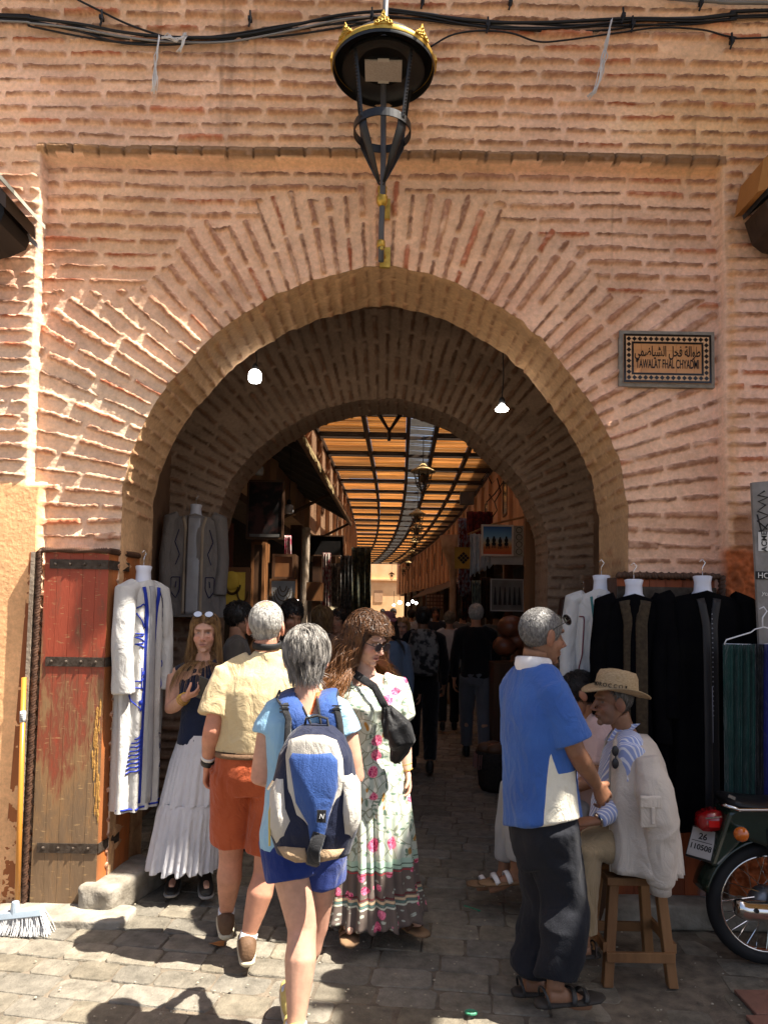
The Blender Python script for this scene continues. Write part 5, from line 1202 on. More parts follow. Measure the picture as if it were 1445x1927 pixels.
# ---------------------------------------------------------------- man in the blue polo shirt
def polo_mat():
    m = fabric('royal blue jersey', (.05, .13, .40), (.04, .10, .33)); return m
def man_polo():
    y = 3.05; f = unit((.80, .60, 0)); 
    J = JJ(head=(1020, 1198, y), neck=(1003, 1262, y + .0), shL=(972, 1298, y + .14), shR=(1036, 1302, y - .12), elL=(975, 1420, y + .20), elR=(1084, 1416, y - .15), wrL=(1020, 1460, y + .24), wrR=(1122, 1478, y - .06),
           hipL=(1004, 1560, y + .08), hipR=(1040, 1562, y - .07), knL=(1022, 1695, y + .10), knR=(1060, 1700, y - .04), anL=(1000, 1832, y + .08), anR=(1044, 1850, y - .10), toL=(1054, 1838, y + .10), toR=(1096, 1858, y - .07))
    s = Fig('grey cropped man in a blue polo shirt with white collar and black trousers', J, (.93, .36, -.12), 'brown', old=True, hair=(.2, .19, .18), build=1.0, curl=.6, vox=.0065)
    POLO = polo_mat(); WH = fabric('cream side panel', (.74, .70, .58), (.68, .63, .5))
    m = MB(); s.torso(m, [(.05, .184, .154), (.14, .178, .148), (.3, .172, .142), (.55, .175, .138), (.74, .182, .126), (.87, .165, .105), (.95, .135, .086), (1.03, .080, .07)]); s.yoke(m, .070, .074)
    s.sleeves(m, .84, .076, .084)
    o = s.cloth('polo_shirt', m, [POLO, WH], folds=(.010, 6.0), seed=44)
    me = o.data; V = get_co(me); rel = V - s.pel; t = rel @ s.up / np.linalg.norm(s.J['neck'] - s.pel); lat = rel @ s.lat; fw = rel @ s.fwd
    el = s.J['elR']; sh = s.J['shR']; arm = np.linalg.norm(np.cross(V - sh, unit(el - sh)), axis=1)
    sd = np.minimum.reduce([lat - .045, .22 - lat, fw + .035 + .11 * (.62 - t), .085 - fw, (.66 - t) * .4, np.maximum(arm - .102, (.40 - t) * .4)])
    at = me.attributes.new('side', 'FLOAT', 'POINT'); at.data.foreach_set('value', sd.astype(np.float32))
    pm = POLO.copy(); o.data.materials[0] = pm; t_ = pm.node_tree; b_ = t_.nodes['Principled BSDF']; src = b_.inputs['Base Color'].links[0].from_socket
    an = N(t_, 'ShaderNodeAttribute', attribute_name='side'); gt = N(t_, 'ShaderNodeMath', operation='GREATER_THAN'); t_.links.new(an.outputs['Fac'], gt.inputs[0]); gt.inputs[1].default_value = 0.
    mx = N(t_, 'ShaderNodeMix', data_type='RGBA'); t_.links.new(gt.outputs[0], mx.inputs[0]); t_.links.new(src, mx.inputs[6]); mx.inputs[7].default_value = (.72, .68, .56, 1); t_.links.new(mx.outputs[2], b_.inputs['Base Color'])
    a = np.linspace(0, 2 * np.pi, 30, endpoint=False); c = np.array(J['neck']) + np.array([0, 0, .022]); rings = []
    nk = unit(s.hc - np.array(J['neck'])); u1 = s.fwd; u2 = s.lat
    for r_, z in ((.072, -.025), (.080, .0), (.076, .028), (.070, .034), (.066, .02)): rings.append(c + np.outer(np.cos(a) * r_, u1) + np.outer(np.sin(a) * r_ * 1.0, u2) + np.array([0, 0, 1]) * (z - .012 * np.cos(a))[:, None])
    MB().loft(rings, cap=False).build('collar', fabric('white collar', (.78, .76, .76)), s.root, smooth=True)
    m = MB(); s.torso(m, [(-.22, .12, .11), (-.05, .160, .128), (.12, .150, .122)]); s.legs_tube(m, 1, .096, .088, 1.96, knee=.094)
    s.cloth('trousers', m, fabric('black trousers', (.018, .019, .024), (.012, .013, .017), wrinkle=.25, sheen=.05), folds=(.018, 6.5), seed=48, stretch=(1, 1, .8))
    for q in 'LR': s.shoe(q, mat('black leather strap', (.03, .03, .03), rough=.4), mat('dark sole', (.035, .03, .026), rough=.7), 'sandal')
    reg = hairline(-.052, 1.55, -.0)
    s.hair_strands('hair', CROP_HAIR, 6000, .012, .0009, top=(0, -.04, .115), region=reg, gravity=.05, lift=.003, jitter=1.2, seed=51, seg=3)
    sunglasses(s.root, s.HF, s.hc, s.k, tilt=.5, up=.055, fwd=-.006, lens=(.02, .02, .02))
man_polo()
# ---------------------------------------------------------------- seated man with the straw hat, on the wooden stool
STRAW = mat('woven straw', (.50, .37, .22), (.36, .25, .13), scale=90, rough=.9, bump=.6, bscale=180, stretch=(1, 1, 3))
def seated_hat():
    y = 3.42
    J = JJ(head=(1152, 1322, y), neck=(1180, 1390, y + .02), shL=(1188, 1412, y - .14), shR=(1170, 1408, y + .20), elL=(1178, 1512, y - .13), elR=(1132, 1515, y + .22), wrL=(1122, 1545, y - .17), wrR=(1128, 1545, y + .12),
           hipL=(1178, 1582, y - .08), hipR=(1170, 1584, y + .11), knL=(1098, 1600, y - .12), knR=(1090, 1590, y + .14), anL=(1096, 1768, y - .12), anR=(1082, 1752, y + .12), toL=(1045, 1772, y - .14), toR=(1030, 1754, y + .12))
    s = Fig('seated man in a straw hat with a cream jacket draped over his shoulders', J, (-1, -.06, -.06), 'brown', old=True, hair=(.12, .11, .10), beard=.25, build=1.08, scale=.92, curl=.7, vox=.0065, hands={'L': dict(d=(-.9, .2, -.15), n=(0, .2, -1), curl=.5), 'R': dict(d=(-.9, -.3, -.1), n=(0, 0, -1), curl=.5)})
    m, t, b = nodes('blue striped cotton'); b.inputs['Roughness'].default_value = .85
    tc = N(t, 'ShaderNodeTexCoord'); sx = N(t, 'ShaderNodeSeparateXYZ'); t.links.new(tc.outputs['Object'], sx.inputs[0]); ml = N(t, 'ShaderNodeMath', operation='MULTIPLY_ADD'); ml.inputs[1].default_value = .35; t.links.new(sx.outputs[2], ml.inputs[0]); t.links.new(sx.outputs[0], ml.inputs[2])
    m2 = N(t, 'ShaderNodeMath', operation='ADD'); t.links.new(ml.outputs[0], m2.inputs[0]); t.links.new(sx.outputs[1], m2.inputs[1]); m3 = N(t, 'ShaderNodeMath', operation='MULTIPLY'); t.links.new(m2.outputs[0], m3.inputs[0]); m3.inputs[1].default_value = 300.
    sn = N(t, 'ShaderNodeMath', operation='SINE'); t.links.new(m3.outputs[0], sn.inputs[0]); cr = N(t, 'ShaderNodeValToRGB'); t.links.new(sn.outputs[0], cr.inputs[0]); cr.color_ramp.elements[0].position = .35; cr.color_ramp.elements[1].position = .65; cr.color_ramp.elements[0].color = (.30, .36, .60, 1); cr.color_ramp.elements[1].color = (.74, .74, .78, 1); t.links.new(cr.outputs[0], b.inputs['Base Color'])
    STR = m
    m = MB(); s.torso(m, [(-.05, .17, .14), (.15, .18, .155, .015), (.4, .175, .145, .01), (.7, .185, .13), (.86, .175, .11), (.95, .13, .085), (1.02, .074, .066)]); s.yoke(m, .064, .068); s.sleeves(m, 1.93, .072, .040)
    s.cloth('striped_shirt', m, STR, folds=(.009, 8.0), seed=54)
    for sg in (-1, 1):
        c = np.array(J['neck']) + s.up * .03 + s.lat * sg * .04; m = MB(); m.prism([c - s.fwd * .05 + s.up * .045, c + s.fwd * .055 + s.up * .03, c + s.fwd * .10 - s.up * .05 + s.lat * sg * .03, c + s.fwd * .02 - s.up * .02 + s.lat * sg * .05], s.lat * sg * .006); m.build('collar', STR, s.root)
    m = MB(); s.torso(m, [(-.18, .15, .13), (-.02, .172, .145), (.06, .17, .14)]); s.legs_tube(m, 1, .105, .082, 1.93, knee=.088)
    s.cloth('trousers', m, fabric('khaki cotton', (.33, .25, .15), (.25, .18, .10)), folds=(.012, 7), seed=58)
    for q in 'LR': s.shoe(q, mat('dark brown strap', (.035, .022, .016), rough=.5), mat('dark sole', (.035, .03, .026), rough=.7), 'sandal')
    # jacket over the shoulders: body sheet round the back and two hanging sleeves
    JK = fabric('cream jacket', (.60, .53, .45), (.53, .46, .39), rough=.75)
    m = MB(); n = 60; K = 30; rings = []
    for i in range(K):
        u = i / (K - 1); t = 1.06 - u * 1.30; lat = s.lat; c = s.pel + (s.J['neck'] - s.pel) * t - s.fwd * (.005 + .05 * u)
        w = np.interp(u, [0, .05, .11, .20, .5, 1], [.080, .145, .205, .232, .25, .26]); d = np.interp(u, [0, .06, .2, .5, 1], [.078, .115, .15, .18, .20])
        th = np.linspace(R(-62 + 14 * u), R(226 - 2 * u), n); fo = .016 * u * np.sin(th * 13 + 2 * np.sin(th * 3)) + .008 * fbm(np.stack([np.cos(th) * 4, np.sin(th) * 4, th * 0 + u * 4], -1), 2, 6)
        rings.append(c + np.outer(np.cos(th) * (w + fo), lat) - np.outer(np.sin(th) * (d + fo), s.fwd))
    o = MB().loft(rings, cap=False, closed=False).build('jacket', JK, s.root, smooth=True); md = o.modifiers.new('s', 'SOLIDIFY'); md.thickness = .008
    for q, sg in (('L', -1), ('R', 1)):
        sh = np.array(s.J['sh' + q]); c = sh - s.fwd * .06 + s.lat * sg * .045; m = MB()
        end = np.array(P(1242, 1668, y - .22)) if q == 'L' else c - np.array([0, 0, .60]); a1 = c - s.up * .045; k1 = lerp(a1, end, .45) + np.array([.02, -.03, 0]) * (1 if q == 'L' else 0)
        m.tube([a1 + s.up * .02, lerp(a1, k1, .5), k1, lerp(k1, end, .6), lerp(k1, end, .93), end], [.05, .082, .078, .066, .058, .040], 18); me = remesh(m, .007, 3); V = get_co(me); no = get_no(me); V += no * (.009 * fbm(V * np.array([11, 11, 7]), 3, 7 + sg) + .006 * (1 - 2 * np.abs(fbm(V * np.array([7, 9, 9]) + 3, 2, 9))))[:, None]; set_co(me, V); sl = link('jacket_sleeve', me, JK, o)
        if q == 'L':
            pc = np.array(P(1222, 1528, y - .295)); m = MB(); rt = np.array([[1, 0, .0], [0, 1, 0], [0, 0, 1]]); m.box(pc, (.085, .02, .13), rt); m.box(pc + np.array([0, -.008, .045]), (.092, .022, .05), rt); m.box(pc + np.array([.008, -.014, -.012]), (.018, .016, .075), rt); m.build('sleeve_pocket', JK, o, bevel=.006)
            cf = MB(); cf.tube([lerp(k1, end, .90), end + (end - k1) * .10], .046, 18); cf.build('cuff', fabric('ribbed cuff', (.50, .43, .36)), o, smooth=True)
    m = MB(); m.tube([r_[-1] for r_ in rings[4:]], .0045, 6); m.build('jacket_zip', mat('zip teeth', (.45, .40, .33), rough=.4, metal=.4), o)
    # hat with the printed word
    hat = thing('straw_hat', 'woven straw hat printed MOROCCO on the head of the seated man', 'hat', tuple(s.hc))
    hf = frame((-1, -.06, .10)); hp = s.hc + hf @ np.array([0, -.012, .060]); A = lambda v: hp + np.asarray(v) @ hf.T
    a = np.linspace(0, 2 * np.pi, 56, endpoint=False)
    def ring(rx, ry, z, bend=0., dent=0.): return A(np.stack([np.cos(a) * rx, np.sin(a) * ry, z + bend * (np.cos(2 * a) * .5 + .5) + dent * np.exp(-((np.cos(a) * rx) / .03) ** 2)], 1))
    m = MB(); m.loft([ring(.140, .160, -.026, .042), ring(.142, .162, -.021, .043), ring(.118, .138, -.006, .022), ring(.088, .104, .004, .004), ring(.086, .102, .02), ring(.081, .096, .065), ring(.070, .086, .092, 0, -.012), ring(.045, .06, .102, 0, -.02), ring(.01, .02, .100, 0, -.014)], cap=True); m.build('hat_shell', STRAW, hat, smooth=True)
    # letters wrapped on the visible side of the crown
    ltr = mat('black print', (.02, .018, .015), rough=.7); word = 'MOROCCO'
    for i, ch in enumerate(word):
        th = R(180 - 92 + i * 14.0); p = A([.0880 * math.cos(th), .1040 * math.sin(th), .022]); tx = hf @ unit([-math.sin(th) * .088, math.cos(th) * .104, 0]); text_mesh(ch, .025, ltr, hat, p + 0 * tx, tx, unit(hf[:, 2] * 1 + (hp - p) * .4), .001, name='letter')
    th = R(180 - 92 + 7 * 14); p = A([.0880 * math.cos(th), .1040 * math.sin(th), .022]); m = MB()
    tx = hf @ unit([-math.sin(th) * .1, math.cos(th) * .116, 0]); up = hf[:, 2]
    m.tube([p - up * .012, p + up * .003], .0015, 5)
    for k in range(6): dr = tx * math.cos(k * 1.05) + up * math.sin(k * 1.05); m.tube([p + up * .004, p + up * .004 + dr * .008 - up * .001], [.002, .0008], 5)
    m.build('palm_print', ltr, hat)
    reg = hairline(-.05, 1.9, -.03); s.hair_strands('hair', hair_mat('greying dark hair', (.03, .025, .02), (.15, .14, .13), 120), 1800, .02, .001, region=reg, gravity=.2, lift=.003, seed=61, seg=4)
    # sunglasses hooked on the shirt front
    c = np.array(P(1157, 1425, y - .175)); g = thing('sunglasses', 'black sunglasses hooked on the striped shirt front of the seated man', 'sunglasses', tuple(c)); m = MB()
    for dz in (.028, -.028): m.ell(c + np.array([0, 0, dz]), (.016, .008, .024))
    m.tube([c + np.array([.0, 0, .05]), c + np.array([.012, .03, .0]), c + np.array([.012, .04, -.06])], .003, 6); m.build('frame', mat('black buckle', (.03, .03, .032), rough=.3), g, smooth=True)
    wd = unit(np.array(J['wrL']) - np.array(J['elL'])); MB().tube([np.array(J['wrL']) - wd * .03, np.array(J['wrL']) - wd * .008], .031, 14).build('watch', CHROME, s.root, smooth=True)
    # stool
    st = thing('wooden_stool', 'rough wooden stool with splayed legs under the seated man', 'stool', (s.pel[0] + .02, s.pel[1], 0)); cx, cy = s.pel[0] + .015, s.pel[1] - .01; h = .455; w_ = MB()
    for k in range(3): w_.box((cx, cy - .104 + k * .104, h), (.29, .098, .035))
    w_.build('seat', WOOD, st, bevel=.004); ft = {}
    for sx in (-1, 1):
        for sy in (-1, 1):
            a_, b_ = np.array([cx + sx * .105, cy + sy * .105, h - .018]), np.array([cx + sx * .145, cy + sy * .145, .0]); ft[sx, sy] = (a_, b_); q = .022
            MB().hexa([b_ + np.array(v) * q for v in ((-1, -1, 0), (1, -1, 0), (1, 1, 0), (-1, 1, 0))], [a_ + np.array(v) * q for v in ((-1, -1, 0), (1, -1, 0), (1, 1, 0), (-1, 1, 0))]).build('leg', WOOD, st, bevel=.004)
    for (p_, q_) in (((-1, -1), (1, -1)), ((-1, 1), (1, 1)), ((-1, -1), (-1, 1)), ((1, -1), (1, 1))):
        zt = .70 if p_[1] == q_[1] else .62; A_, B_ = lerp(*ft[p_], zt), lerp(*ft[q_], zt); out = np.array([0, p_[1] * .026, 0]) if p_[1] == q_[1] else np.array([p_[0] * .026, 0, 0]); dv = unit(B_ - A_) * .02; hh = np.array([0, 0, .022]); th_ = unit(out) * .009
        A_ = A_ + out - dv; B_ = B_ + out + dv; MB().hexa([A_ - hh - th_, B_ - hh - th_, B_ + hh - th_, A_ + hh - th_], [A_ - hh + th_, B_ - hh + th_, B_ + hh + th_, A_ + hh + th_]).build('stretcher', WOOD, st, bevel=.003)
seated_hat()
# ---------------------------------------------------------------- seated young man behind, pink t-shirt
def seated_pink():
    y = 4.0
    J = JJ(head=(1088, 1306, y), neck=(1116, 1358, y + .02), shL=(1132, 1372, y - .15), shR=(1108, 1368, y + .20), elL=(1126, 1462, y - .19), elR=(1040, 1460, y + .2), wrL=(1060, 1490, y - .18), wrR=(1010, 1480, y + .1),
           hipL=(1085, 1530, y - .08), hipR=(1070, 1530, y + .1), knL=(968, 1490, y - .10), knR=(962, 1490, y + .12), anL=(972, 1632, y - .02), anR=(948, 1636, y + .14), toL=(915, 1654, y - .05), toR=(900, 1648, y + .12))
    s = Fig('young man in a pale pink t-shirt sitting behind the straw hat man', J, (-.9, .1, -.45), 'olive', hair=(.02, .015, .012), curl=.7, vox=.008)
    m = MB(); s.torso(m, [(-.05, .17, .13), (.2, .17, .13), (.5, .175, .128), (.74, .19, .12), (.88, .17, .10), (.96, .12, .08), (1.01, .075, .066)]); s.yoke(m, .064, .068); s.sleeves(m, .72, .075, .078); s.cloth('t_shirt', m, fabric('pale pink cotton', (.60, .44, .42), (.54, .38, .37)), folds=(.010, 8), seed=64)
    m = MB(); s.torso(m, [(-.18, .14, .12), (.04, .165, .13)]); s.legs_tube(m, 1, .10, .058, 1.86, knee=.08); s.cloth('trousers', m, fabric('pale grey knit', (.46, .44, .43), (.40, .38, .37)), folds=(.009, 8), seed=68)
    for q in 'LR': s.shoe(q, mat('white strap', (.72, .70, .70), rough=.5), mat('cork sole', (.25, .15, .08), rough=.8), 'slide')
    reg = hairline(-.045, 1.6, 0.); s.hair_strands('hair', BLACK_HAIR, 2200, .03, .0014, region=reg, gravity=.1, lift=.010, seed=71, seg=5)
    c = s.pel; st = thing('low_stool', 'low dark stool hidden under the young man in pink', 'stool', (c[0], c[1], 0)); h = max(.12, c[2] - .125); MB().box((c[0], c[1], h - .02), (.32, .34, .04)).build('seat', DARK_WOOD, st, bevel=.004)
    for sx in (-1, 1):
        for sy in (-1, 1): MB().box((c[0] + sx * .12, c[1] + sy * .13, (h - .04) / 2), (.04, .04, h - .04)).build('leg', DARK_WOOD, st)
seated_pink()
# ================================================================ doors, hanging clothes, lamp, cables, sign, street clutter
def door_mat():
    m, t, b = nodes('weathered painted door'); L = t.links.new; b.inputs['Roughness'].default_value = .6
    tc = N(t, 'ShaderNodeTexCoord'); mp = N(t, 'ShaderNodeMapping'); mp.inputs['Scale'].default_value = (1, 1, .22); L(tc.outputs['Object'], mp.inputs[0])
    a = N(t, 'ShaderNodeTexNoise', i_Scale=16.0, i_Detail=8.0, i_Roughness=.7); L(mp.outputs[0], a.inputs[0])
    sx = N(t, 'ShaderNodeSeparateXYZ'); L(tc.outputs['Object'], sx.inputs[0]); mr = N(t, 'ShaderNodeMapRange'); L(sx.outputs[2], mr.inputs[0]); mr.inputs[1].default_value = 1.7; mr.inputs[2].default_value = .15; mr.inputs[3].default_value = -.16; mr.inputs[4].default_value = .30
    ad = N(t, 'ShaderNodeMath', operation='ADD'); L(a.outputs[0], ad.inputs[0]); L(mr.outputs[0], ad.inputs[1])
    cr = N(t, 'ShaderNodeValToRGB'); e = cr.color_ramp.elements; e[0].position = .40; e[0].color = (.30, .05, .02, 1); e[1].position = .78; e[1].color = (.17, .105, .055, 1); q = e.new(.52); q.color = (.20, .055, .025, 1); q = e.new(.62); q.color = (.25, .14, .06, 1); L(ad.outputs[0], cr.inputs[0])
    s2 = N(t, 'ShaderNodeTexNoise', i_Scale=60.0, i_Detail=4.0); m2 = N(t, 'ShaderNodeMapping'); m2.inputs['Scale'].default_value = (.35, 1, 1.6); L(tc.outputs['Object'], m2.inputs[0]); L(m2.outputs[0], s2.inputs[0])
    c2 = N(t, 'ShaderNodeValToRGB'); c2.color_ramp.elements[0].position = .63; c2.color_ramp.elements[1].position = .74; L(s2.outputs[0], c2.inputs[0])
    mx = N(t, 'ShaderNodeMix', data_type='RGBA'); L(c2.outputs[0], mx.inputs[0]); L(cr.outputs[0], mx.inputs[6]); mx.inputs[7].default_value = (.42, .27, .12, 1); L(mx.outputs[2], b.inputs['Base Color'])
    bp = N(t, 'ShaderNodeBump', i_Strength=.6, i_Distance=.008); L(a.outputs[0], bp.inputs['Height']); L(bp.outputs[0], b.inputs['Normal']); return m
DOOR = door_mat(); SIDE = mat('orange worn door edge', (.42, .13, .035), (.22, .09, .035), scale=10, rough=.55, bump=.5, bscale=40, stretch=(1, 1, .2))
FRAME_WOOD = mat('orange brown frame wood', (.34, .115, .035), (.24, .07, .022), scale=7, rough=.6, bump=.4, bscale=50, stretch=(1, 1, .15))
CARVED = mat('dark carved wood', (.085, .04, .022), (.05, .024, .014), scale=12, rough=.6, bump=.3)
def rope(pts, r, turns, parent, name='rope_moulding', material=None):
    """twisted rope moulding along a line"""
    a, b = np.array(pts[0], float), np.array(pts[1], float); L = np.linalg.norm(b - a); t = (b - a) / L; u = unit(np.cross(t, [0, 1, 0])); v = np.cross(t, u); m = MB(); n = int(L / .012); s = np.linspace(0, 1, n)
    for k in range(2):
        ph = 2 * math.pi * turns * s + k * math.pi; m.tube(a + np.outer(s * L, t) + np.outer(np.cos(ph) * r * .45, u) + np.outer(np.sin(ph) * r * .45, v), r * .62, 6)
    return m.build(name, material or CARVED, parent, smooth=True)
def old_door(label, A, B, C, top, yf, group=None):
    """cladding of a gate pier: front face from A to B, splayed return from B to C (world xy), height top"""
    root = thing('wooden_door', label, 'door', (A[0], A[1], 0)); A, B, C = [np.array(q, float) for q in (A, B, C)]
    d = unit(B - A); nrm = np.array([d[1], -d[0], 0]); n = 5; L = np.linalg.norm(B - A)
    for i in range(n):
        p, q = A + d * (L * i / n + .0007), A + d * (L * (i + 1) / n - .0007); z0 = .03 + .004 * (i % 2)
        MB().hexa([p + [0, 0, z0], q + [0, 0, z0], q - nrm * .03 + [0, 0, z0], p - nrm * .03 + [0, 0, z0]], [p + [0, 0, top], q + [0, 0, top], q - nrm * .03 + [0, 0, top], p - nrm * .03 + [0, 0, top]]).build('plank', DOOR, root)
    d2 = unit(C - B); n2_ = np.array([d2[1], -d2[0], 0]); L2 = np.linalg.norm(C - B)
    for i in range(2):
        p, q = B + d2 * (L2 * i / 2 + .0015), B + d2 * (L2 * (i + 1) / 2 - .0015)
        MB().hexa([p + [0, 0, .03], q + [0, 0, .03], q - n2_ * .03 + [0, 0, .03], p - n2_ * .03 + [0, 0, .03]], [p + [0, 0, top], q + [0, 0, top], q - n2_ * .03 + [0, 0, top], p - n2_ * .03 + [0, 0, top]]).build('side_plank', SIDE, root)
    for z in (.33, 1.34, top - .065):
        m = MB(); a, b, c = A + d * .03, B, B + d2 * (L2 * .62); h = .026
        def plate(p, q, nn): m.hexa([p + nn * .001 + [0, 0, z - h], q + nn * .001 + [0, 0, z - h], q + nn * .001 + [0, 0, z + h], p + nn * .001 + [0, 0, z + h]], [p + nn * .007 + [0, 0, z - h], q + nn * .007 + [0, 0, z - h], q + nn * .007 + [0, 0, z + h], p + nn * .007 + [0, 0, z + h]])
        plate(a, b, nrm); plate(b, c, n2_)
        for k in range(4): p = a + (b - a) * (k + .4) / 4 + nrm * .007; m.ell(p + [0, 0, z], (.010, .010, .010), nu=8, nv=6)
        m.build('iron_strap', IRON, root)
    return root, A, B, C, d, nrm
a_, b_ = P(86, 1045, 3.97), P(206, 1045, 3.97); c_ = P(262, 1045, 4.30)
dr, A, B, C, d, nr = old_door('weathered red brown wooden door with iron straps beside the orange plaster', (a_.x, 3.97, 0), (b_.x, 3.97, 0), (c_.x, 4.32, 0), P(140, 1040, 3.97).z, 3.97)
zt = P(140, 1040, 3.97).z
rope([A + d * -.025 + nr * .012 + [0, 0, .02], A + d * -.025 + nr * .012 + [0, 0, zt + .01]], .020, 62, dr); rope([A + d * -.02 + nr * .012 + [0, 0, zt + .012], B + nr * .012 + [0, 0, zt + .012]], .018, 14, dr); rope([B + nr * .008 + [0, 0, zt + .012], C + [0, -.01, zt + .012]], .018, 14, dr)
m = MB(); m.box(A + d * -.055 + nr * .004 + [0, 0, zt / 2], (.022, .05, zt)); m.build('edge_board', mat('grey weathered wood', (.30, .24, .18), (.20, .15, .11), scale=8, rough=.8, bump=.5), dr)
m = MB(); m.hexa([A + d * -.165 + nr * -.015 + [0, 0, 0], A + d * -.068 + nr * -.015, A + d * -.068 - nr * .05, A + d * -.165 - nr * .05], [A + d * -.095 + nr * -.015 + [0, 0, zt], A + d * -.068 + nr * -.015 + [0, 0, zt], A + d * -.068 - nr * .05 + [0, 0, zt], A + d * -.095 - nr * .05 + [0, 0, zt]]); m.build('frame_post', FRAME_WOOD, dr)
m = MB(); 
for k in range(60):
    z = .50 + .62 * (k / 60) + random.uniform(-.01, .01); m.ell(B + d * (-.02 - .012 * math.sin(z * 9) + random.uniform(-.018, .012)) + nr * .001 + [0, 0, z], (random.uniform(.002, .007), .0022, random.uniform(.012, .045)), nu=7, nv=5)
m.build('split_wood', mat('raw split wood', (.50, .27, .07), (.32, .16, .04), scale=30, rough=.8, bump=.5), dr)
st = lump((B[0] + .09, 4.17, .07), (.22, .58, .17), -.25, 4, .014, 14).build('threshold_stone', STONE, smooth=True); tag(st, 'worn pale threshold block at the foot of the weathered door', 'stone')
st = lump((A[0] + .22, 3.86, .012), (.75, .22, .06), 0, 12, .012, 14).build('foundation_slab', STONE, smooth=True); tag(st, 'flat worn slab under the weathered door', 'stone')
# right pier: same cladding, mostly behind the clothes
a_, b_, c_ = P(1100, 1090, 4.32), P(1160, 1090, 3.98), P(1345, 1090, 3.98); zr = P(1250, 1088, 3.98).z
root = thing('wooden_door', 'red brown wooden door with carved lintel behind the black robes', 'door', (1.6, 3.98, 0))
for i in range(6):
    x0, x1 = b_.x + (c_.x - b_.x) * i / 6 + .0015, b_.x + (c_.x - b_.x) * (i + 1) / 6 - .0015; MB().box(((x0 + x1) / 2, 4.0, zr / 2 + .06), (x1 - x0, .03, zr - .12)).build('plank', mat('orange red door paint', (.36, .085, .025), (.20, .05, .02), scale=14, rough=.55, bump=.5, bscale=30, stretch=(1, 1, .2)), root)
MB().hexa([(a_.x, 4.34, .06), (b_.x, 3.985, .06), (b_.x + .03, 4.0, .06), (a_.x + .03, 4.36, .06)], [(a_.x, 4.34, zr), (b_.x, 3.985, zr), (b_.x + .03, 4.0, zr), (a_.x + .03, 4.36, zr)]).build('side_plank', CARVED, root)
rope([(b_.x, 3.965, zr + .012), (c_.x + .02, 3.965, zr + .012)], .024, 16, root); rope([(c_.x + .03, 3.965, .1), (c_.x + .03, 3.965, zr + .012)], .022, 40, root)
MB().box(((b_.x + c_.x) / 2, 3.975, zr - .085), (c_.x - b_.x, .012, .07)).build('iron_strap', IRON, root)
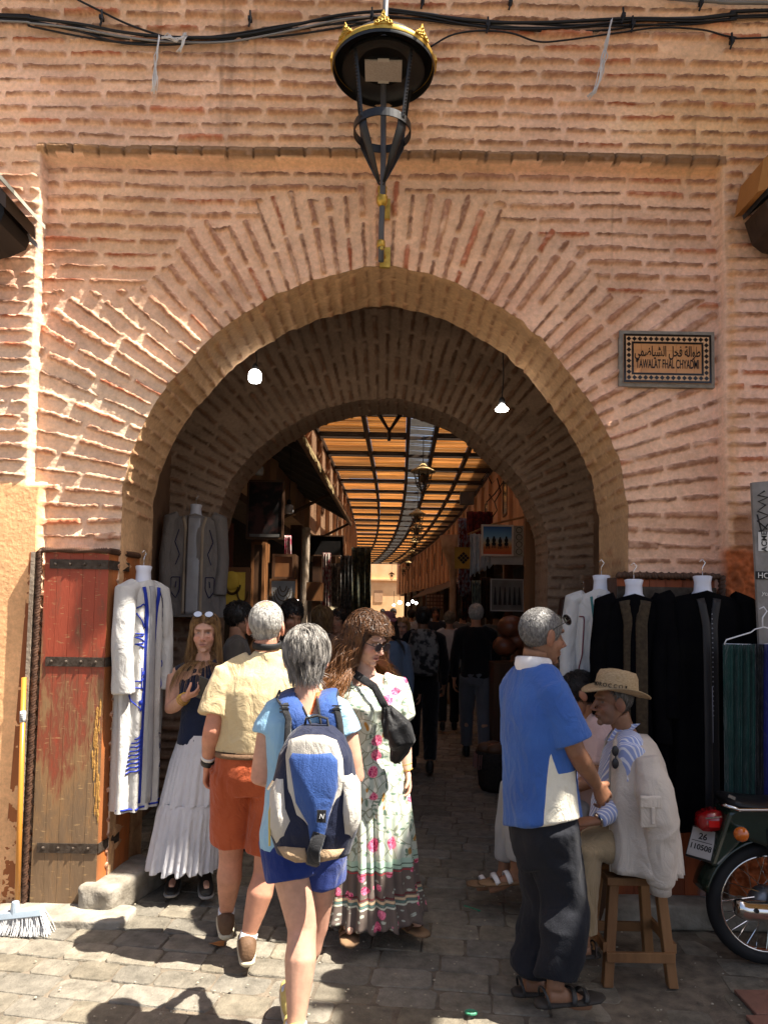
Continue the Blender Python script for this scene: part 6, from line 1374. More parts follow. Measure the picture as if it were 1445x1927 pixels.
# ---------------------------------------------------------------- robes on hangers
BUST = mat('translucent white bust', (.62, .64, .72), (.56, .58, .66), rough=.3, spec=.5)
def robe(label, top, w, h, material, sl=.6, ang=0., depth=.16, open_w=.0, bust=True, trim=None, tw=.02, group='robes hanging at the gate', hook_to=None, sl_mat=None, hem_w=None, front=None, seed=1, trim_inner=None):
    """long robe: top = neck point; ang turns it about z (0 faces the street)"""
    root = thing('robe', label, 'robe', tuple(top), group); top = np.array(top, float); X = np.array([math.cos(ang), math.sin(ang), 0]); Fw = np.array([math.sin(ang), -math.cos(ang), 0]); Z = np.array([0, 0, 1.]); n = 96; a = np.linspace(0, 2 * np.pi, n, endpoint=False); hw = hem_w or w * 1.12
    def ring(u):
        z = -u * h; ww = np.interp(u, [0, .02, .05, .10, .5, 1], [.07, .16 * w / .42, .44 * w, .485 * w, .50 * w, .5 * hw]); dd = np.interp(u, [0, .05, .15, 1], [.055, .075, depth / 2, depth / 2 * 1.1])
        f = .0155 * min(1, u * 3) * np.sin(a * 9 + 2 * np.sin(a * 2 + seed)) + .012 * fbm(np.stack([np.cos(a) * 3, np.sin(a) * 3, a * 0 + u * 2.5 + seed], -1), 2, seed) * min(1, u * 4)
        return top + np.outer(np.cos(a) * (ww + f), X) + np.outer(np.sin(a) * (dd + f), Fw) + Z * (z - .02 * np.abs(np.cos(a)) * (u < .08))[:, None]
    m = MB(); m.loft([ring(u) for u in [0, .012, .03, .05, .08, .12, .2, .3, .4, .5, .6, .7, .8, .9, .985, 1]], cap=False); b = m.build('robe_body', material, root, smooth=True)
    for s in (-1, 1):
        sh = top + X * s * .42 * w - Z * .075 * h / 1.5; el = sh + X * s * .035 - Z * sl * .5 + Fw * .02; wr = sh + X * s * .02 - Z * sl + Fw * .035
        mm = MB(); mm.tube([sh - X * s * .06 + Z * .02, sh, lerp(sh, el, .5), el, lerp(el, wr, .6), wr], [(.055, .05), (.07, .062), (.068, .056), (.064, .05), (.068, .05), (.075, .052)], 16, ref=Fw); me = remesh(mm, .008, 3); V = get_co(me); V += get_no(me) * (.007 * fbm(V * np.array([12, 12, 5]), 2, seed + 3))[:, None]; set_co(me, V); link('robe_sleeve', me, sl_mat or material, root)
    if bust:
        mm = MB(); mm.loft([top + Z * z + np.outer(np.cos(a[::4]) * r, X) + np.outer(np.sin(a[::4]) * r * .9, Fw) for z, r in ((-.10, .085), (-.04, .070), (.0, .046), (.045, .043), (.075, .050), (.08, .04))]); mm.build('neck_bust', BUST, root, smooth=True)
    m = MB(); q = top + Z * (.075 if bust else .02); m.tube([q, q + Z * .05, q + Z * .075 + X * .016, q + Z * .095, q + Z * .08 - X * .016], .0028, 6); m.build('hanger_hook', CHROME, root, smooth=True)
    def on_front(x, u, lift=.004):
        """point on the front of the robe"""
        r = ring(u); xs = (r - top) @ X; fr = (r - top) @ Fw; o = fr > 0; i = np.argmin(np.abs(xs - x) + 10 * (~o)); return top + X * x + Fw * (fr[i] + lift) - Z * u * h
    if trim:
        for s in ((-1, 1) if open_w or True else (0,)):
            mm = MB(); us = np.linspace(.035, .97, 34); mm.tube([on_front(s * (open_w + tw + (0 if u > .14 else .03 * (1 - u / .14))), u, .003) for u in us], [(tw, .004)] * 34, 8, ref=X); mm.build('front_trim', trim, root, smooth=True)
        if open_w:
            mm = MB(); us = np.linspace(.03, .97, 30); mm.tube([on_front(0, u, .001) for u in us], [(open_w, .003)] * 30, 8, ref=X); mm.build('front_opening', trim_inner or mat('grey lining', (.33, .33, .34), rough=.9), root, smooth=True)
    return root, on_front, X, Fw, Z
WHITE_COT = fabric('white robe cotton', (.52, .51, .49), (.47, .46, .44), rough=.85); BLUE_EMB = mat('blue embroidery', (.015, .035, .32), rough=.8); DARK_EMB = mat('dark line embroidery', (.02, .02, .07), rough=.8); BLACK_VELVET = mat('black velvet', (.0035, .0035, .004), (.002, .002, .003), rough=.95, spec=.04)
top = P(268, 1090, 4.12); rb, of, X, Fw, Z = robe('white robe with blue embroidered fish and scribbles, hung beside the weathered door', (top.x, 4.14, top.z), .31, 1.30, WHITE_COT, sl=.58, ang=1.12, open_w=.022, trim=BLUE_EMB, tw=.014, hem_w=.31, seed=3)
def scrib(of, pts, r, material, parent, name='embroidery'):
    """stitched line; pts in (x, fraction of the length)"""
    q = []; pts = np.array(pts, float); t = np.linspace(0, len(pts) - 1, len(pts) * 4)
    xs = np.interp(t, np.arange(len(pts)), pts[:, 0]); us = np.interp(t, np.arange(len(pts)), pts[:, 1])
    MB().tube([of(x, u, .004) for x, u in zip(xs, us)], r, 5).build(name, material, parent, smooth=True)
L_ = -1
scrib(of, [(-.10, .13), (-.07, .11), (-.05, .12), (-.06, .22), (-.10, .15)], .004, BLUE_EMB, rb)
scrib(of, [(-.10, .24), (-.06, .24), (-.10, .255), (-.06, .275), (-.10, .285), (-.07, .30), (-.06, .295)], .004, BLUE_EMB, rb)
scrib(of, [(-.08, .42), (-.055, .40), (-.055, .435), (-.08, .44), (-.10, .445)], .004, BLUE_EMB, rb); scrib(of, [(-.08, .385), (-.08, .475)], .0035, BLUE_EMB, rb)
scrib(of, [(-.13, .47), (-.05, .475), (-.07, .53), (-.075, .575), (-.12, .51), (-.13, .47)], .004, BLUE_EMB, rb)
MB().ell(of(-.085, .535, .004), (.012, .006, .014)).build('fish_eye', BLUE_EMB, rb)
for k in range(9): scrib(of, [(-.13 + .004 * k, .835 - .018 * k), (-.07, .82 - .018 * k)], .0042, BLUE_EMB, rb)
scrib(of, [(-.07, .84), (-.075, .76), (-.07, .65)], .0035, BLUE_EMB, rb)
scrib(of, [(.06, .05), (.09, .09), (.10, .16), (.11, .22)], .003, DARK_EMB, rb); scrib(of, [(.08, .36), (.11, .42), (.085, .47), (.11, .50)], .003, BLUE_EMB, rb); scrib(of, [(.07, .68), (.11, .69), (.08, .74), (.11, .78), (.08, .83)], .003, DARK_EMB, rb)
scrib(of, [(-.16, .985), (-.05, .99), (-.02, .985)], .006, BLUE_EMB, rb); scrib(of, [(.03, .985), (.15, .985)], .006, BLUE_EMB, rb)
top = P(366, 966, 5.75); rb, of, X, Fw, Z = robe('unlit white robe with line drawn faces hanging high on the inner arch', (top.x, 5.80, top.z), .46, .84, fabric('darkened white robe cotton', (.24, .21, .19)), sl=.62, ang=.15, open_w=.055, trim=mat('beige trim', (.42, .33, .24), rough=.9), tw=.012, trim_inner=mat('clear torso', (.36, .34, .34), rough=.25, spec=.6), seed=6)  # white cotton darkened in its colour to stand for the passage dimness
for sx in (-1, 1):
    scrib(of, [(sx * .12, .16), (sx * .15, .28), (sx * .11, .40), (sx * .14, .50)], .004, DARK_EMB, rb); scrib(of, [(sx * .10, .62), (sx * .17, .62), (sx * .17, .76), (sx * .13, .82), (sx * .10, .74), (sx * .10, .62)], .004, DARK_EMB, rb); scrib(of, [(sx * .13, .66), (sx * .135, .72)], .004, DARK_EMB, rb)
top = P(1133, 1108, 4.10); rb, of, X, Fw, Z = robe('cream robe with teal and dark red line embroidery at the right jamb', (top.x, 4.12, top.z), .36, 1.35, WHITE_COT, sl=.55, ang=-.5, open_w=.012, trim=mat('teal trim', (.05, .17, .17), rough=.8), tw=.008, seed=9)
TEAL = mat('teal embroidery', (.02, .27, .28), rough=.8); MAROON = mat('maroon embroidery', (.16, .02, .04), rough=.8)
scrib(of, [(.05, .20), (.11, .21), (.09, .29), (.045, .31), (.05, .20)], .004, TEAL, rb); scrib(of, [(.05, .33), (.10, .335), (.06, .35), (.11, .37), (.07, .39), (.10, .42)], .004, TEAL, rb); scrib(of, [(-.11, .12), (-.08, .12), (-.09, .28), (-.11, .34), (-.08, .36), (-.11, .40)], .0035, MAROON, rb); scrib(of, [(-.10, .42), (-.09, .50)], .003, MAROON, rb)
top = P(1186, 1118, 3.93); rb, of, X, Fw, Z = robe('smaller black robe with a broad brown braided front band', (top.x, 3.88, top.z), .36, 1.10, BLACK_VELVET, sl=.60, ang=-.25, trim=mat('brown braid', (.055, .038, .020), (.03, .02, .011), scale=50, rough=.9, bump=.6), tw=.030, seed=12)
top = P(1312, 1112, 3.90); rb, of, X, Fw, Z = robe('largest black robe with buttoned front, nearest the scarves', (top.x, 3.84, top.z), .52, 1.26, BLACK_VELVET, sl=.75, ang=0, trim=mat('black satin placket', (.014, .013, .015), rough=.5), tw=.022, open_w=.0, seed=15)
m = MB()
for k in range(22): m.ell(of(.012, .10 + k * .02, .007), (.004, .004, .004), nu=6, nv=5)
m.build('button_row', mat('grey beads', (.25, .25, .28), rough=.4), rb)
mm = MB(); mm.tube([of(-.004, u, .003) for u in np.linspace(.40, .63, 12)], [(.011, .003)] * 12, 8, ref=X); mm.build('inner_dress', mat('pale blue lining', (.40, .40, .50), rough=.8), rb)
top = P(1076, 1132, 5.0); robe('dark brown leather coat hanging in the shadow behind the cream robe', (1.50, 5.35, 1.78), .30, .75, mat('dark brown leather', (.05, .022, .014), rough=.45), sl=.45, ang=-.6, bust=False, seed=18)
# ---------------------------------------------------------------- scarves on a white hanger, right edge
hz = P(1410, 1190, 3.62); hg = thing('wire_hanger', 'white wire hanger hooked on the signboard, holding the scarves', 'hanger', tuple(hz)); m = MB(); y = 3.62
m.tube([P(1362, 1212, y), P(1366, 1204, y), P(1412, 1190, y), P(1420, 1184, y), P(1436, 1180, y), P(1444, 1182, y), P(1500, 1200, y)], .0035, 6); m.tube([P(1434, 1180, y), P(1434, 1162, y), P(1442, 1150, y), P(1436, 1142, y), P(1428, 1146, y)], .0035, 6); m.tube([P(1362, 1212, y), P(1430, 1214, y), P(1500, 1204, y)], .0035, 6); m.build('wire', WHITE_PLASTIC, hg, smooth=True)
def scarf(label, px0, px1, c, pyt=1212, pyb=1560, y=3.6, seed=1):
    m = MB(); n = 70; u = np.linspace(0, 1, n); rows = []
    for i in range(24):
        t = i / 23; L = P(px0, pyt + (pyb - pyt) * t, y); Rr = P(px1, pyt + (pyb - pyt) * t, y); w = 1 + .04 * math.sin(t * 5 + seed); x = L.x + (Rr.x - L.x) * (.5 + (u - .5) * w); f = .018 * np.sin(u * 26 + 1.5 * np.sin(u * 5 + seed) + t * .6) + .010 * np.sin(u * 61 + seed + t); rows.append(np.stack([x, y + f, np.full(n, L.z) + .01 * np.sin(u * 9) * (t > .9)], 1))
    X_ = np.stack(rows); m.grid(X_); o = m.build('scarf', fabric('scarf ' + label.split()[0] + str(seed), c, tuple(q * .6 for q in c), rough=.8, sheen=.3), smooth=True); md = o.modifiers.new('s', 'SOLIDIFY'); md.thickness = .003; tag(o, label, 'scarf', 'scarves hanging at the right edge')
scarf('dark green pleated scarf hanging from the white hanger', 1366, 1420, (.012, .055, .045), seed=1)
scarf('black scarf hanging between the green and the blue scarf', 1416, 1434, (.006, .006, .007), seed=2)
scarf('deep blue scarf hanging at the right edge beside the black scarf', 1430, 1470, (.015, .02, .20), seed=3)
# ---------------------------------------------------------------- signboard post with stickers, right edge
sp = thing('sign_post', 'narrow grey board with marker scrawl and stickers at the right edge', 'sign', tuple(P(1435, 1050, 3.75))); y = 3.72
q = [P(1414, 908, y), P(1475, 903, y), P(1500, 1600, y), P(1446, 1600, y)]; MB().prism([q[3], q[2], q[1], q[0]], (0, .02, 0)).build('board', mat('grey board', (.27, .25, .235), (.20, .185, .17), scale=10, rough=.8, bump=.3), sp)
INK = mat('black marker', (.02, .018, .018), rough=.6); CREAM = mat('sticker white', (.70, .68, .64), rough=.5)
m = MB(); pts = [(1427, 1000), (1443, 996), (1424, 980), (1446, 970), (1425, 962), (1440, 950), (1426, 944), (1444, 936), (1425, 932), (1438, 924)]; m.tube([P(a, b, y - .002) for a, b in pts], .0045, 5); m.tube([P(a, b, y - .002) for a, b in ((1424, 968), (1432, 1000), (1446, 985))], .004, 5); m.build('scrawl', INK, sp)
d_ = (P(1443, 1000, y) - P(1440, 1034, y)).normalized(); r_ = (P(1446, 1020, y) - P(1424, 1022, y)).normalized()
for nm, c, w, h, body, sz in (('sticker', (1437, 1019), .062, .10, 'ACME', .040),):
    cc = P(*c, y - .004); MB().box(cc, (w, .002, h)).build('sticker', CREAM, sp); text_mesh(body, sz, INK, sp, cc + Vector((0, -.003, 0)), (0, 0, 1), (-1, 0, 0), .0006, name='sticker_lettering', bold=.0008)
cc = P(1442, 1083, y - .004); MB().box(cc, (.12, .002, .042)).build('sticker', INK, sp); text_mesh('HOME', .042, CREAM, sp, P(1446, 1084, y - .008), (1, 0, -.03), (0, 0, 1), .0006, name='sticker_lettering')
text_mesh('yoga', .034, CREAM, sp, P(1444, 1118, y - .004), (1, 0, -.2), (.2, 0, 1), .0006, name='chalk_lettering')
# ---------------------------------------------------------------- tile street sign
def street_sign():
    c = P(1254, 676, YW - .03); root = thing('street_sign', 'tiled street name plaque with black and orange zigzag border, Arabic and Latin lettering', 'sign', tuple(c)); y = YW - .035; w, h = .505, .285
    MB().box((c.x, y + .018, c.z), (w + .045, .03, h + .045)).build('cement_bed', mat('grey cement', (.27, .24, .20), (.20, .175, .145), scale=25, rough=.9, bump=.8, bscale=50), root)
    TG = mat('glazed orange tile', (.56, .27, .11), (.48, .22, .09), scale=7, rough=.12, spec=.5); TB = mat('glazed black tile', (.008, .007, .008), rough=.12, spec=.5); TC = mat('glazed pale tile', (.60, .36, .20), rough=.15)
    for i in range(5):
        for j in range(3):
            a, b = w / 5, h / 3; MB().box((c.x - w / 2 + a * (i + .5), y, c.z - h / 2 + b * (j + .5)), (a - .0015, .012, b - .0015)).build('tile', TG, root)
    def border(inset, t, material, name, yy):
        m = MB(); W, H = w / 2 - inset, h / 2 - inset
        m.box((c.x, yy, c.z + H - t / 2), (2 * W, .001, t)); m.box((c.x, yy, c.z - H + t / 2), (2 * W, .001, t)); m.box((c.x - W + t / 2, yy, c.z), (t, .001, 2 * H - 2 * t)); m.box((c.x + W - t / 2, yy, c.z), (t, .001, 2 * H - 2 * t)); return m.build(name, material, root)
    border(.0, .013, TB, 'border_line', y - .007); border(.045, .012, TB, 'border_line', y - .007); border(.013, .032, TC, 'border_ground', y - .0068)
    m = MB(); s = .0145
    def dia(x, z): m.add([(c.x + x - s, y - .0078, c.z + z), (c.x + x, y - .0078, c.z + z - s), (c.x + x + s, y - .0078, c.z + z), (c.x + x, y - .0078, c.z + z + s)], [(0, 1, 2, 3)])
    nx = 15
    for i in range(nx):
        x = -(w / 2 - .029) + (w - .058) * i / (nx - 1); dia(x, h / 2 - .029); dia(x, -(h / 2 - .029))
    nz = 8
    for i in range(1, nz - 1):
        z = -(h / 2 - .029) + (h - .058) * i / (nz - 1); dia(-(w / 2 - .029), z); dia(w / 2 - .029, z)
    m.build('zigzag', TB, root)
    text_mesh('TAWALAT FHAL CHYADMI', .074, TB, root, (c.x, y - .007, c.z - .035), extrude=.0006, sx=.405, bold=.0010)
    ar = '\uFEC3\uFEEE\uFE8D\uFEDF\uFE94 \uFED3\uFEA4\uFEDE \uFE8D\uFEDF\uFEB8\uFEF4\uFE8E\uFEBF\uFEE4\uFEF2'
    ar = '\uFEC3\uFEEE\uFE8D\uFEDF\uFE94 \uFED3\uFEA4\uFEDE \uFE8D\uFEDF\uFEB8\uFEF4\uFE8E\uFEBF\uFEE4\uFEF2'[::-1]
    text_mesh(ar, .084, TB, root, (c.x, y - .007, c.z + .038), extrude=.0006, sx=.52, bold=.0012)
street_sign()
# ---------------------------------------------------------------- big bracket lantern over the arch
def big_lantern():
    y = 3.72; root = thing('bracket_lantern', 'black street lantern with gilded crown rim, on a pole over the arch', 'lantern', tuple(P(722, 150, y))); Z = Vector((0, 0, 1)); top = P(722, 100, y); ax = P(720, 330, y)
    cx, cz = top.x, P(722, 136, y).z; rr = .275
    def ringp(r, z, n=48): a = np.linspace(0, 2 * np.pi, n, endpoint=False); return np.stack([cx + r * np.cos(a), y + r * np.sin(a), np.full(n, z)], 1)
    MB().loft([ringp(rr, cz), ringp(rr * 1.01, cz + .012), ringp(rr * .98, cz + .05), ringp(rr * .75, cz + .12), ringp(rr * .25, cz + .19), ringp(.02, cz + .2)], cap=False).build('hood', BLACK_METAL, root, smooth=True)
    MB().loft([ringp(rr + .004, cz + .016), ringp(rr + .008, cz + .032), ringp(rr + .002, cz + .045), ringp(rr - .01, cz + .04)], cap=False).build('gilt_rim', GOLD, root, smooth=True)
    MB().loft([ringp(rr * .82, cz - .003), ringp(rr * .80, cz + .025), ringp(rr * .5, cz + .03)], cap=False).build('inner_reflector', BLACK_METAL, root, smooth=True)
    for k in range(8):                                     # gilded crest pieces
        a = k * math.pi / 4 - math.pi / 2; c = Vector((cx + (rr + .004) * math.cos(a), y + (rr + .004) * math.sin(a), cz + .035)); t = Vector((-math.sin(a), math.cos(a), 0)); o = Vector((math.cos(a), math.sin(a), 0)); m = MB()
        outl = [(-.062, 0), (-.058, .018), (-.038, .022), (-.034, .042), (-.018, .05), (-.012, .072), (0, .095), (.012, .072), (.018, .05), (.034, .042), (.038, .022), (.058, .018), (.062, 0)]
        m.prism([c + t * x * .8 + Z * z * .8 for x, z in outl], o * .006); cr = m.build('gilt_crest', GOLD, root); m = MB()
        for x, z in ((0, .03), (-.02, .02), (.02, .02), (0, .055), (-.04, .010), (.04, .010)): m.tube([c + t * (x * .8 + .008 * math.cos(q)) + Z * (z * .8 + .008 * math.sin(q)) + o * .008 for q in np.linspace(0, 6.283, 11)], .0028, 5)
        m.build('scroll', GOLD, cr, smooth=True)
    m = MB(); m.box((cx, y, cz + .018), (.16, .16, .014)); m.build('lamp_tray', BLACK_METAL, root); MB().box((cx, y - .0, cz + .008), (.20, .15, .008)).build('led_panel', mat('frosted lens grid', (.42, .38, .34), (.33, .29, .25), scale=160, rough=.3), root)
    for dy in (-.078, .078): MB().box((cx, y + dy, cz + .006), (.06, .018, .006)).build('clip', mat('pale clip', (.5, .47, .42), rough=.4), root)
    z1 = P(720, 246, y).z; z2 = P(720, 345, y).z; r1 = .152
    for k in range(4):
        a = math.pi / 4 + k * math.pi / 2; e = lambda r, z: Vector((cx + r * math.cos(a), y + r * math.sin(a), z))
        tg = Vector((-math.sin(a), math.cos(a), 0)); m = MB(); m.tube([e(.208, cz + .01), e(r1 + .002, z1)], [(.013, .006)] * 2, 8, ref=tg)
        for q in range(20): p = e(.208, cz).lerp(e(r1, z1), (q + .5) / 20); m.box(p + Vector((math.cos(a), math.sin(a), 0)) * .006, (.009, .009, .006))
        m.build('upright', BLACK_METAL, root)
        MB().tube([e(r1, z1 + .015), e(r1 - .012, z1 - .05), e(r1 * .55, lerp(z1, z2, .55)), e(.016, z2)], [(.030, .004), (.029, .004), (.023, .004), (.008, .004)], 8, ref=tg).build('basket_strap', BLACK_METAL, root, smooth=True)
    MB().loft([ringp(r1 + .004, z1 - .022), ringp(r1 + .004, z1 + .022), ringp(r1 - .002, z1 + .022), ringp(r1 - .002, z1 - .022)], cap=False).build('basket_ring', BLACK_METAL, root)
    # pole that runs down in front of the wall, ties back to it with two gilt clamps
    pb = P(717, 492, y + .24); MB().tube([P(728, -60, y + .0), P(724, 60, y), (cx, y, cz + .19)], .016, 14).build('upper_pole', mat('grey pole', (.10, .10, .11), rough=.4), root, smooth=True)
    MB().tube([(cx, y + .10, cz + .02), (ax.x, y + .14, z2 + .25), (ax.x, y + .17, z2 + .05), P(718, 420, y + .22), pb], .0165, 14).build('lower_pole', mat('grey pole', (.10, .10, .11)), root, smooth=True)
    q_ = P(719, 368, y + .19); zc = q_.z; x_ = q_.x; MB().lathe((x_, y + .19, 0), [(.017, zc + .05), (.028, zc + .045), (.022, zc + .03), (.028, zc + .022), (.020, zc + .012), (.033, zc - .012), (.030, zc - .045), (.017, zc - .065)], 16).build('gilt_knob', GOLD, root, smooth=True)
    q_ = P(717, 460, y + .235); zc = q_.z; MB().lathe((q_.x, y + .235, 0), [(.017, zc + .02), (.024, zc + .018), (.024, zc - .018), (.017, zc - .02)], 16).build('gilt_collar', GOLD, root, smooth=True)
    for py in (372, 466):
        p = P(718, py, y + .21); MB().tube([p, Vector((p.x + .02, YW + .01, p.z))], .011, 8).build('wall_bracket', GOLD, root); MB().box((p.x + .02, YW - .022, p.z), (.06, .02, .12)).build('wall_plate', GOLD, root)
big_lantern()
# ---------------------------------------------------------------- cables along the wall
CABLE = mat('black cable', (.012, .012, .013), rough=.5); CABLE2 = mat('grey cable', (.22, .21, .20), rough=.5)
def cable(label, pts, r, material=CABLE, y=3.96, group='cables strung along the wall'):
    q = [P(a, b, y + (c[0] if c else 0)) for a, b, *c in pts]; n = len(q); out = []
    for i in range(n - 1):                                                # smooth curve through the points
        p0, p1, p2, p3 = q[max(i - 1, 0)], q[i], q[i + 1], q[min(i + 2, n - 1)]
        for t in np.linspace(0, 1, 9)[:-1]: out.append(.5 * ((2 * p1) + (p2 - p0) * t + (2 * p0 - 5 * p1 + 4 * p2 - p3) * t * t + (3 * p1 - p0 - 3 * p2 + p3) * t ** 3))
    out.append(q[-1]); tag(MB().tube(out, r, 8).build('cable', material, smooth=True), label, 'cable', group)
base = [(-700, 10), (-20, 32), (60, 40), (150, 56), (230, 72), (320, 76), (430, 72), (540, 56), (640, 40), (720, 32)]
for k in range(6):
    cable('black cable of the sagging bundle left of the lantern', [(a, b + (k - 2.5) * 3.0 + 5 * math.sin(i * 1.3 + k * 2.1), .008 * (k % 3)) for i, (a, b) in enumerate(base)], .0055 if k else .008, CABLE if k != 3 else CABLE2)
cable('thin black cable dropping from the top edge to the bundle knot', [(128, -10), (180, 16), (240, 45), (300, 66), (340, 76)], .006)
base = [(730, 24), (800, 30), (880, 42), (960, 50), (1050, 52), (1140, 46), (1200, 40), (1300, 38), (1380, 32), (1460, 27), (2300, 10)]
for k in range(6):
    cable('black cable of the bundle right of the lantern', [(a, b + (k - 2.5) * 2.6 + 4 * math.sin(i * 1.1 + k * 1.7), .008 * (k % 3)) for i, (a, b) in enumerate(base)], .0055 if k else .009, CABLE if k != 2 else CABLE2)
cable('loose black cable looping below the bundle right of the lantern', [(810, 88), (850, 66), (900, 58), (960, 62), (1010, 78), (1060, 76), (1160, 62), (1240, 52), (1320, 56), (1380, 70), (1460, 70), (2300, 40)], .005)
cable('pale conduit along the top right edge', [(1255, -4), (1340, 2), (1460, 5), (2300, 5)], .011, CABLE2)
def rag(label, pts, seed, y=3.93):
    m = MB(); rs = np.random.default_rng(seed)
    for k in range(9):
        m.tube([P(a + rs.normal() * 3.2 * (.3 + i / len(pts)), b + rs.normal() * 2.5, y + rs.normal() * .008) for i, (a, b) in enumerate(pts)], .0026, 5)
    tag(m.build('plastic_strip', mat('torn white plastic', (.72, .70, .68), rough=.5), smooth=True), label, 'plastic strip')
rag('torn white plastic strip hanging from the left cable bundle', [(300, 70), (297, 90), (296, 110), (293, 130), (291, 150), (288, 170)], 1); rag('short torn white plastic strip wrapped round the left bundle', [(305, 72), (318, 68), (332, 76), (344, 70), (349, 64), (346, 82), (338, 96)], 2); rag('torn white plastic strip hanging from the right cable bundle', [(1150, 40), (1145, 62), (1140, 85), (1136, 105), (1133, 130), (1126, 155), (1118, 172), (1106, 181)], 3)
for px, py in ((192, 34), (471, 36), (700, 30), (795, 2), (918, 48), (960, 4), (1172, 30), (1190, 46), (1318, 6), (1376, 78)):
    m = MB(); m.tube([P(px, py - 16, 3.95), P(px + 1, py + 2, 3.945), P(px - 3, py + 14, 3.95)], .006, 6); m.box(P(px, py, 3.96), (.022, .03, .022)); m.tube([P(px, py, 3.95), P(px, py, 4.06)], .006, 6); tag(m.build('cable_clip', CABLE), 'small black cable clip nailed to the wall at the cable run', 'clip', 'cable clips on the wall')
# ---------------------------------------------------------------- bulbs hanging in the arch
GLOW = emit_mat('lit bulb', (1.0, .97, .92), 9.0)
def bulb(label, px, py, y, r, drop, lit=True, flat=False):
    p = P(px, py, y); root = thing('hanging_bulb', label, 'light bulb', tuple(p))
    if flat: prof = [(.004, -r * .35), (r * .9, -r * .30), (r, -r * .1), (r * .55, r * .35), (r * .3, r * .7)]
    else: prof = [(.004, -r * 1.0), (r * .85, -r * .95), (r, -r * .6), (r, r * .5), (r * .7, r * .9), (r * .42, r * 1.0)]
    MB().lathe(p, prof, 24).build('bulb', GLOW if lit else mat('dull glass bulb', (.35, .34, .33), rough=.25, spec=.5), root, smooth=True)
    t = r * (.7 if flat else 1.0); MB().lathe(p, [(r * .44, t), (r * .5, t + r * .3), (r * .42, t + r * .8), (r * .2, t + r * 1.1)], 16).build('socket', BLACK_METAL, root, smooth=True)
    MB().tube([p + Vector((0, 0, t + r)), p + Vector((.01, 0, drop * .5)), p + Vector((0, 0, drop))], .004, 6).build('cord', CABLE, root)
bulb('lit white bulb hanging under the left of the front arch', 480, 708, 4.75, .042, .20); bulb('lit reflector bulb hanging on a long cord at the right of the front arch', 944, 769, 4.75, .045, .46, flat=True)
bulb('unlit bulb hanging above the poster in the left shops', 487, 885, 7.0, .05, .3, lit=False); bulb('unlit bulb hanging right of the dark poster', 544, 958, 8.3, .055, .9, lit=False)
# ---------------------------------------------------------------- eaves at the frame edges
def eave_left():
    root = thing('shop_eave', 'dark wooden shop eave with scalloped trim at the upper left edge', 'eave', tuple(P(20, 420, 3.45))); y0, y1 = 3.89, 3.95
    top = [P(-120, 190, y0), P(86, 424, y0), P(86, 432, y0), P(-120, 206, y0)]; MB().prism(top, (0, -.34, 0)).build('roof_edge', mat('pale roof edge', (.42, .40, .33), (.3, .28, .22), scale=10, rough=.7), root)
    MB().prism([P(-120, 212, y0 + .02), P(68, 428, y0 + .02), P(68, 452, y0 + .02), P(-120, 262, y0 + .02)], (0, -.32, 0)).build('fascia', mat('brown painted board', (.085, .06, .045), rough=.6), root)
    MB().prism([P(-120, 268, y0 + .04), P(12, 392, y0 + .04), P(40, 412, y0 + .04), P(56, 436, y0 + .04), P(58, 452, y0 + .04), P(50, 470, y0 + .04), P(20, 484, y0 + .04), P(-40, 496, y0 + .04), P(-120, 500, y0 + .04)], (0, -.28, 0)).build('shutter_box', mat('sooty box', (.012, .011, .010), rough=.6), root)
    for a, b in ((20, 402), (52, 440)): MB().prism([P(a, b, y0), P(a + 16, b + 14, y0), P(a + 16, b + 24, y0), P(a + 4, b + 14, y0)], (0, .03, 0)).build('scallop', mat('grey scallop', (.25, .24, .26), rough=.5), root)
    MB().prism([P(-14, 452, y0), P(12, 452, y0), P(12, 476, y0), P(-14, 478, y0)], (0, -.38, 0)).build('junction_box', mat('grey box', (.25, .24, .22), rough=.5), root)
eave_left()
def eave_right():
    root = thing('shop_eave', 'ochre cardboard patched eave at the upper right edge', 'eave', tuple(P(1420, 380, 3.6))); y0 = 3.89
    MB().prism([P(1392, 352, y0), P(1445, 296, y0), P(1560, 190, y0), P(1560, 250, y0), P(1445, 358, y0), P(1396, 405, y0), P(1381, 410, y0)], (0, -.25, 0)).build('cardboard_facing', mat('ochre cardboard', (.42, .19, .05), (.33, .14, .035), scale=6, rough=.8, bump=.4, bscale=30, stretch=(1, 1, .2)), root)
    MB().prism([P(1396, 406, y0 + .04), P(1445, 360, y0 + .04), P(1560, 255, y0 + .04), P(1560, 290, y0 + .04), P(1445, 374, y0 + .04), P(1398, 414, y0 + .04)], (0, -.26, 0)).build('underside_board', mat('charcoal board', (.035, .035, .04), rough=.7), root)
    MB().prism([P(1400, 420, y0 + .05), P(1445, 380, y0 + .05), P(1560, 300, y0 + .05), P(1560, 510, y0 + .05), P(1432, 476, y0 + .05), P(1414, 462, y0 + .05)], (0, -.22, 0)).build('corbel', mat('dark rotten wood', (.06, .035, .022), (.035, .02, .013), scale=8, rough=.9, bump=.8, bscale=20), root)
eave_right()
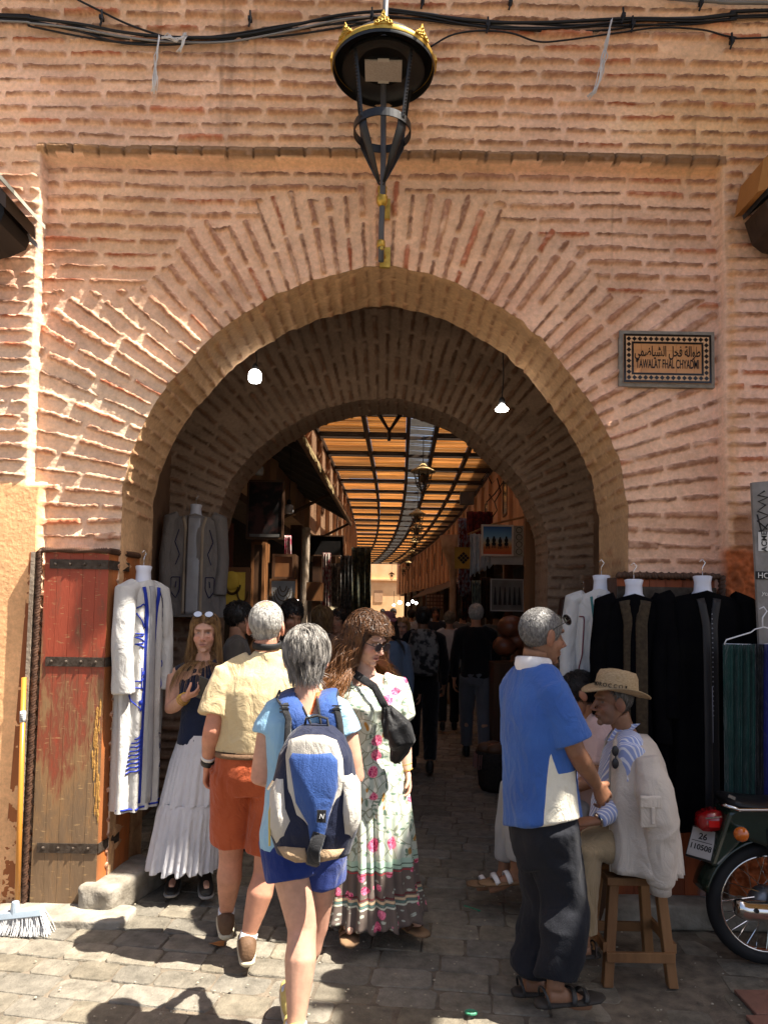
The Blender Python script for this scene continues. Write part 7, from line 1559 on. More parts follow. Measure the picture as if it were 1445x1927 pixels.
# ---------------------------------------------------------------- broom leaning on the plaster
def broom():
    g = G(52, 1756); root = thing('broom', 'broom with a yellow handle and grey bristles leaning on the orange plaster', 'broom', (g.x, g.y, 0)); h0 = P(33, 1712, g.y + .02); h1 = P(46, 1275, 3.93)
    MB().tube([h0, h1], [.014, .013], 12).build('handle', mat('varnished yellow handle', (.56, .23, .03), (.44, .17, .025), scale=4, rough=.35, spec=.5, stretch=(1, 1, .2)), root, smooth=True)
    p = h0.lerp(h1, .82); d = (h1 - h0).normalized(); m = MB(); m.tube([p - d * .03, p + d * .03], .0148, 12); lb = m.build('price_label', mat('white paper', (.7, .7, .68), rough=.7), root, smooth=True); m = MB()
    for k in range(7): m.box(p + d * (-.02 + k * .006) + Vector((0, -.0148, 0)), (.014, .001, .0022 if k % 2 else .004))
    m.build('barcode', INK, lb)
    a, b = P(-10, 1722, g.y), P(84, 1712, g.y); m = MB(); m.hexa([(a.x, g.y - .03, a.z - .02), (b.x, g.y - .03, b.z - .02), (b.x, g.y + .03, b.z - .02), (a.x, g.y + .03, a.z - .02)], [(a.x + .01, g.y - .02, a.z + .012), (b.x - .01, g.y - .02, b.z + .012), (b.x - .01, g.y + .02, b.z + .012), (a.x + .01, g.y + .02, a.z + .012)]); m.lathe((h0.x, g.y, 0), [(.026, h0.z - .02), (.022, h0.z + .02), (.017, h0.z + .05)], 12); m.build('broom_head', mat('grey blue plastic', (.30, .36, .42), rough=.5), root, bevel=.004)
    m = MB(); rs = np.random.default_rng(2)
    for k in range(420):
        t = rs.random(); x = a.x + (b.x - a.x) * t; z = a.z + (b.z - a.z) * t - .015; sp = (t - .5) * .09; yy = g.y + rs.uniform(-.025, .025); m.tube([(x, yy, z), (x + sp * .5 + rs.normal() * .003, yy + (yy - g.y) * .3, z * .55), (x + sp + rs.normal() * .008, yy + (yy - g.y) * .8 - .008, .004)], [.0024, .0022, .0014], 4)
    m.build('bristles', mat('white bristle', (.62, .62, .62), (.45, .45, .46), scale=50, rough=.7), root)
broom()
# ---------------------------------------------------------------- litter
def litter(name, label, cat, px, py, w, material, pts=None):
    g = G(px, py, .012); m = MB()
    if pts: m.tube([g + Vector(q) for q in pts], w, 6)
    else:
        n = 12; m.add([(g.x + w * math.cos(a) * (1.0 if k % 2 else .8), g.y + w * .5 * math.sin(a), g.z + .006 * math.sin(a * 2)) for k, a in enumerate(np.linspace(0, 2 * math.pi, n, endpoint=False))], [tuple(range(n))])
    tag(m.build(name, material), label, cat)
litter('dry_leaf', 'curled orange brown leaf on the sunlit paving by the brown shoes', 'leaf', 408, 1775, .045, mat('dry leaf', (.42, .17, .05), rough=.7))
litter('plastic_strap', 'bent piece of green plastic strap on the shaded paving', 'litter', 885, 1710, .004, mat('green plastic', (.05, .25, .14), rough=.4), [(-.03, .04, 0), (.02, 0, 0), (.05, -.03, .002), (.035, -.035, .003)])
litter('green_ring', 'small green plastic ring on the paving at the bottom', 'litter', 886, 1907, .006, mat('green plastic', (.05, .25, .14)), [(.022 * math.cos(a), .015 * math.sin(a), .004) for a in np.linspace(0, 6.28, 12)])
m = MB(); rs = np.random.default_rng(9)
for k in range(240):
    px, py = rs.uniform(60, 1400), rs.uniform(1640, 1925); g = G(px, py, .006); s = rs.uniform(.002, .007); m.ell(g, (s, s * rs.uniform(.5, 1), s * .5), nu=6, nv=4)
tag(m.build('grit', mat('pale grit', (.42, .37, .28), rough=.9)), kind='stuff')
# ---------------------------------------------------------------- water bottle
def bottle():
    p = P(1297, 1600, 4.15); z0 = P(1297, 1637, 4.15).z; z0 = .105; root = thing('water_bottle', 'clear plastic water bottle with blue cap standing on the kerb', 'bottle', (p.x, 3.98, z0)); h = .21; c = (p.x, 3.98, z0)
    m, t, b = nodes('clear bottle'); b.inputs['Transmission Weight'].default_value = .85; b.inputs['Roughness'].default_value = .08; b.inputs['Base Color'].default_value = (.8, .86, .9, 1); b.inputs['IOR'].default_value = 1.2
    MB().lathe(c, [(.028, 0), (.032, .01), (.030, .03), (.032, .05), (.030, .07), (.032, .09), (.032, .13), (.026, .16), (.014, .19), (.013, .2)], 20).build('bottle_body', m, root, smooth=True); MB().lathe(c, [(.0155, .198), (.0155, .222), (.012, .225)], 14).build('cap', mat('blue cap', (.10, .25, .55), rough=.4), root, smooth=True)
bottle()
# ---------------------------------------------------------------- moped at the right edge
def moped():
    y = 3.50; W = P(1440, 1672, y); r = .285; wx, wz = W.x, r + .004; root = thing('moped', 'dark green moped with chrome silencer parked at the right edge, rear wheel in view', 'moped', (wx, y, 0)); GREEN = mat('dark green enamel', (.008, .022, .014), (.006, .016, .011), rough=.22, spec=.5, coat=.5)
    def wheel(cx, name):
        t = np.linspace(0, 2 * math.pi, 57); wh = MB().tube([(cx + (r - .033) * math.cos(a), y, wz + (r - .033) * math.sin(a)) for a in t], .034, 12, cap=False).build('wheel', BLACK_RUBBER, root, smooth=True)
        MB().tube([(cx + (r - .062) * math.cos(a), y, wz + (r - .062) * math.sin(a)) for a in t], [(.024, .008)] * 57, 8, cap=False, ref=(0, 1, 0)).build('rim', CHROME, wh, smooth=True)
        MB().lathe((cx, y, wz), [(.02, -.05), (.06, -.045), (.075, -.02), (.075, .03), (.05, .04), (.02, .05)], 28, axis='y').build('hub', mat('cast hub', (.32, .31, .30), rough=.4, metal=.7), wh, smooth=True)
        m = MB()
        for k in range(28):
            a = 2 * math.pi * k / 28; s = 1 if k % 2 else -1; m.tube([(cx + .065 * math.cos(a + s * .55), y + s * .022, wz + .065 * math.sin(a + s * .55)), (cx + (r - .066) * math.cos(a), y, wz + (r - .066) * math.sin(a))], .0022, 4)
        m.build('spokes', CHROME, wh)
    wheel(wx, 'rear'); wheel(wx + 1.19, 'front')
    t = np.linspace(R(30), R(168), 26); Xf = np.stack([[(wx + (r + .03 + .02 * math.cos(q)) * math.cos(a), y + .075 * math.sin(q), wz + (r + .03 + .02 * math.cos(q)) * math.sin(a)) for q in np.linspace(-1.5, 1.5, 9)] for a in t]); o = MB().grid(Xf).build('rear_mudguard', GREEN, root, smooth=True); md = o.modifiers.new('s', 'SOLIDIFY'); md.thickness = .004
    V = lambda px, py, dy=0.: P(px, py, y + dy)
    # body under the seat, plate holder, lamps, seat
    m = MB(); 
    for dy in (0,): m.prism([V(1372, 1530, -.09), V(1392, 1518, -.09), V(1480, 1512, -.09), V(1560, 1560, -.09), V(1700, 1680, -.09), V(1600, 1690, -.09), V(1480, 1610, -.09), V(1400, 1580, -.09), V(1350, 1632, -.09), V(1338, 1632, -.09)], (0, .16, 0))
    m.build('rear_body', GREEN, root, bevel=.018)
    m = MB(); sx = V(1360, 1500); m.loft([np.array([[V(px, pz).x, y + yy, V(px, pz).z + dz] for yy, dz in ((-.11, -.03), (-.12, 0), (-.08, .03), (.08, .03), (.12, 0), (.11, -.03))]) for px, pz in ((1356, 1502), (1372, 1504), (1420, 1512), (1480, 1512), (1560, 1502), (1600, 1514))]); se = m.build('seat', mat('black vinyl', (.012, .012, .013), rough=.4), root, smooth=True, subdiv=1); MB().box(V(1376, 1500, -.125), (.035, .003, .014), np.array(Matrix.Rotation(.4, 3, 'Y'))).build('seat_badge', CHROME, se)
    m = MB(); m.tube([V(1366, 1516, -.13), V(1390, 1524, -.135), V(1480, 1524, -.135), V(1600, 1520, -.13)], .008, 8); m.tube([V(1366, 1516, .13), V(1390, 1524, .135), V(1480, 1524, .135), V(1600, 1520, .13)], .008, 8); m.tube([V(1366, 1516, -.13), V(1356, 1512, 0), V(1366, 1516, .13)], .008, 8); m.build('grab_rail', CHROME, root, smooth=True)
    RED = mat('red lamp lens', (.30, .006, .008), (.24, .004, .006), rough=.15, spec=.6, coat=.5); c = V(1332, 1542); m = MB(); m.loft([np.array([[c.x + dx, y + yy * s, c.z + zz * s + .25 * dx] for yy, zz in ((-.055, -.04), (-.06, 0), (-.045, .042), (.045, .042), (.06, 0), (.055, -.04))]) for dx, s in ((-.055, .45), (-.045, .8), (-.01, 1.0), (.03, 1.0), (.05, .8))]); tl = m.build('tail_lamp', RED, root, smooth=True); m = MB(); m.tube([c + Vector((-.04, -.06, .02)), c + Vector((.035, -.062, .03))], .004, 6); m.build('lamp_trim', CHROME, tl)
    MB().box(c + Vector((.0, -.058, -.005)), (.05, .008, .03)).build('lens_patch', mat('bright red lens', (.6, .01, .01), rough=.15, spec=.6), tl)
    for dy, nm in ((-.16, 1), (.16, 2)):
        p = V(1394 if dy < 0 else 1362, 1570 if dy < 0 else 1546, dy); MB().ell(p, (.034, .030, .034)).build('turn_signal', mat('amber lens', (.60, .13, .01), rough=.12, spec=.6, coat=.5), root, smooth=True); MB().tube([p + Vector((.02, 0, 0)), Vector((p.x + .05, y + dy * .4, p.z + .01))], .009, 8).build('signal_stalk', CHROME, root)
    a, b = V(1332, 1560, -.0), V(1300, 1618, -.0); up = (a - b).normalized(); fw = Vector((up.z, 0, -up.x)); pc = V(1321, 1588); Rm = np.stack([np.array([0, -1, 0]) * 1.0, np.array(fw), np.array(up)], 1)
    # the plate faces backwards and towards the camera
    rt = Vector((.70, -.0, .0)); pr = Vector((math.cos(R(52)), -0, 0)); right = Vector((.62, .78 * -1, 0)).normalized(); nrm = Vector((-.78, -.62, .0)); right = Vector((.62, -.78, 0)); upv = Vector((.40, .30, .87)).normalized(); nrm = right.cross(upv) * 1; nrm.normalize(); upv = nrm.cross(right).normalized(); Rm = np.stack([np.array(right), -np.array(nrm), np.array(upv)], 1)
    pl = MB().box(pc, (.135, .012, .155), Rm).build('plate_holder', BLACK_METAL, root, bevel=.004); f = MB().box(np.array(pc) + np.array(nrm) * .008, (.118, .004, .135), Rm).build('number_plate', mat('white plate', (.46, .44, .42), rough=.4), pl)
    for body, sz, dz in (('26', .042, .030), ('110508', .036, -.022)): text_mesh(body, sz, INK, pl, pc + nrm * .0108 + upv * dz, right, upv, .0006, name='plate_digits', bold=.0008)
    MB().box(np.array(pc) + np.array(nrm) * .0105 + np.array(upv) * .006, (.10, .001, .003), Rm).build('plate_line', INK, pl)
    # chrome silencer, fork arm, frame, front end outside the frame
    m = MB(); m.tube([V(1383, 1706, -.15), V(1388, 1706, -.15), V(1400, 1712, -.15), V(1480, 1718, -.15), V(1560, 1716, -.15), V(1640, 1712, -.14), V(1760, 1716, -.10)], [.030, .040, .045, .046, .046, .024, .018], 18); ex = m.build('silencer', CHROME, root, smooth=True); MB().lathe(V(1424, 1715, -.20), [(.0, 0), (.01, 0), (.01, .012), (.0, .012)], 10, axis='y').build('silencer_bolt', BLACK_METAL, ex)
    m = MB(); m.tube([(wx, y - .075, wz), V(1560, 1660, -.08), V(1700, 1650, -.06)], .018, 8); m.tube([(wx, y - .08, wz), V(1450, 1560, -.09)], .022, 10); m.build('swing_arm', BLACK_METAL, root, smooth=True)
    fx = wx + 1.19; m = MB(); m.tube([V(1480, 1590), V(1620, 1640), Vector((fx - .33, y, .42)), Vector((fx - .22, y, .72)), Vector((fx - .16, y, .92))], .04, 12); m.build('frame_tube', GREEN, root, smooth=True)
    m = MB(); m.tube([Vector((fx, y - .07, wz)), Vector((fx - .10, y - .05, .62)), Vector((fx - .16, y, .90))], .022, 10); m.tube([Vector((fx, y + .07, wz)), Vector((fx - .10, y + .05, .62)), Vector((fx - .16, y, .90))], .022, 10); m.build('front_fork', GREEN, root, smooth=True)
    MB().tube([Vector((fx - .26, y - .32, 1.02)), Vector((fx - .18, y - .12, .97)), Vector((fx - .16, y, .95)), Vector((fx - .18, y + .12, .97)), Vector((fx - .26, y + .32, 1.02))], .013, 8).build('handlebar', CHROME, root, smooth=True); MB().ell((fx - .08, y, .88), (.07, .07, .07)).build('headlight', CHROME, root, smooth=True)
    m = MB(); m.ell((wx + .62, y, .30), (.20, .12, .12)); m.build('engine', mat('cast hub', (.32, .31, .30)), root, smooth=True); MB().tube([Vector((wx + .45, y + .05, .25)), Vector((wx + .5, y + .22, .01))], .012, 8).build('kick_stand', BLACK_METAL, root)
moped()
# ================================================================ the crowd in the passage
def crowd(label, px, y, h, face, top, bottom, hair=None, tone='olive', male=True, walk=.10, sleeve=.75, bent=0., long_hair=0., top_drop=.02, bag=None, arms='down', head_tilt=0., jacket=False, skirt_c=None, cap=None, straw=None, side=0., lanyard=False):
    """a walking or standing figure; face = degrees, 0 looks away from the camera, 180 towards it"""
    k = h / 1.72; a = R(face); f = np.array([math.sin(a), math.cos(a), 0.]); r = np.array([math.cos(a), -math.sin(a), 0.]); Z = np.array([0, 0, 1.]); b = P(px, 1150, y); b = np.array([b.x, y, 0.])
    lean = f * (.03 + bent * .2) * k; ph = (hash(label) % 2) * 2 - 1 if False else (1 if len(label) % 2 else -1)
    J = dict(head=b + Z * 1.60 * k + lean * 1.6 + r * side, neck=b + Z * 1.445 * k + lean, hipL=b + Z * .90 * k - r * .085 * k, hipR=b + Z * .90 * k + r * .085 * k)
    for q, s in (('L', -1), ('R', 1)):
        st = walk * ph * s; w = .185 if male else .165; J['sh' + q] = J['neck'] - Z * .06 * k + r * s * w * k
        J['kn' + q] = b + r * s * .09 * k + f * (st + .03) * k + Z * .485 * k; J['an' + q] = b + r * s * .085 * k + f * st * 1.8 * k + Z * (.085 + (.05 if st < -.05 else 0)) * k; J['to' + q] = J['an' + q] + f * .2 * k - Z * .02
        if arms == 'down': J['el' + q] = J['sh' + q] - Z * .29 * k + r * s * .055 * k - f * (.02 + st * .4) * k; J['wr' + q] = J['el' + q] - Z * .23 * k + f * (.07 - st * .5) * k
        elif arms == 'front': J['el' + q] = J['sh' + q] - Z * .27 * k + r * s * .06 * k + f * .03; J['wr' + q] = J['el' + q] + f * .21 * k + Z * .06 * k - r * s * .10 * k
        else: J['el' + q] = J['sh' + q] - Z * .05 * k + f * .17 * k + r * s * .06; J['wr' + q] = J['el' + q] + f * .2 * k + Z * .05 - r * s * .03
    s = Fig(label, J, f + Z * head_tilt, tone, vox=.011, group='people in the passage', male=male, hair=(.02, .015, .01), scale=k, curl=.6, build=1.0 if male else .9)
    TM = fabric('crowd %s cloth' % (label[:18]), top); m = MB(); t0 = top_drop
    s.torso(m, [(t0, .17, .125), (.25, .165, .122), (.5, .165, .12), (.74, .18 if male else .16, .115), (.87, .165 if male else .145, .10), (.95, .125, .08), (1.02, .075, .066)]); s.yoke(m, .062, .066); s.sleeves(m, sleeve, .068, .064 if sleeve < 1 else .042)
    s.cloth('jacket' if jacket else 'top', m, TM, folds=(.008, 8), seed=len(label))
    if skirt_c is None:
        m = MB(); s.torso(m, [(-.16, .13, .11), (.08, .16, .122)]); s.legs_tube(m, 1, .102, .066, 1.92, knee=.078); s.cloth('trousers', m, fabric('crowd trousers %.3f' % sum(bottom), bottom), folds=(.008, 8), seed=3 + len(label))
    for q in 'LR': s.shoe(q, DARK_SHOE)
    HM = hair or BLACK_HAIR
    if long_hair: s.hair_strands('hair', HM, 700, long_hair, .003, top=(0, .03, .12), region=hairline(-.05, 1.6, 0.), gravity=.25, lift=.014, jitter=.4, seg=12, part=True, cap_scale=1.04, face_clear=True, body_r=[(lerp(s.pel, J['neck'], .8), np.array([.17, .17, .14]) / k)])
    else: s.hair_strands('hair', HM, 700, .03, .0025, region=hairline(-.055, 1.5, 0.), gravity=.1, lift=.010, jitter=.8, seg=4, cap_scale=1.02)
    if cap:
        m = MB(); c = s.hc + s.HF @ np.array([0, -.012, .045]) * k; m.ell(c + Z * .015, (.086 * k, .103 * k, .085 * k), s.HF); m.tube([s.hc + s.HF @ np.array([x, yy, z]) * k for x, yy, z in ((0, .06, .07), (0, .11, .062), (0, .165, .045))], [(.075, .012), (.072, .008), (.045, .004)], 10, ref=s.HF[:, 0]); m.build('cap', fabric('crowd cap', cap), s.root, smooth=True)
    if straw:
        c = s.hc + Z * .065 * k; MB().lathe(c, [(.17, -.01), (.175, .0), (.10, .012), (.092, .06), (.075, .085), (.01, .09)], 26).build('hat', mat('crowd hat', straw, rough=.9), s.root, smooth=True)
    if bag:
        c = lerp(s.pel, J['neck'], .62) - s.fwd * .20 * k; t = thing('backpack', bag[0], 'backpack', tuple(c)); m = MB(); n = 20; q = np.linspace(0, 2 * np.pi, n, endpoint=False); bw, bh = bag[2], bag[3]
        for tt in (1,): m.loft([c + Z * z * bh + np.outer(np.sign(np.cos(q)) * np.abs(np.cos(q)) ** .6 * w * bw, s.lat) + np.outer(np.sign(np.sin(q)) * np.abs(np.sin(q)) ** .6 * d, s.fwd) for z, w, d in ((-1, .6, .05), (-.92, .9, .08), (-.4, 1, .09), (.3, .95, .085), (.8, .75, .07), (1, .4, .04))])
        m.build('bag_body', mat('bag %s' % bag[0][:12], bag[1], bag[4] if len(bag) > 4 else None, scale=14, rough=.8, bump=.8, bscale=18, contrast=(.45, .55)), t, smooth=True); m = MB()
        for sg in (-1, 1): m.tube([c + s.lat * sg * bw * .6 + Z * bh * .85, lerp(J['sh' + 'LR'[sg > 0]], J['neck'], .45) + Z * .055 - s.fwd * .03, lerp(J['sh' + 'LR'[sg > 0]], J['neck'], .35) + s.fwd * .09 - Z * .03], [(.022, .005)] * 3, 6, ref=s.lat)
        m.build('bag_strap', fabric('black webbing', (.02, .02, .022)), t)
    if lanyard: MB().box(lerp(s.pel, J['neck'], .55) + s.fwd * .135 * k, (.07, .012, .10)).build('red_badge', mat('red badge', (.45, .02, .03), rough=.4), s.root)
    return s
GREYH = GREY_HAIR
crowd('dark haired man in a grey shirt in profile behind the blond young woman', 440, 5.05, 1.70, 80, (.10, .085, .07), (.03, .03, .035), tone='olive', walk=.02)
crowd('young man in black looking down behind the silver haired man', 545, 5.35, 1.72, 150, (.012, .011, .012), (.02, .02, .02), tone='olive', walk=.02, head_tilt=-.5)
crowd('woman with bare shoulders carrying a beige drawstring pack, hugging a friend', 603, 6.3, 1.68, 25, (.24, .15, .10), (.10, .09, .08), hair=BLOND_HAIR, tone='fair', male=False, long_hair=.10, sleeve=.12, arms='hug', bag=('beige cloth drawstring pack on the back of the hugging woman', (.22, .19, .14), .11, .16))
crowd('person in a white t-shirt hugged by the woman with the beige pack', 640, 6.75, 1.66, 200, (.62, .61, .60), (.05, .05, .07), tone='tan', walk=.02)
crowd('man under a pale brimmed hat half hidden behind the long haired woman', 622, 8.4, 1.66, 170, (.08, .07, .06), (.05, .05, .05), straw=(.35, .29, .18), tone='tan')
crowd('woman in a dusty pink cap and denim jacket with a red badge', 728, 6.6, 1.63, 170, (.11, .15, .22), (.06, .07, .10), tone='tan', male=False, cap=(.28, .10, .11), long_hair=.28, sleeve=1.7, lanyard=True, walk=.05)
crowd('blonde woman looking towards the gate behind the pink cap', 757, 7.6, 1.58, 185, (.10, .10, .12), (.05, .05, .06), hair=hair_mat('ginger blond hair', (.22, .10, .03), (.45, .23, .08)), tone='fair', male=False, long_hair=.10)
crowd('man in a dark suit with a grey patterned backpack walking away', 796, 7.5, 1.70, 2, (.008, .008, .010), (.008, .008, .010), tone='brown', jacket=True, sleeve=1.85, top_drop=-.05, walk=.13, bag=('grey and black patterned backpack on the dark suited man', (.17, .16, .15), .17, .24, (.015, .015, .015)))
crowd('woman in a white dotted blouse with pinned up hair walking away', 846, 10.0, 1.66, 5, (.46, .43, .42), (.012, .012, .015), hair=hair_mat('ash blond hair', (.12, .09, .06), (.30, .24, .17)), tone='fair', male=False, sleeve=1.2, walk=.10)
crowd('grey haired man in a black shirt and washed jeans walking away', 896, 8.2, 1.75, 3, (.007, .007, .009), (.12, .125, .14), hair=GREYH, tone='tan', sleeve=1.85, top_drop=-.02, walk=.10)
crowd('dark haired man in a beige shirt at the right hand stall', 934, 9.2, 1.76, 25, (.36, .28, .19), (.02, .02, .025), tone='brown', sleeve=1.6, walk=.05)
crowd('man in a brown jacket bending over the leather goods at the right', 975, 8.8, 1.62, 70, (.10, .045, .025), (.04, .03, .03), tone='brown', sleeve=1.8, arms='front', bent=.3)
for i, (px, y, h, fc, top, lab) in enumerate(((870, 12.5, 1.72, 10, (.12, .11, .10), 'far walker in a grey top beyond the dotted blouse'), (818, 13.5, 1.74, 175, (.03, .03, .04), 'far man in black coming towards the gate'), (702, 12.0, 1.66, 190, (.30, .22, .16), 'far woman in a tan top left of the pink cap'), (774, 15, 1.70, 0, (.42, .40, .38), 'far walker in a pale shirt in the middle of the street'), (740, 18, 1.72, 180, (.10, .03, .03), 'far figure in dark red deep in the street'), (800, 20, 1.74, 0, (.25, .27, .32), 'far figure in pale blue deep in the street'), (845, 17, 1.70, 180, (.50, .47, .42), 'far figure in cream by the right stalls'), (720, 24, 1.72, 0, (.05, .05, .06), 'farthest dark figure before the end house'))):
    crowd(lab, px, y, h, fc, top, (.04, .04, .05), tone=('tan', 'olive', 'brown')[i % 3], male=i % 2 == 0, sleeve=.8)
# ================================================================ goods on both sides of the street
def Bx(name, label, cat, px0, px1, py0, py1, y, material, d=.05, group=None, **kw):
    """upright slab seen between two pixel corners at depth y"""
    a, b = P(px0, py1, y), P(px1, py0, y); o = MB().box(((a.x + b.x) / 2, y + d / 2, (a.z + b.z) / 2), (abs(b.x - a.x), d, abs(b.z - a.z))).build(name, material, **kw); return tag(o, label, cat, group)
def framed(name, label, cat, px0, px1, py0, py1, y, face, frame_m, w=.03, group=None, d=.05):
    a, b = P(px0, py1, y), P(px1, py0, y); c = ((a.x + b.x) / 2, y, (a.z + b.z) / 2); W, H = abs(b.x - a.x), abs(b.z - a.z); root = thing(name, label, cat, c, group)
    MB().box((c[0], y + d / 2, c[2]), (W - .002, d, H - .002)).build('panel', face, root); m = MB()
    for sx in (-1, 1): m.box((c[0] + sx * (W / 2 - w / 2), y + d / 2 - .012, c[2]), (w, d, H))
    for sz in (-1, 1): m.box((c[0], y + d / 2 - .012, c[2] + sz * (H / 2 - w / 2)), (W - 2 * w, d, w))
    m.build('frame', frame_m, root); return root, Vector(c), W, H
CAB = mat('reddish cabinet wood', (.24, .10, .035), (.15, .06, .02), scale=5, rough=.5, stretch=(1, 1, .15)); PALE = mat('pale display cloth', (.42, .41, .40), (.36, .35, .34), rough=.9)
# left side
root, c, W, H = framed('poster', 'large dark framed poster hanging under the left awning', 'poster', 463, 536, 904, 1014, 7.4, mat('dim poster print', (.06, .025, .022), (.012, .010, .010), scale=9, rough=.7, spec=.15, contrast=(.45, .6)), DARK_WOOD, .02); MB().box((c.x, 7.385, c.z - H * .44), (W * .8, .004, .03)).build('caption_strip', mat('grey caption', (.14, .13, .12), rough=.4), root)
root, c, W, H = framed('jewellery_case', 'wooden case with gold necklaces on yellow velvet at the left', 'display case', 415, 472, 1068, 1165, 6.75, mat('yellow velvet', (.85, .58, .09), (.75, .48, .06), rough=.8), CAB, .045)  # yellow velvet kept extra bright in colour, standing in for light on it
m = MB(); 
for k, (dx, dz, rx, rz) in enumerate(((-.03, .08, .075, .09), (-.03, .06, .055, .06), (.07, .02, .05, .10), (.0, -.12, .07, .06))): m.tube([(c.x + dx + rx * math.cos(a), 6.735, c.z + dz + rz * math.sin(a)) for a in np.linspace(math.pi, 2 * math.pi, 15)], .009, 6)
m.build('necklace', mat('dark bronze', (.12, .07, .02), rough=.35, metal=.6), root); MB().ell((c.x - .04, 6.74, c.z + .12), (.075, .03, .09)).build('neck_form', mat('yellow velvet', (.85, .58, .09)), root, smooth=True)
root, c, W, H = framed('necklace_board', 'white board hung with dark bead necklaces', 'display board', 506, 560, 1090, 1158, 7.6, PALE, CAB, .02); m = MB()
for k in range(5): m.tube([(c.x + (.035 + .022 * k) * math.cos(a), 7.585, c.z + .12 - .02 * k + (.06 + .03 * k) * math.sin(a)) for a in np.linspace(math.pi, 2 * math.pi, 13)], .005, 5)
m.build('necklace', mat('dark bronze', (.12, .07, .02)), root)
framed('wooden_cabinet', 'reddish wooden cabinet above the white necklace board', 'cabinet', 512, 556, 1043, 1090, 7.9, CAB, DARK_WOOD, .03, d=.3); framed('wooden_cabinet', 'tall dark wooden cabinet behind the jewellery case', 'cabinet', 470, 500, 1020, 1165, 7.7, DARK_WOOD, CAB, .03, d=.3)
framed('shop_sign', 'black hanging shop sign under the end of the left awning', 'sign', 582, 648, 1008, 1046, 11.5, mat('black sign board', (.012, .010, .009), rough=.8, spec=.1), DARK_WOOD, .02)
o = Bx('wooden_cabinet', 'orange wooden cabinet deep in the left shop', 'cabinet', 576, 606, 1096, 1130, 9.8, CAB, .3)
a, b = P(577, 1000, 10.2), P(577, 1160, 10.2); tag(MB().lathe((a.x, 10.2, 0), [(.06, 0), (.05, .1), (.04, b.z), (.055, a.z), (.07, a.z + .05)], 12).build('carved_post', mat('weathered pale wood', (.45, .36, .27), (.30, .22, .15), scale=12, rough=.8), smooth=True), 'pale carved wooden post at the left shopfront', 'post')
def hang(label, px0, px1, py0, py1, y, c, c2, seed, cat='textile', group='textiles hanging along the stalls', wav=20):
    m = MB(); n = 26; u = np.linspace(0, 1, n); rows = []
    for i in range(10):
        t = i / 9; A, B_ = P(px0, py0 + (py1 - py0) * t, y), P(px1, py0 + (py1 - py0) * t, y); x = A.x + (B_.x - A.x) * u; rows.append(np.stack([x, y + .03 * np.sin(u * wav + seed + t) + .015 * np.sin(u * 47 + seed), np.full(n, A.z) + .02 * np.sin(u * 7 + seed) * t], 1))
    m.grid(np.stack(rows)); o = m.build('hanging_textile', mat('textile %s %d' % (cat, seed), c, c2, scale=18, rough=.9, bump=.5, bscale=30, contrast=(.42, .58)), smooth=True); md = o.modifiers.new('s', 'SOLIDIFY'); md.thickness = .01; return tag(o, label, cat, group)
hang('dark red and white striped cloth hanging beside the left stall post', 606, 622, 1040, 1170, 10.5, (.16, .02, .025), (.30, .26, .22), 1); hang('sand coloured rolled cloths standing at the left stall', 622, 640, 1060, 1175, 10.8, (.20, .15, .11), (.07, .05, .04), 2); hang('black and grey shawl hanging in front of the left stalls', 640, 662, 1045, 1170, 11.5, (.03, .03, .03), (.12, .11, .10), 3)
hang('mottled green brown rugs heaped high at the left stall', 662, 698, 1030, 1165, 12.5, (.075, .07, .04), (.02, .025, .02), 4); hang('small red cloth hung above the wooden cabinet', 538, 548, 1008, 1045, 8.2, (.45, .05, .10), (.5, .4, .36), 5)
# right side
WPANEL = mat('brown panelled wood', (.20, .085, .03), (.12, .05, .018), scale=5, rough=.55, stretch=(1, 1, .15))
root, c, W, H = framed('panelled_shutter', 'tall brown panelled shutter folded open just behind the inner arch', 'shutter', 985, 1085, 850, 1440, 6.85, WPANEL, CAB, .05, d=.06)
for k in range(4): MB().box((c.x, 6.83, c.z - H / 2 + H * (k + .5) / 4), (W * .55, .03, H / 4 * .72)).build('raised_panel', WPANEL, root, bevel=.01)
def camel_painting():
    m, t, b = nodes('sunset ground'); tc = N(t, 'ShaderNodeTexCoord'); sx = N(t, 'ShaderNodeSeparateXYZ'); t.links.new(tc.outputs['Generated'], sx.inputs[0]); cr = N(t, 'ShaderNodeValToRGB'); e = cr.color_ramp.elements; e[0].position = .05; e[0].color = (.50, .07, .015, 1); e[1].position = .95; e[1].color = (.015, .10, .35, 1); q = e.new(.28); q.color = (.55, .16, .03, 1); q = e.new(.42); q.color = (.52, .40, .22, 1); q = e.new(.62); q.color = (.14, .32, .52, 1); t.links.new(sx.outputs[2], cr.inputs[0]); t.links.new(cr.outputs[0], b.inputs['Base Color']); b.inputs['Roughness'].default_value = .6
    root, c, W, H = framed('painting', 'painting of riders under a blue and orange sky hung at the right stall', 'painting', 905, 966, 988, 1046, 8.6, m, mat('white canvas edge', (.60, .56, .50), rough=.8), .022, d=.02); INKB = mat('black paint', (.012, .01, .012), rough=.7)
    for k in range(4):
        x = c.x - .12 + .075 * k; z = c.z - .02 + .01 * (k % 2); g = MB(); g.ell((x, 8.582, z + .045), (.012, .004, .016)); g.ell((x, 8.582, z + .01), (.022, .004, .032)); g.ell((x, 8.582, z - .035), (.026, .004, .022))
        for q in (-.016, .0, .016): g.tube([(x + q, 8.582, z - .04), (x + q * 1.3, 8.582, z - .085)], .004, 5)
        g.build('painted_rider', INKB, root)
camel_painting()
root, c, W, H = framed('painting', 'strip of small medallion drawings beside the riders painting', 'painting', 966, 986, 990, 1046, 8.6, mat('paper', (.42, .38, .32), rough=.9), mat('paper edge', (.36, .32, .27), rough=.9), .01, d=.012); m = MB()
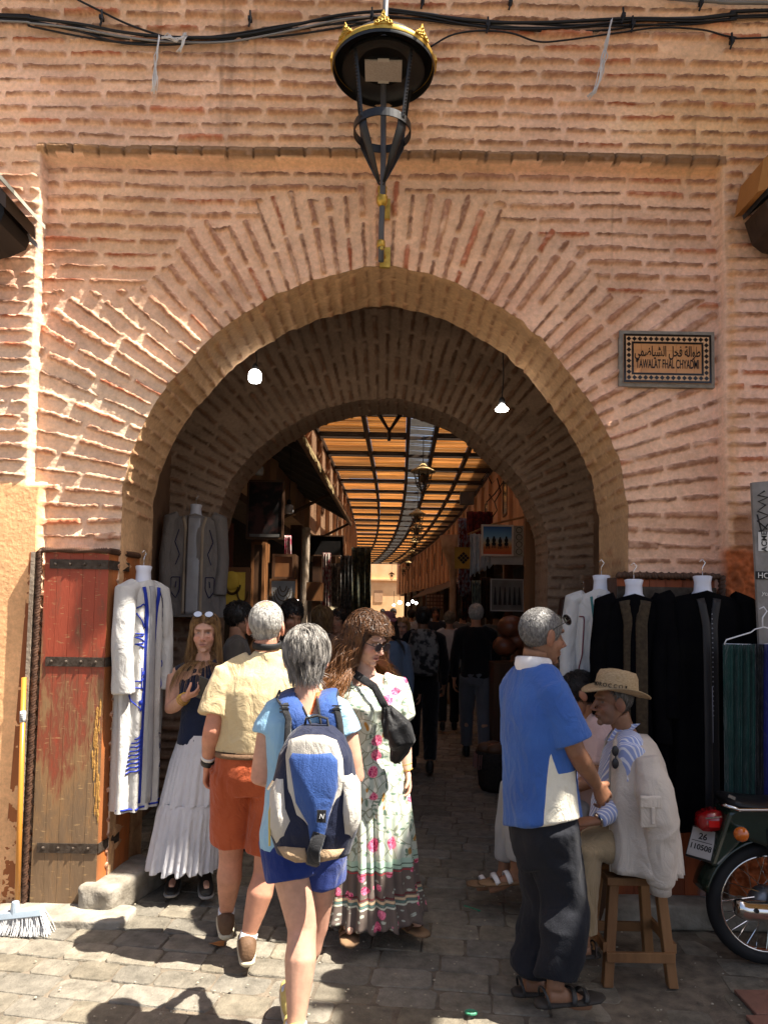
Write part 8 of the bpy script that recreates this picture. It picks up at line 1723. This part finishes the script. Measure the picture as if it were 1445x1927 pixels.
for k in range(4): m.tube([(c.x + .035 * math.cos(a), 8.59, c.z - H * .36 + H * .24 * k + .035 * math.sin(a)) for a in np.linspace(0, 6.283, 15)], .004, 5)
m.build('drawn_ring', INK, root)
Bx('poster', 'plain pale sheet hung under the riders painting', 'poster', 924, 984, 1046, 1062, 8.7, PALE, .01); root, c, W, H = framed('poster', 'pale poster with a row of pointed figures at the right stall', 'poster', 922, 985, 1090, 1150, 8.7, mat('grey poster paper', (.20, .19, .18), (.14, .13, .12), rough=.9), PALE, .015, d=.01); m = MB()
for k in range(6): x = c.x - W * .36 + W * .145 * k; m.loft([[(x - .02, 8.69, c.z - .12), (x + .02, 8.69, c.z - .12), (x + .02, 8.685, c.z - .12), (x - .02, 8.685, c.z - .12)], [(x - .004, 8.69, c.z + .10), (x + .004, 8.69, c.z + .10), (x + .004, 8.685, c.z + .10), (x - .004, 8.685, c.z + .10)]])
m.build('drawn_figures', INK, root)
for k, (a, b) in enumerate(((884, 894), (894, 904), (905, 914), (914, 924))): hang(('white and pale blue', 'white', 'grey white', 'cream')[k] + ' cloth on the rail left of the riders painting', a, b, 1004 + k, 1082 - 5 * k, 8.9, (.55, .55, .56), (.40, .43, .50), 10 + k, wav=9)
m = MB(); m.tube([P(880, 1006, 8.9), P(930, 985, 8.75), P(990, 972, 8.6)], .014, 8); tag(m.build('cloth_rail', WOOD), 'wooden rail over the hanging white cloths', 'rail')
hang('deep red rug hung from the upper right of the street', 878, 926, 962, 1006, 10.2, (.13, .015, .015), (.05, .008, .010), 20, 'rug'); hang('striped red and blue rug falling diagonally at the right stalls', 862, 884, 975, 1120, 11, (.14, .02, .02), (.22, .24, .30), 21, 'rug'); hang('dark patterned rug below the yellow sign', 868, 888, 1068, 1165, 11.2, (.10, .03, .025), (.03, .025, .03), 22, 'rug'); hang('pale green fringed cloth below the white cloths', 888, 904, 1092, 1165, 9.4, (.20, .22, .18), (.10, .11, .10), 23); hang('dark brown leather goods hanging at the right stall', 904, 924, 1086, 1165, 9.6, (.06, .03, .02), (.02, .012, .01), 24)
hang('black shawls hanging inside the right jamb of the inner arch', 1040, 1060, 1120, 1230, 6.5, (.012, .011, .012), (.03, .025, .022), 25)
ys_ = 10.6; root, c, W, H = framed('shop_sign', 'yellow sign with a black diamond arrow emblem at the right stalls', 'sign', 855, 886, 1030, 1070, ys_, mat('mustard sign', (.42, .28, .05), (.36, .23, .04), rough=.6), mat('mustard sign edge', (.36, .23, .04), rough=.6), .01, d=.02); m = MB(); s_ = .028
for i in range(3):
    for j in range(3):
        x = c.x + (i - j) * s_ * 1.15 + .01; z = c.z + (i + j - 2) * s_ * 1.15; m.add([(x - s_, ys_ - .006, z), (x, ys_ - .006, z - s_), (x + s_, ys_ - .006, z), (x, ys_ - .006, z + s_)], [(0, 1, 2, 3)])
m.build('emblem', INK, root)
root, c, W, H = framed('tile_rack', 'rack of small square pictures on the right side far down the street', 'rack', 802, 834, 1118, 1146, 17, mat('dim rack back', (.10, .06, .04), rough=.9), DARK_WOOD, .03); m = MB()
for i in range(5):
    for j in range(4): m.box((c.x - W * .4 + W * .2 * i, 16.97, c.z - H * .36 + H * .24 * j), (W * .15, .02, H * .17))
m.build('small_pictures', mat('small pictures', (.34, .22, .14), (.16, .07, .05), scale=3, rough=.7), root)
m = MB(); b0 = P(851, 1180, 13); t0 = P(851, 1060, 13); m.lathe((b0.x, 13, 0), [(.09, 0), (.07, .15), (.06, t0.z - .3), (.10, t0.z), (.20, t0.z + .25), (.26, t0.z + .5)], 14); tag(m.build('carved_column', mat('pale stucco', (.42, .30, .20), (.30, .20, .13), scale=9, rough=.9, bump=.5), smooth=True), 'pale carved column at the right side beyond the rugs', 'column')
# brass lanterns and leather pouffes by the right stall, basket with tassels
for k, (px, py, r) in enumerate(((962, 1180, .16), (950, 1215, .14), (975, 1205, .13))):
    p = P(px, py, 7.9); tag(MB().ell(p, (r, r * .9, r * .8), nu=20, nv=12).build('leather_pouffe', mat('russet leather', (.20, .06, .025), (.11, .035, .015), scale=9, rough=.4, spec=.5), smooth=True), ('upper', 'lower left', 'lower right')[k] + ' russet leather pouffe piled at the right stall', 'pouffe', 'leather pouffes at the right stall')
p = P(968, 1240, 7.9); tag(MB().box((p.x, 8.0, p.z / 2 - .02), (.5, .5, p.z - .04)).build('stall_table', DARK_WOOD), 'dark table carrying the leather pouffes', 'table')
def basket():
    g = G(930, 1486); root = thing('goods_basket', 'dark basket of tasselled leather bags on the ground behind the blue polo man', 'basket', (g.x, g.y, 0)); m = MB(); m.lathe((g.x, g.y, 0), [(.12, 0), (.15, .05), (.17, .28), (.18, .36), (.16, .36), (.14, .1), (.01, .08)], 22); m.build('basket_body', mat('black wicker', (.03, .022, .017), (.012, .009, .008), scale=60, rough=.8, bump=.8), root, smooth=True); m = MB()
    for k in range(4): a = k * 1.57; m.ell((g.x + .08 * math.cos(a), g.y + .08 * math.sin(a), .38), (.09, .07, .06))
    m.build('leather_bags', mat('brown bag leather', (.10, .05, .025), rough=.5), root, smooth=True); m = MB(); rs = np.random.default_rng(3)
    for k in range(40): a = math.pi * 1.05 + rs.normal() * .3; x, y_ = g.x + .19 * math.cos(a), g.y + .19 * math.sin(a); m.tube([(x, y_, .34), (x - .01, y_ - .005, .20 + rs.random() * .06)], .004, 4)
    m.build('tassel', mat('pink brown tassel', (.22, .11, .09), rough=.9), root)
basket()
# shop bulbs glowing far down the street
for k, (px, py, y) in enumerate(((752, 1134, 19), (768, 1137, 22), (776, 1132, 23), (783, 1135, 25), (741, 1139, 28), (557, 1130, 9.9))):
    p = P(px, py, y); r = .045 if k < 5 else .03; root = thing('shop_bulb', ('nearest of the bright bulbs down the street', 'second bright bulb along the right shops', 'third bright bulb along the right shops', 'fourth bright bulb along the right shops', 'small bright bulb left of the others', 'small bulb glowing in the left cabinet shop')[k], 'light bulb', tuple(p), 'shop bulbs glowing down the street'); MB().ell(p, (r, r, r)).build('bulb', emit_mat('shop bulb glow', (1., .93, .85), 14.), root, smooth=True); MB().tube([p + Vector((0, 0, r * .8)), p + Vector((0, 0, .55))], .008, 5).build('cord', CABLE, root)
# wiring, meter box and brackets on the right upper wall
m = MB(); q = lambda px, py, y=11.5: P(px, py, y)
m.tube([q(905, 905), q(915, 890), q(925, 910), q(935, 900), q(942, 925), q(930, 945), q(920, 930)], .012, 6); m.tube([q(960, 880), q(948, 905), q(930, 930), q(915, 945)], .010, 6); m.tube([q(930, 945), q(935, 960), q(925, 975)], .010, 6); tag(m.build('wire_tangle', CABLE, smooth=True), 'tangle of black wires on the upper right house wall', 'wires')
Bx('meter_box', 'small dark meter box at the upper right wall', 'meter box', 866, 892, 926, 948, 14, mat('dim box', (.10, .09, .08), rough=.6), .15)
Bx('wall_board', 'dark orange board fixed on the left shop back wall above the jewellery case', 'board', 418, 440, 985, 1070, 7.2, mat('dim red board', (.10, .025, .012), rough=.7), .03)
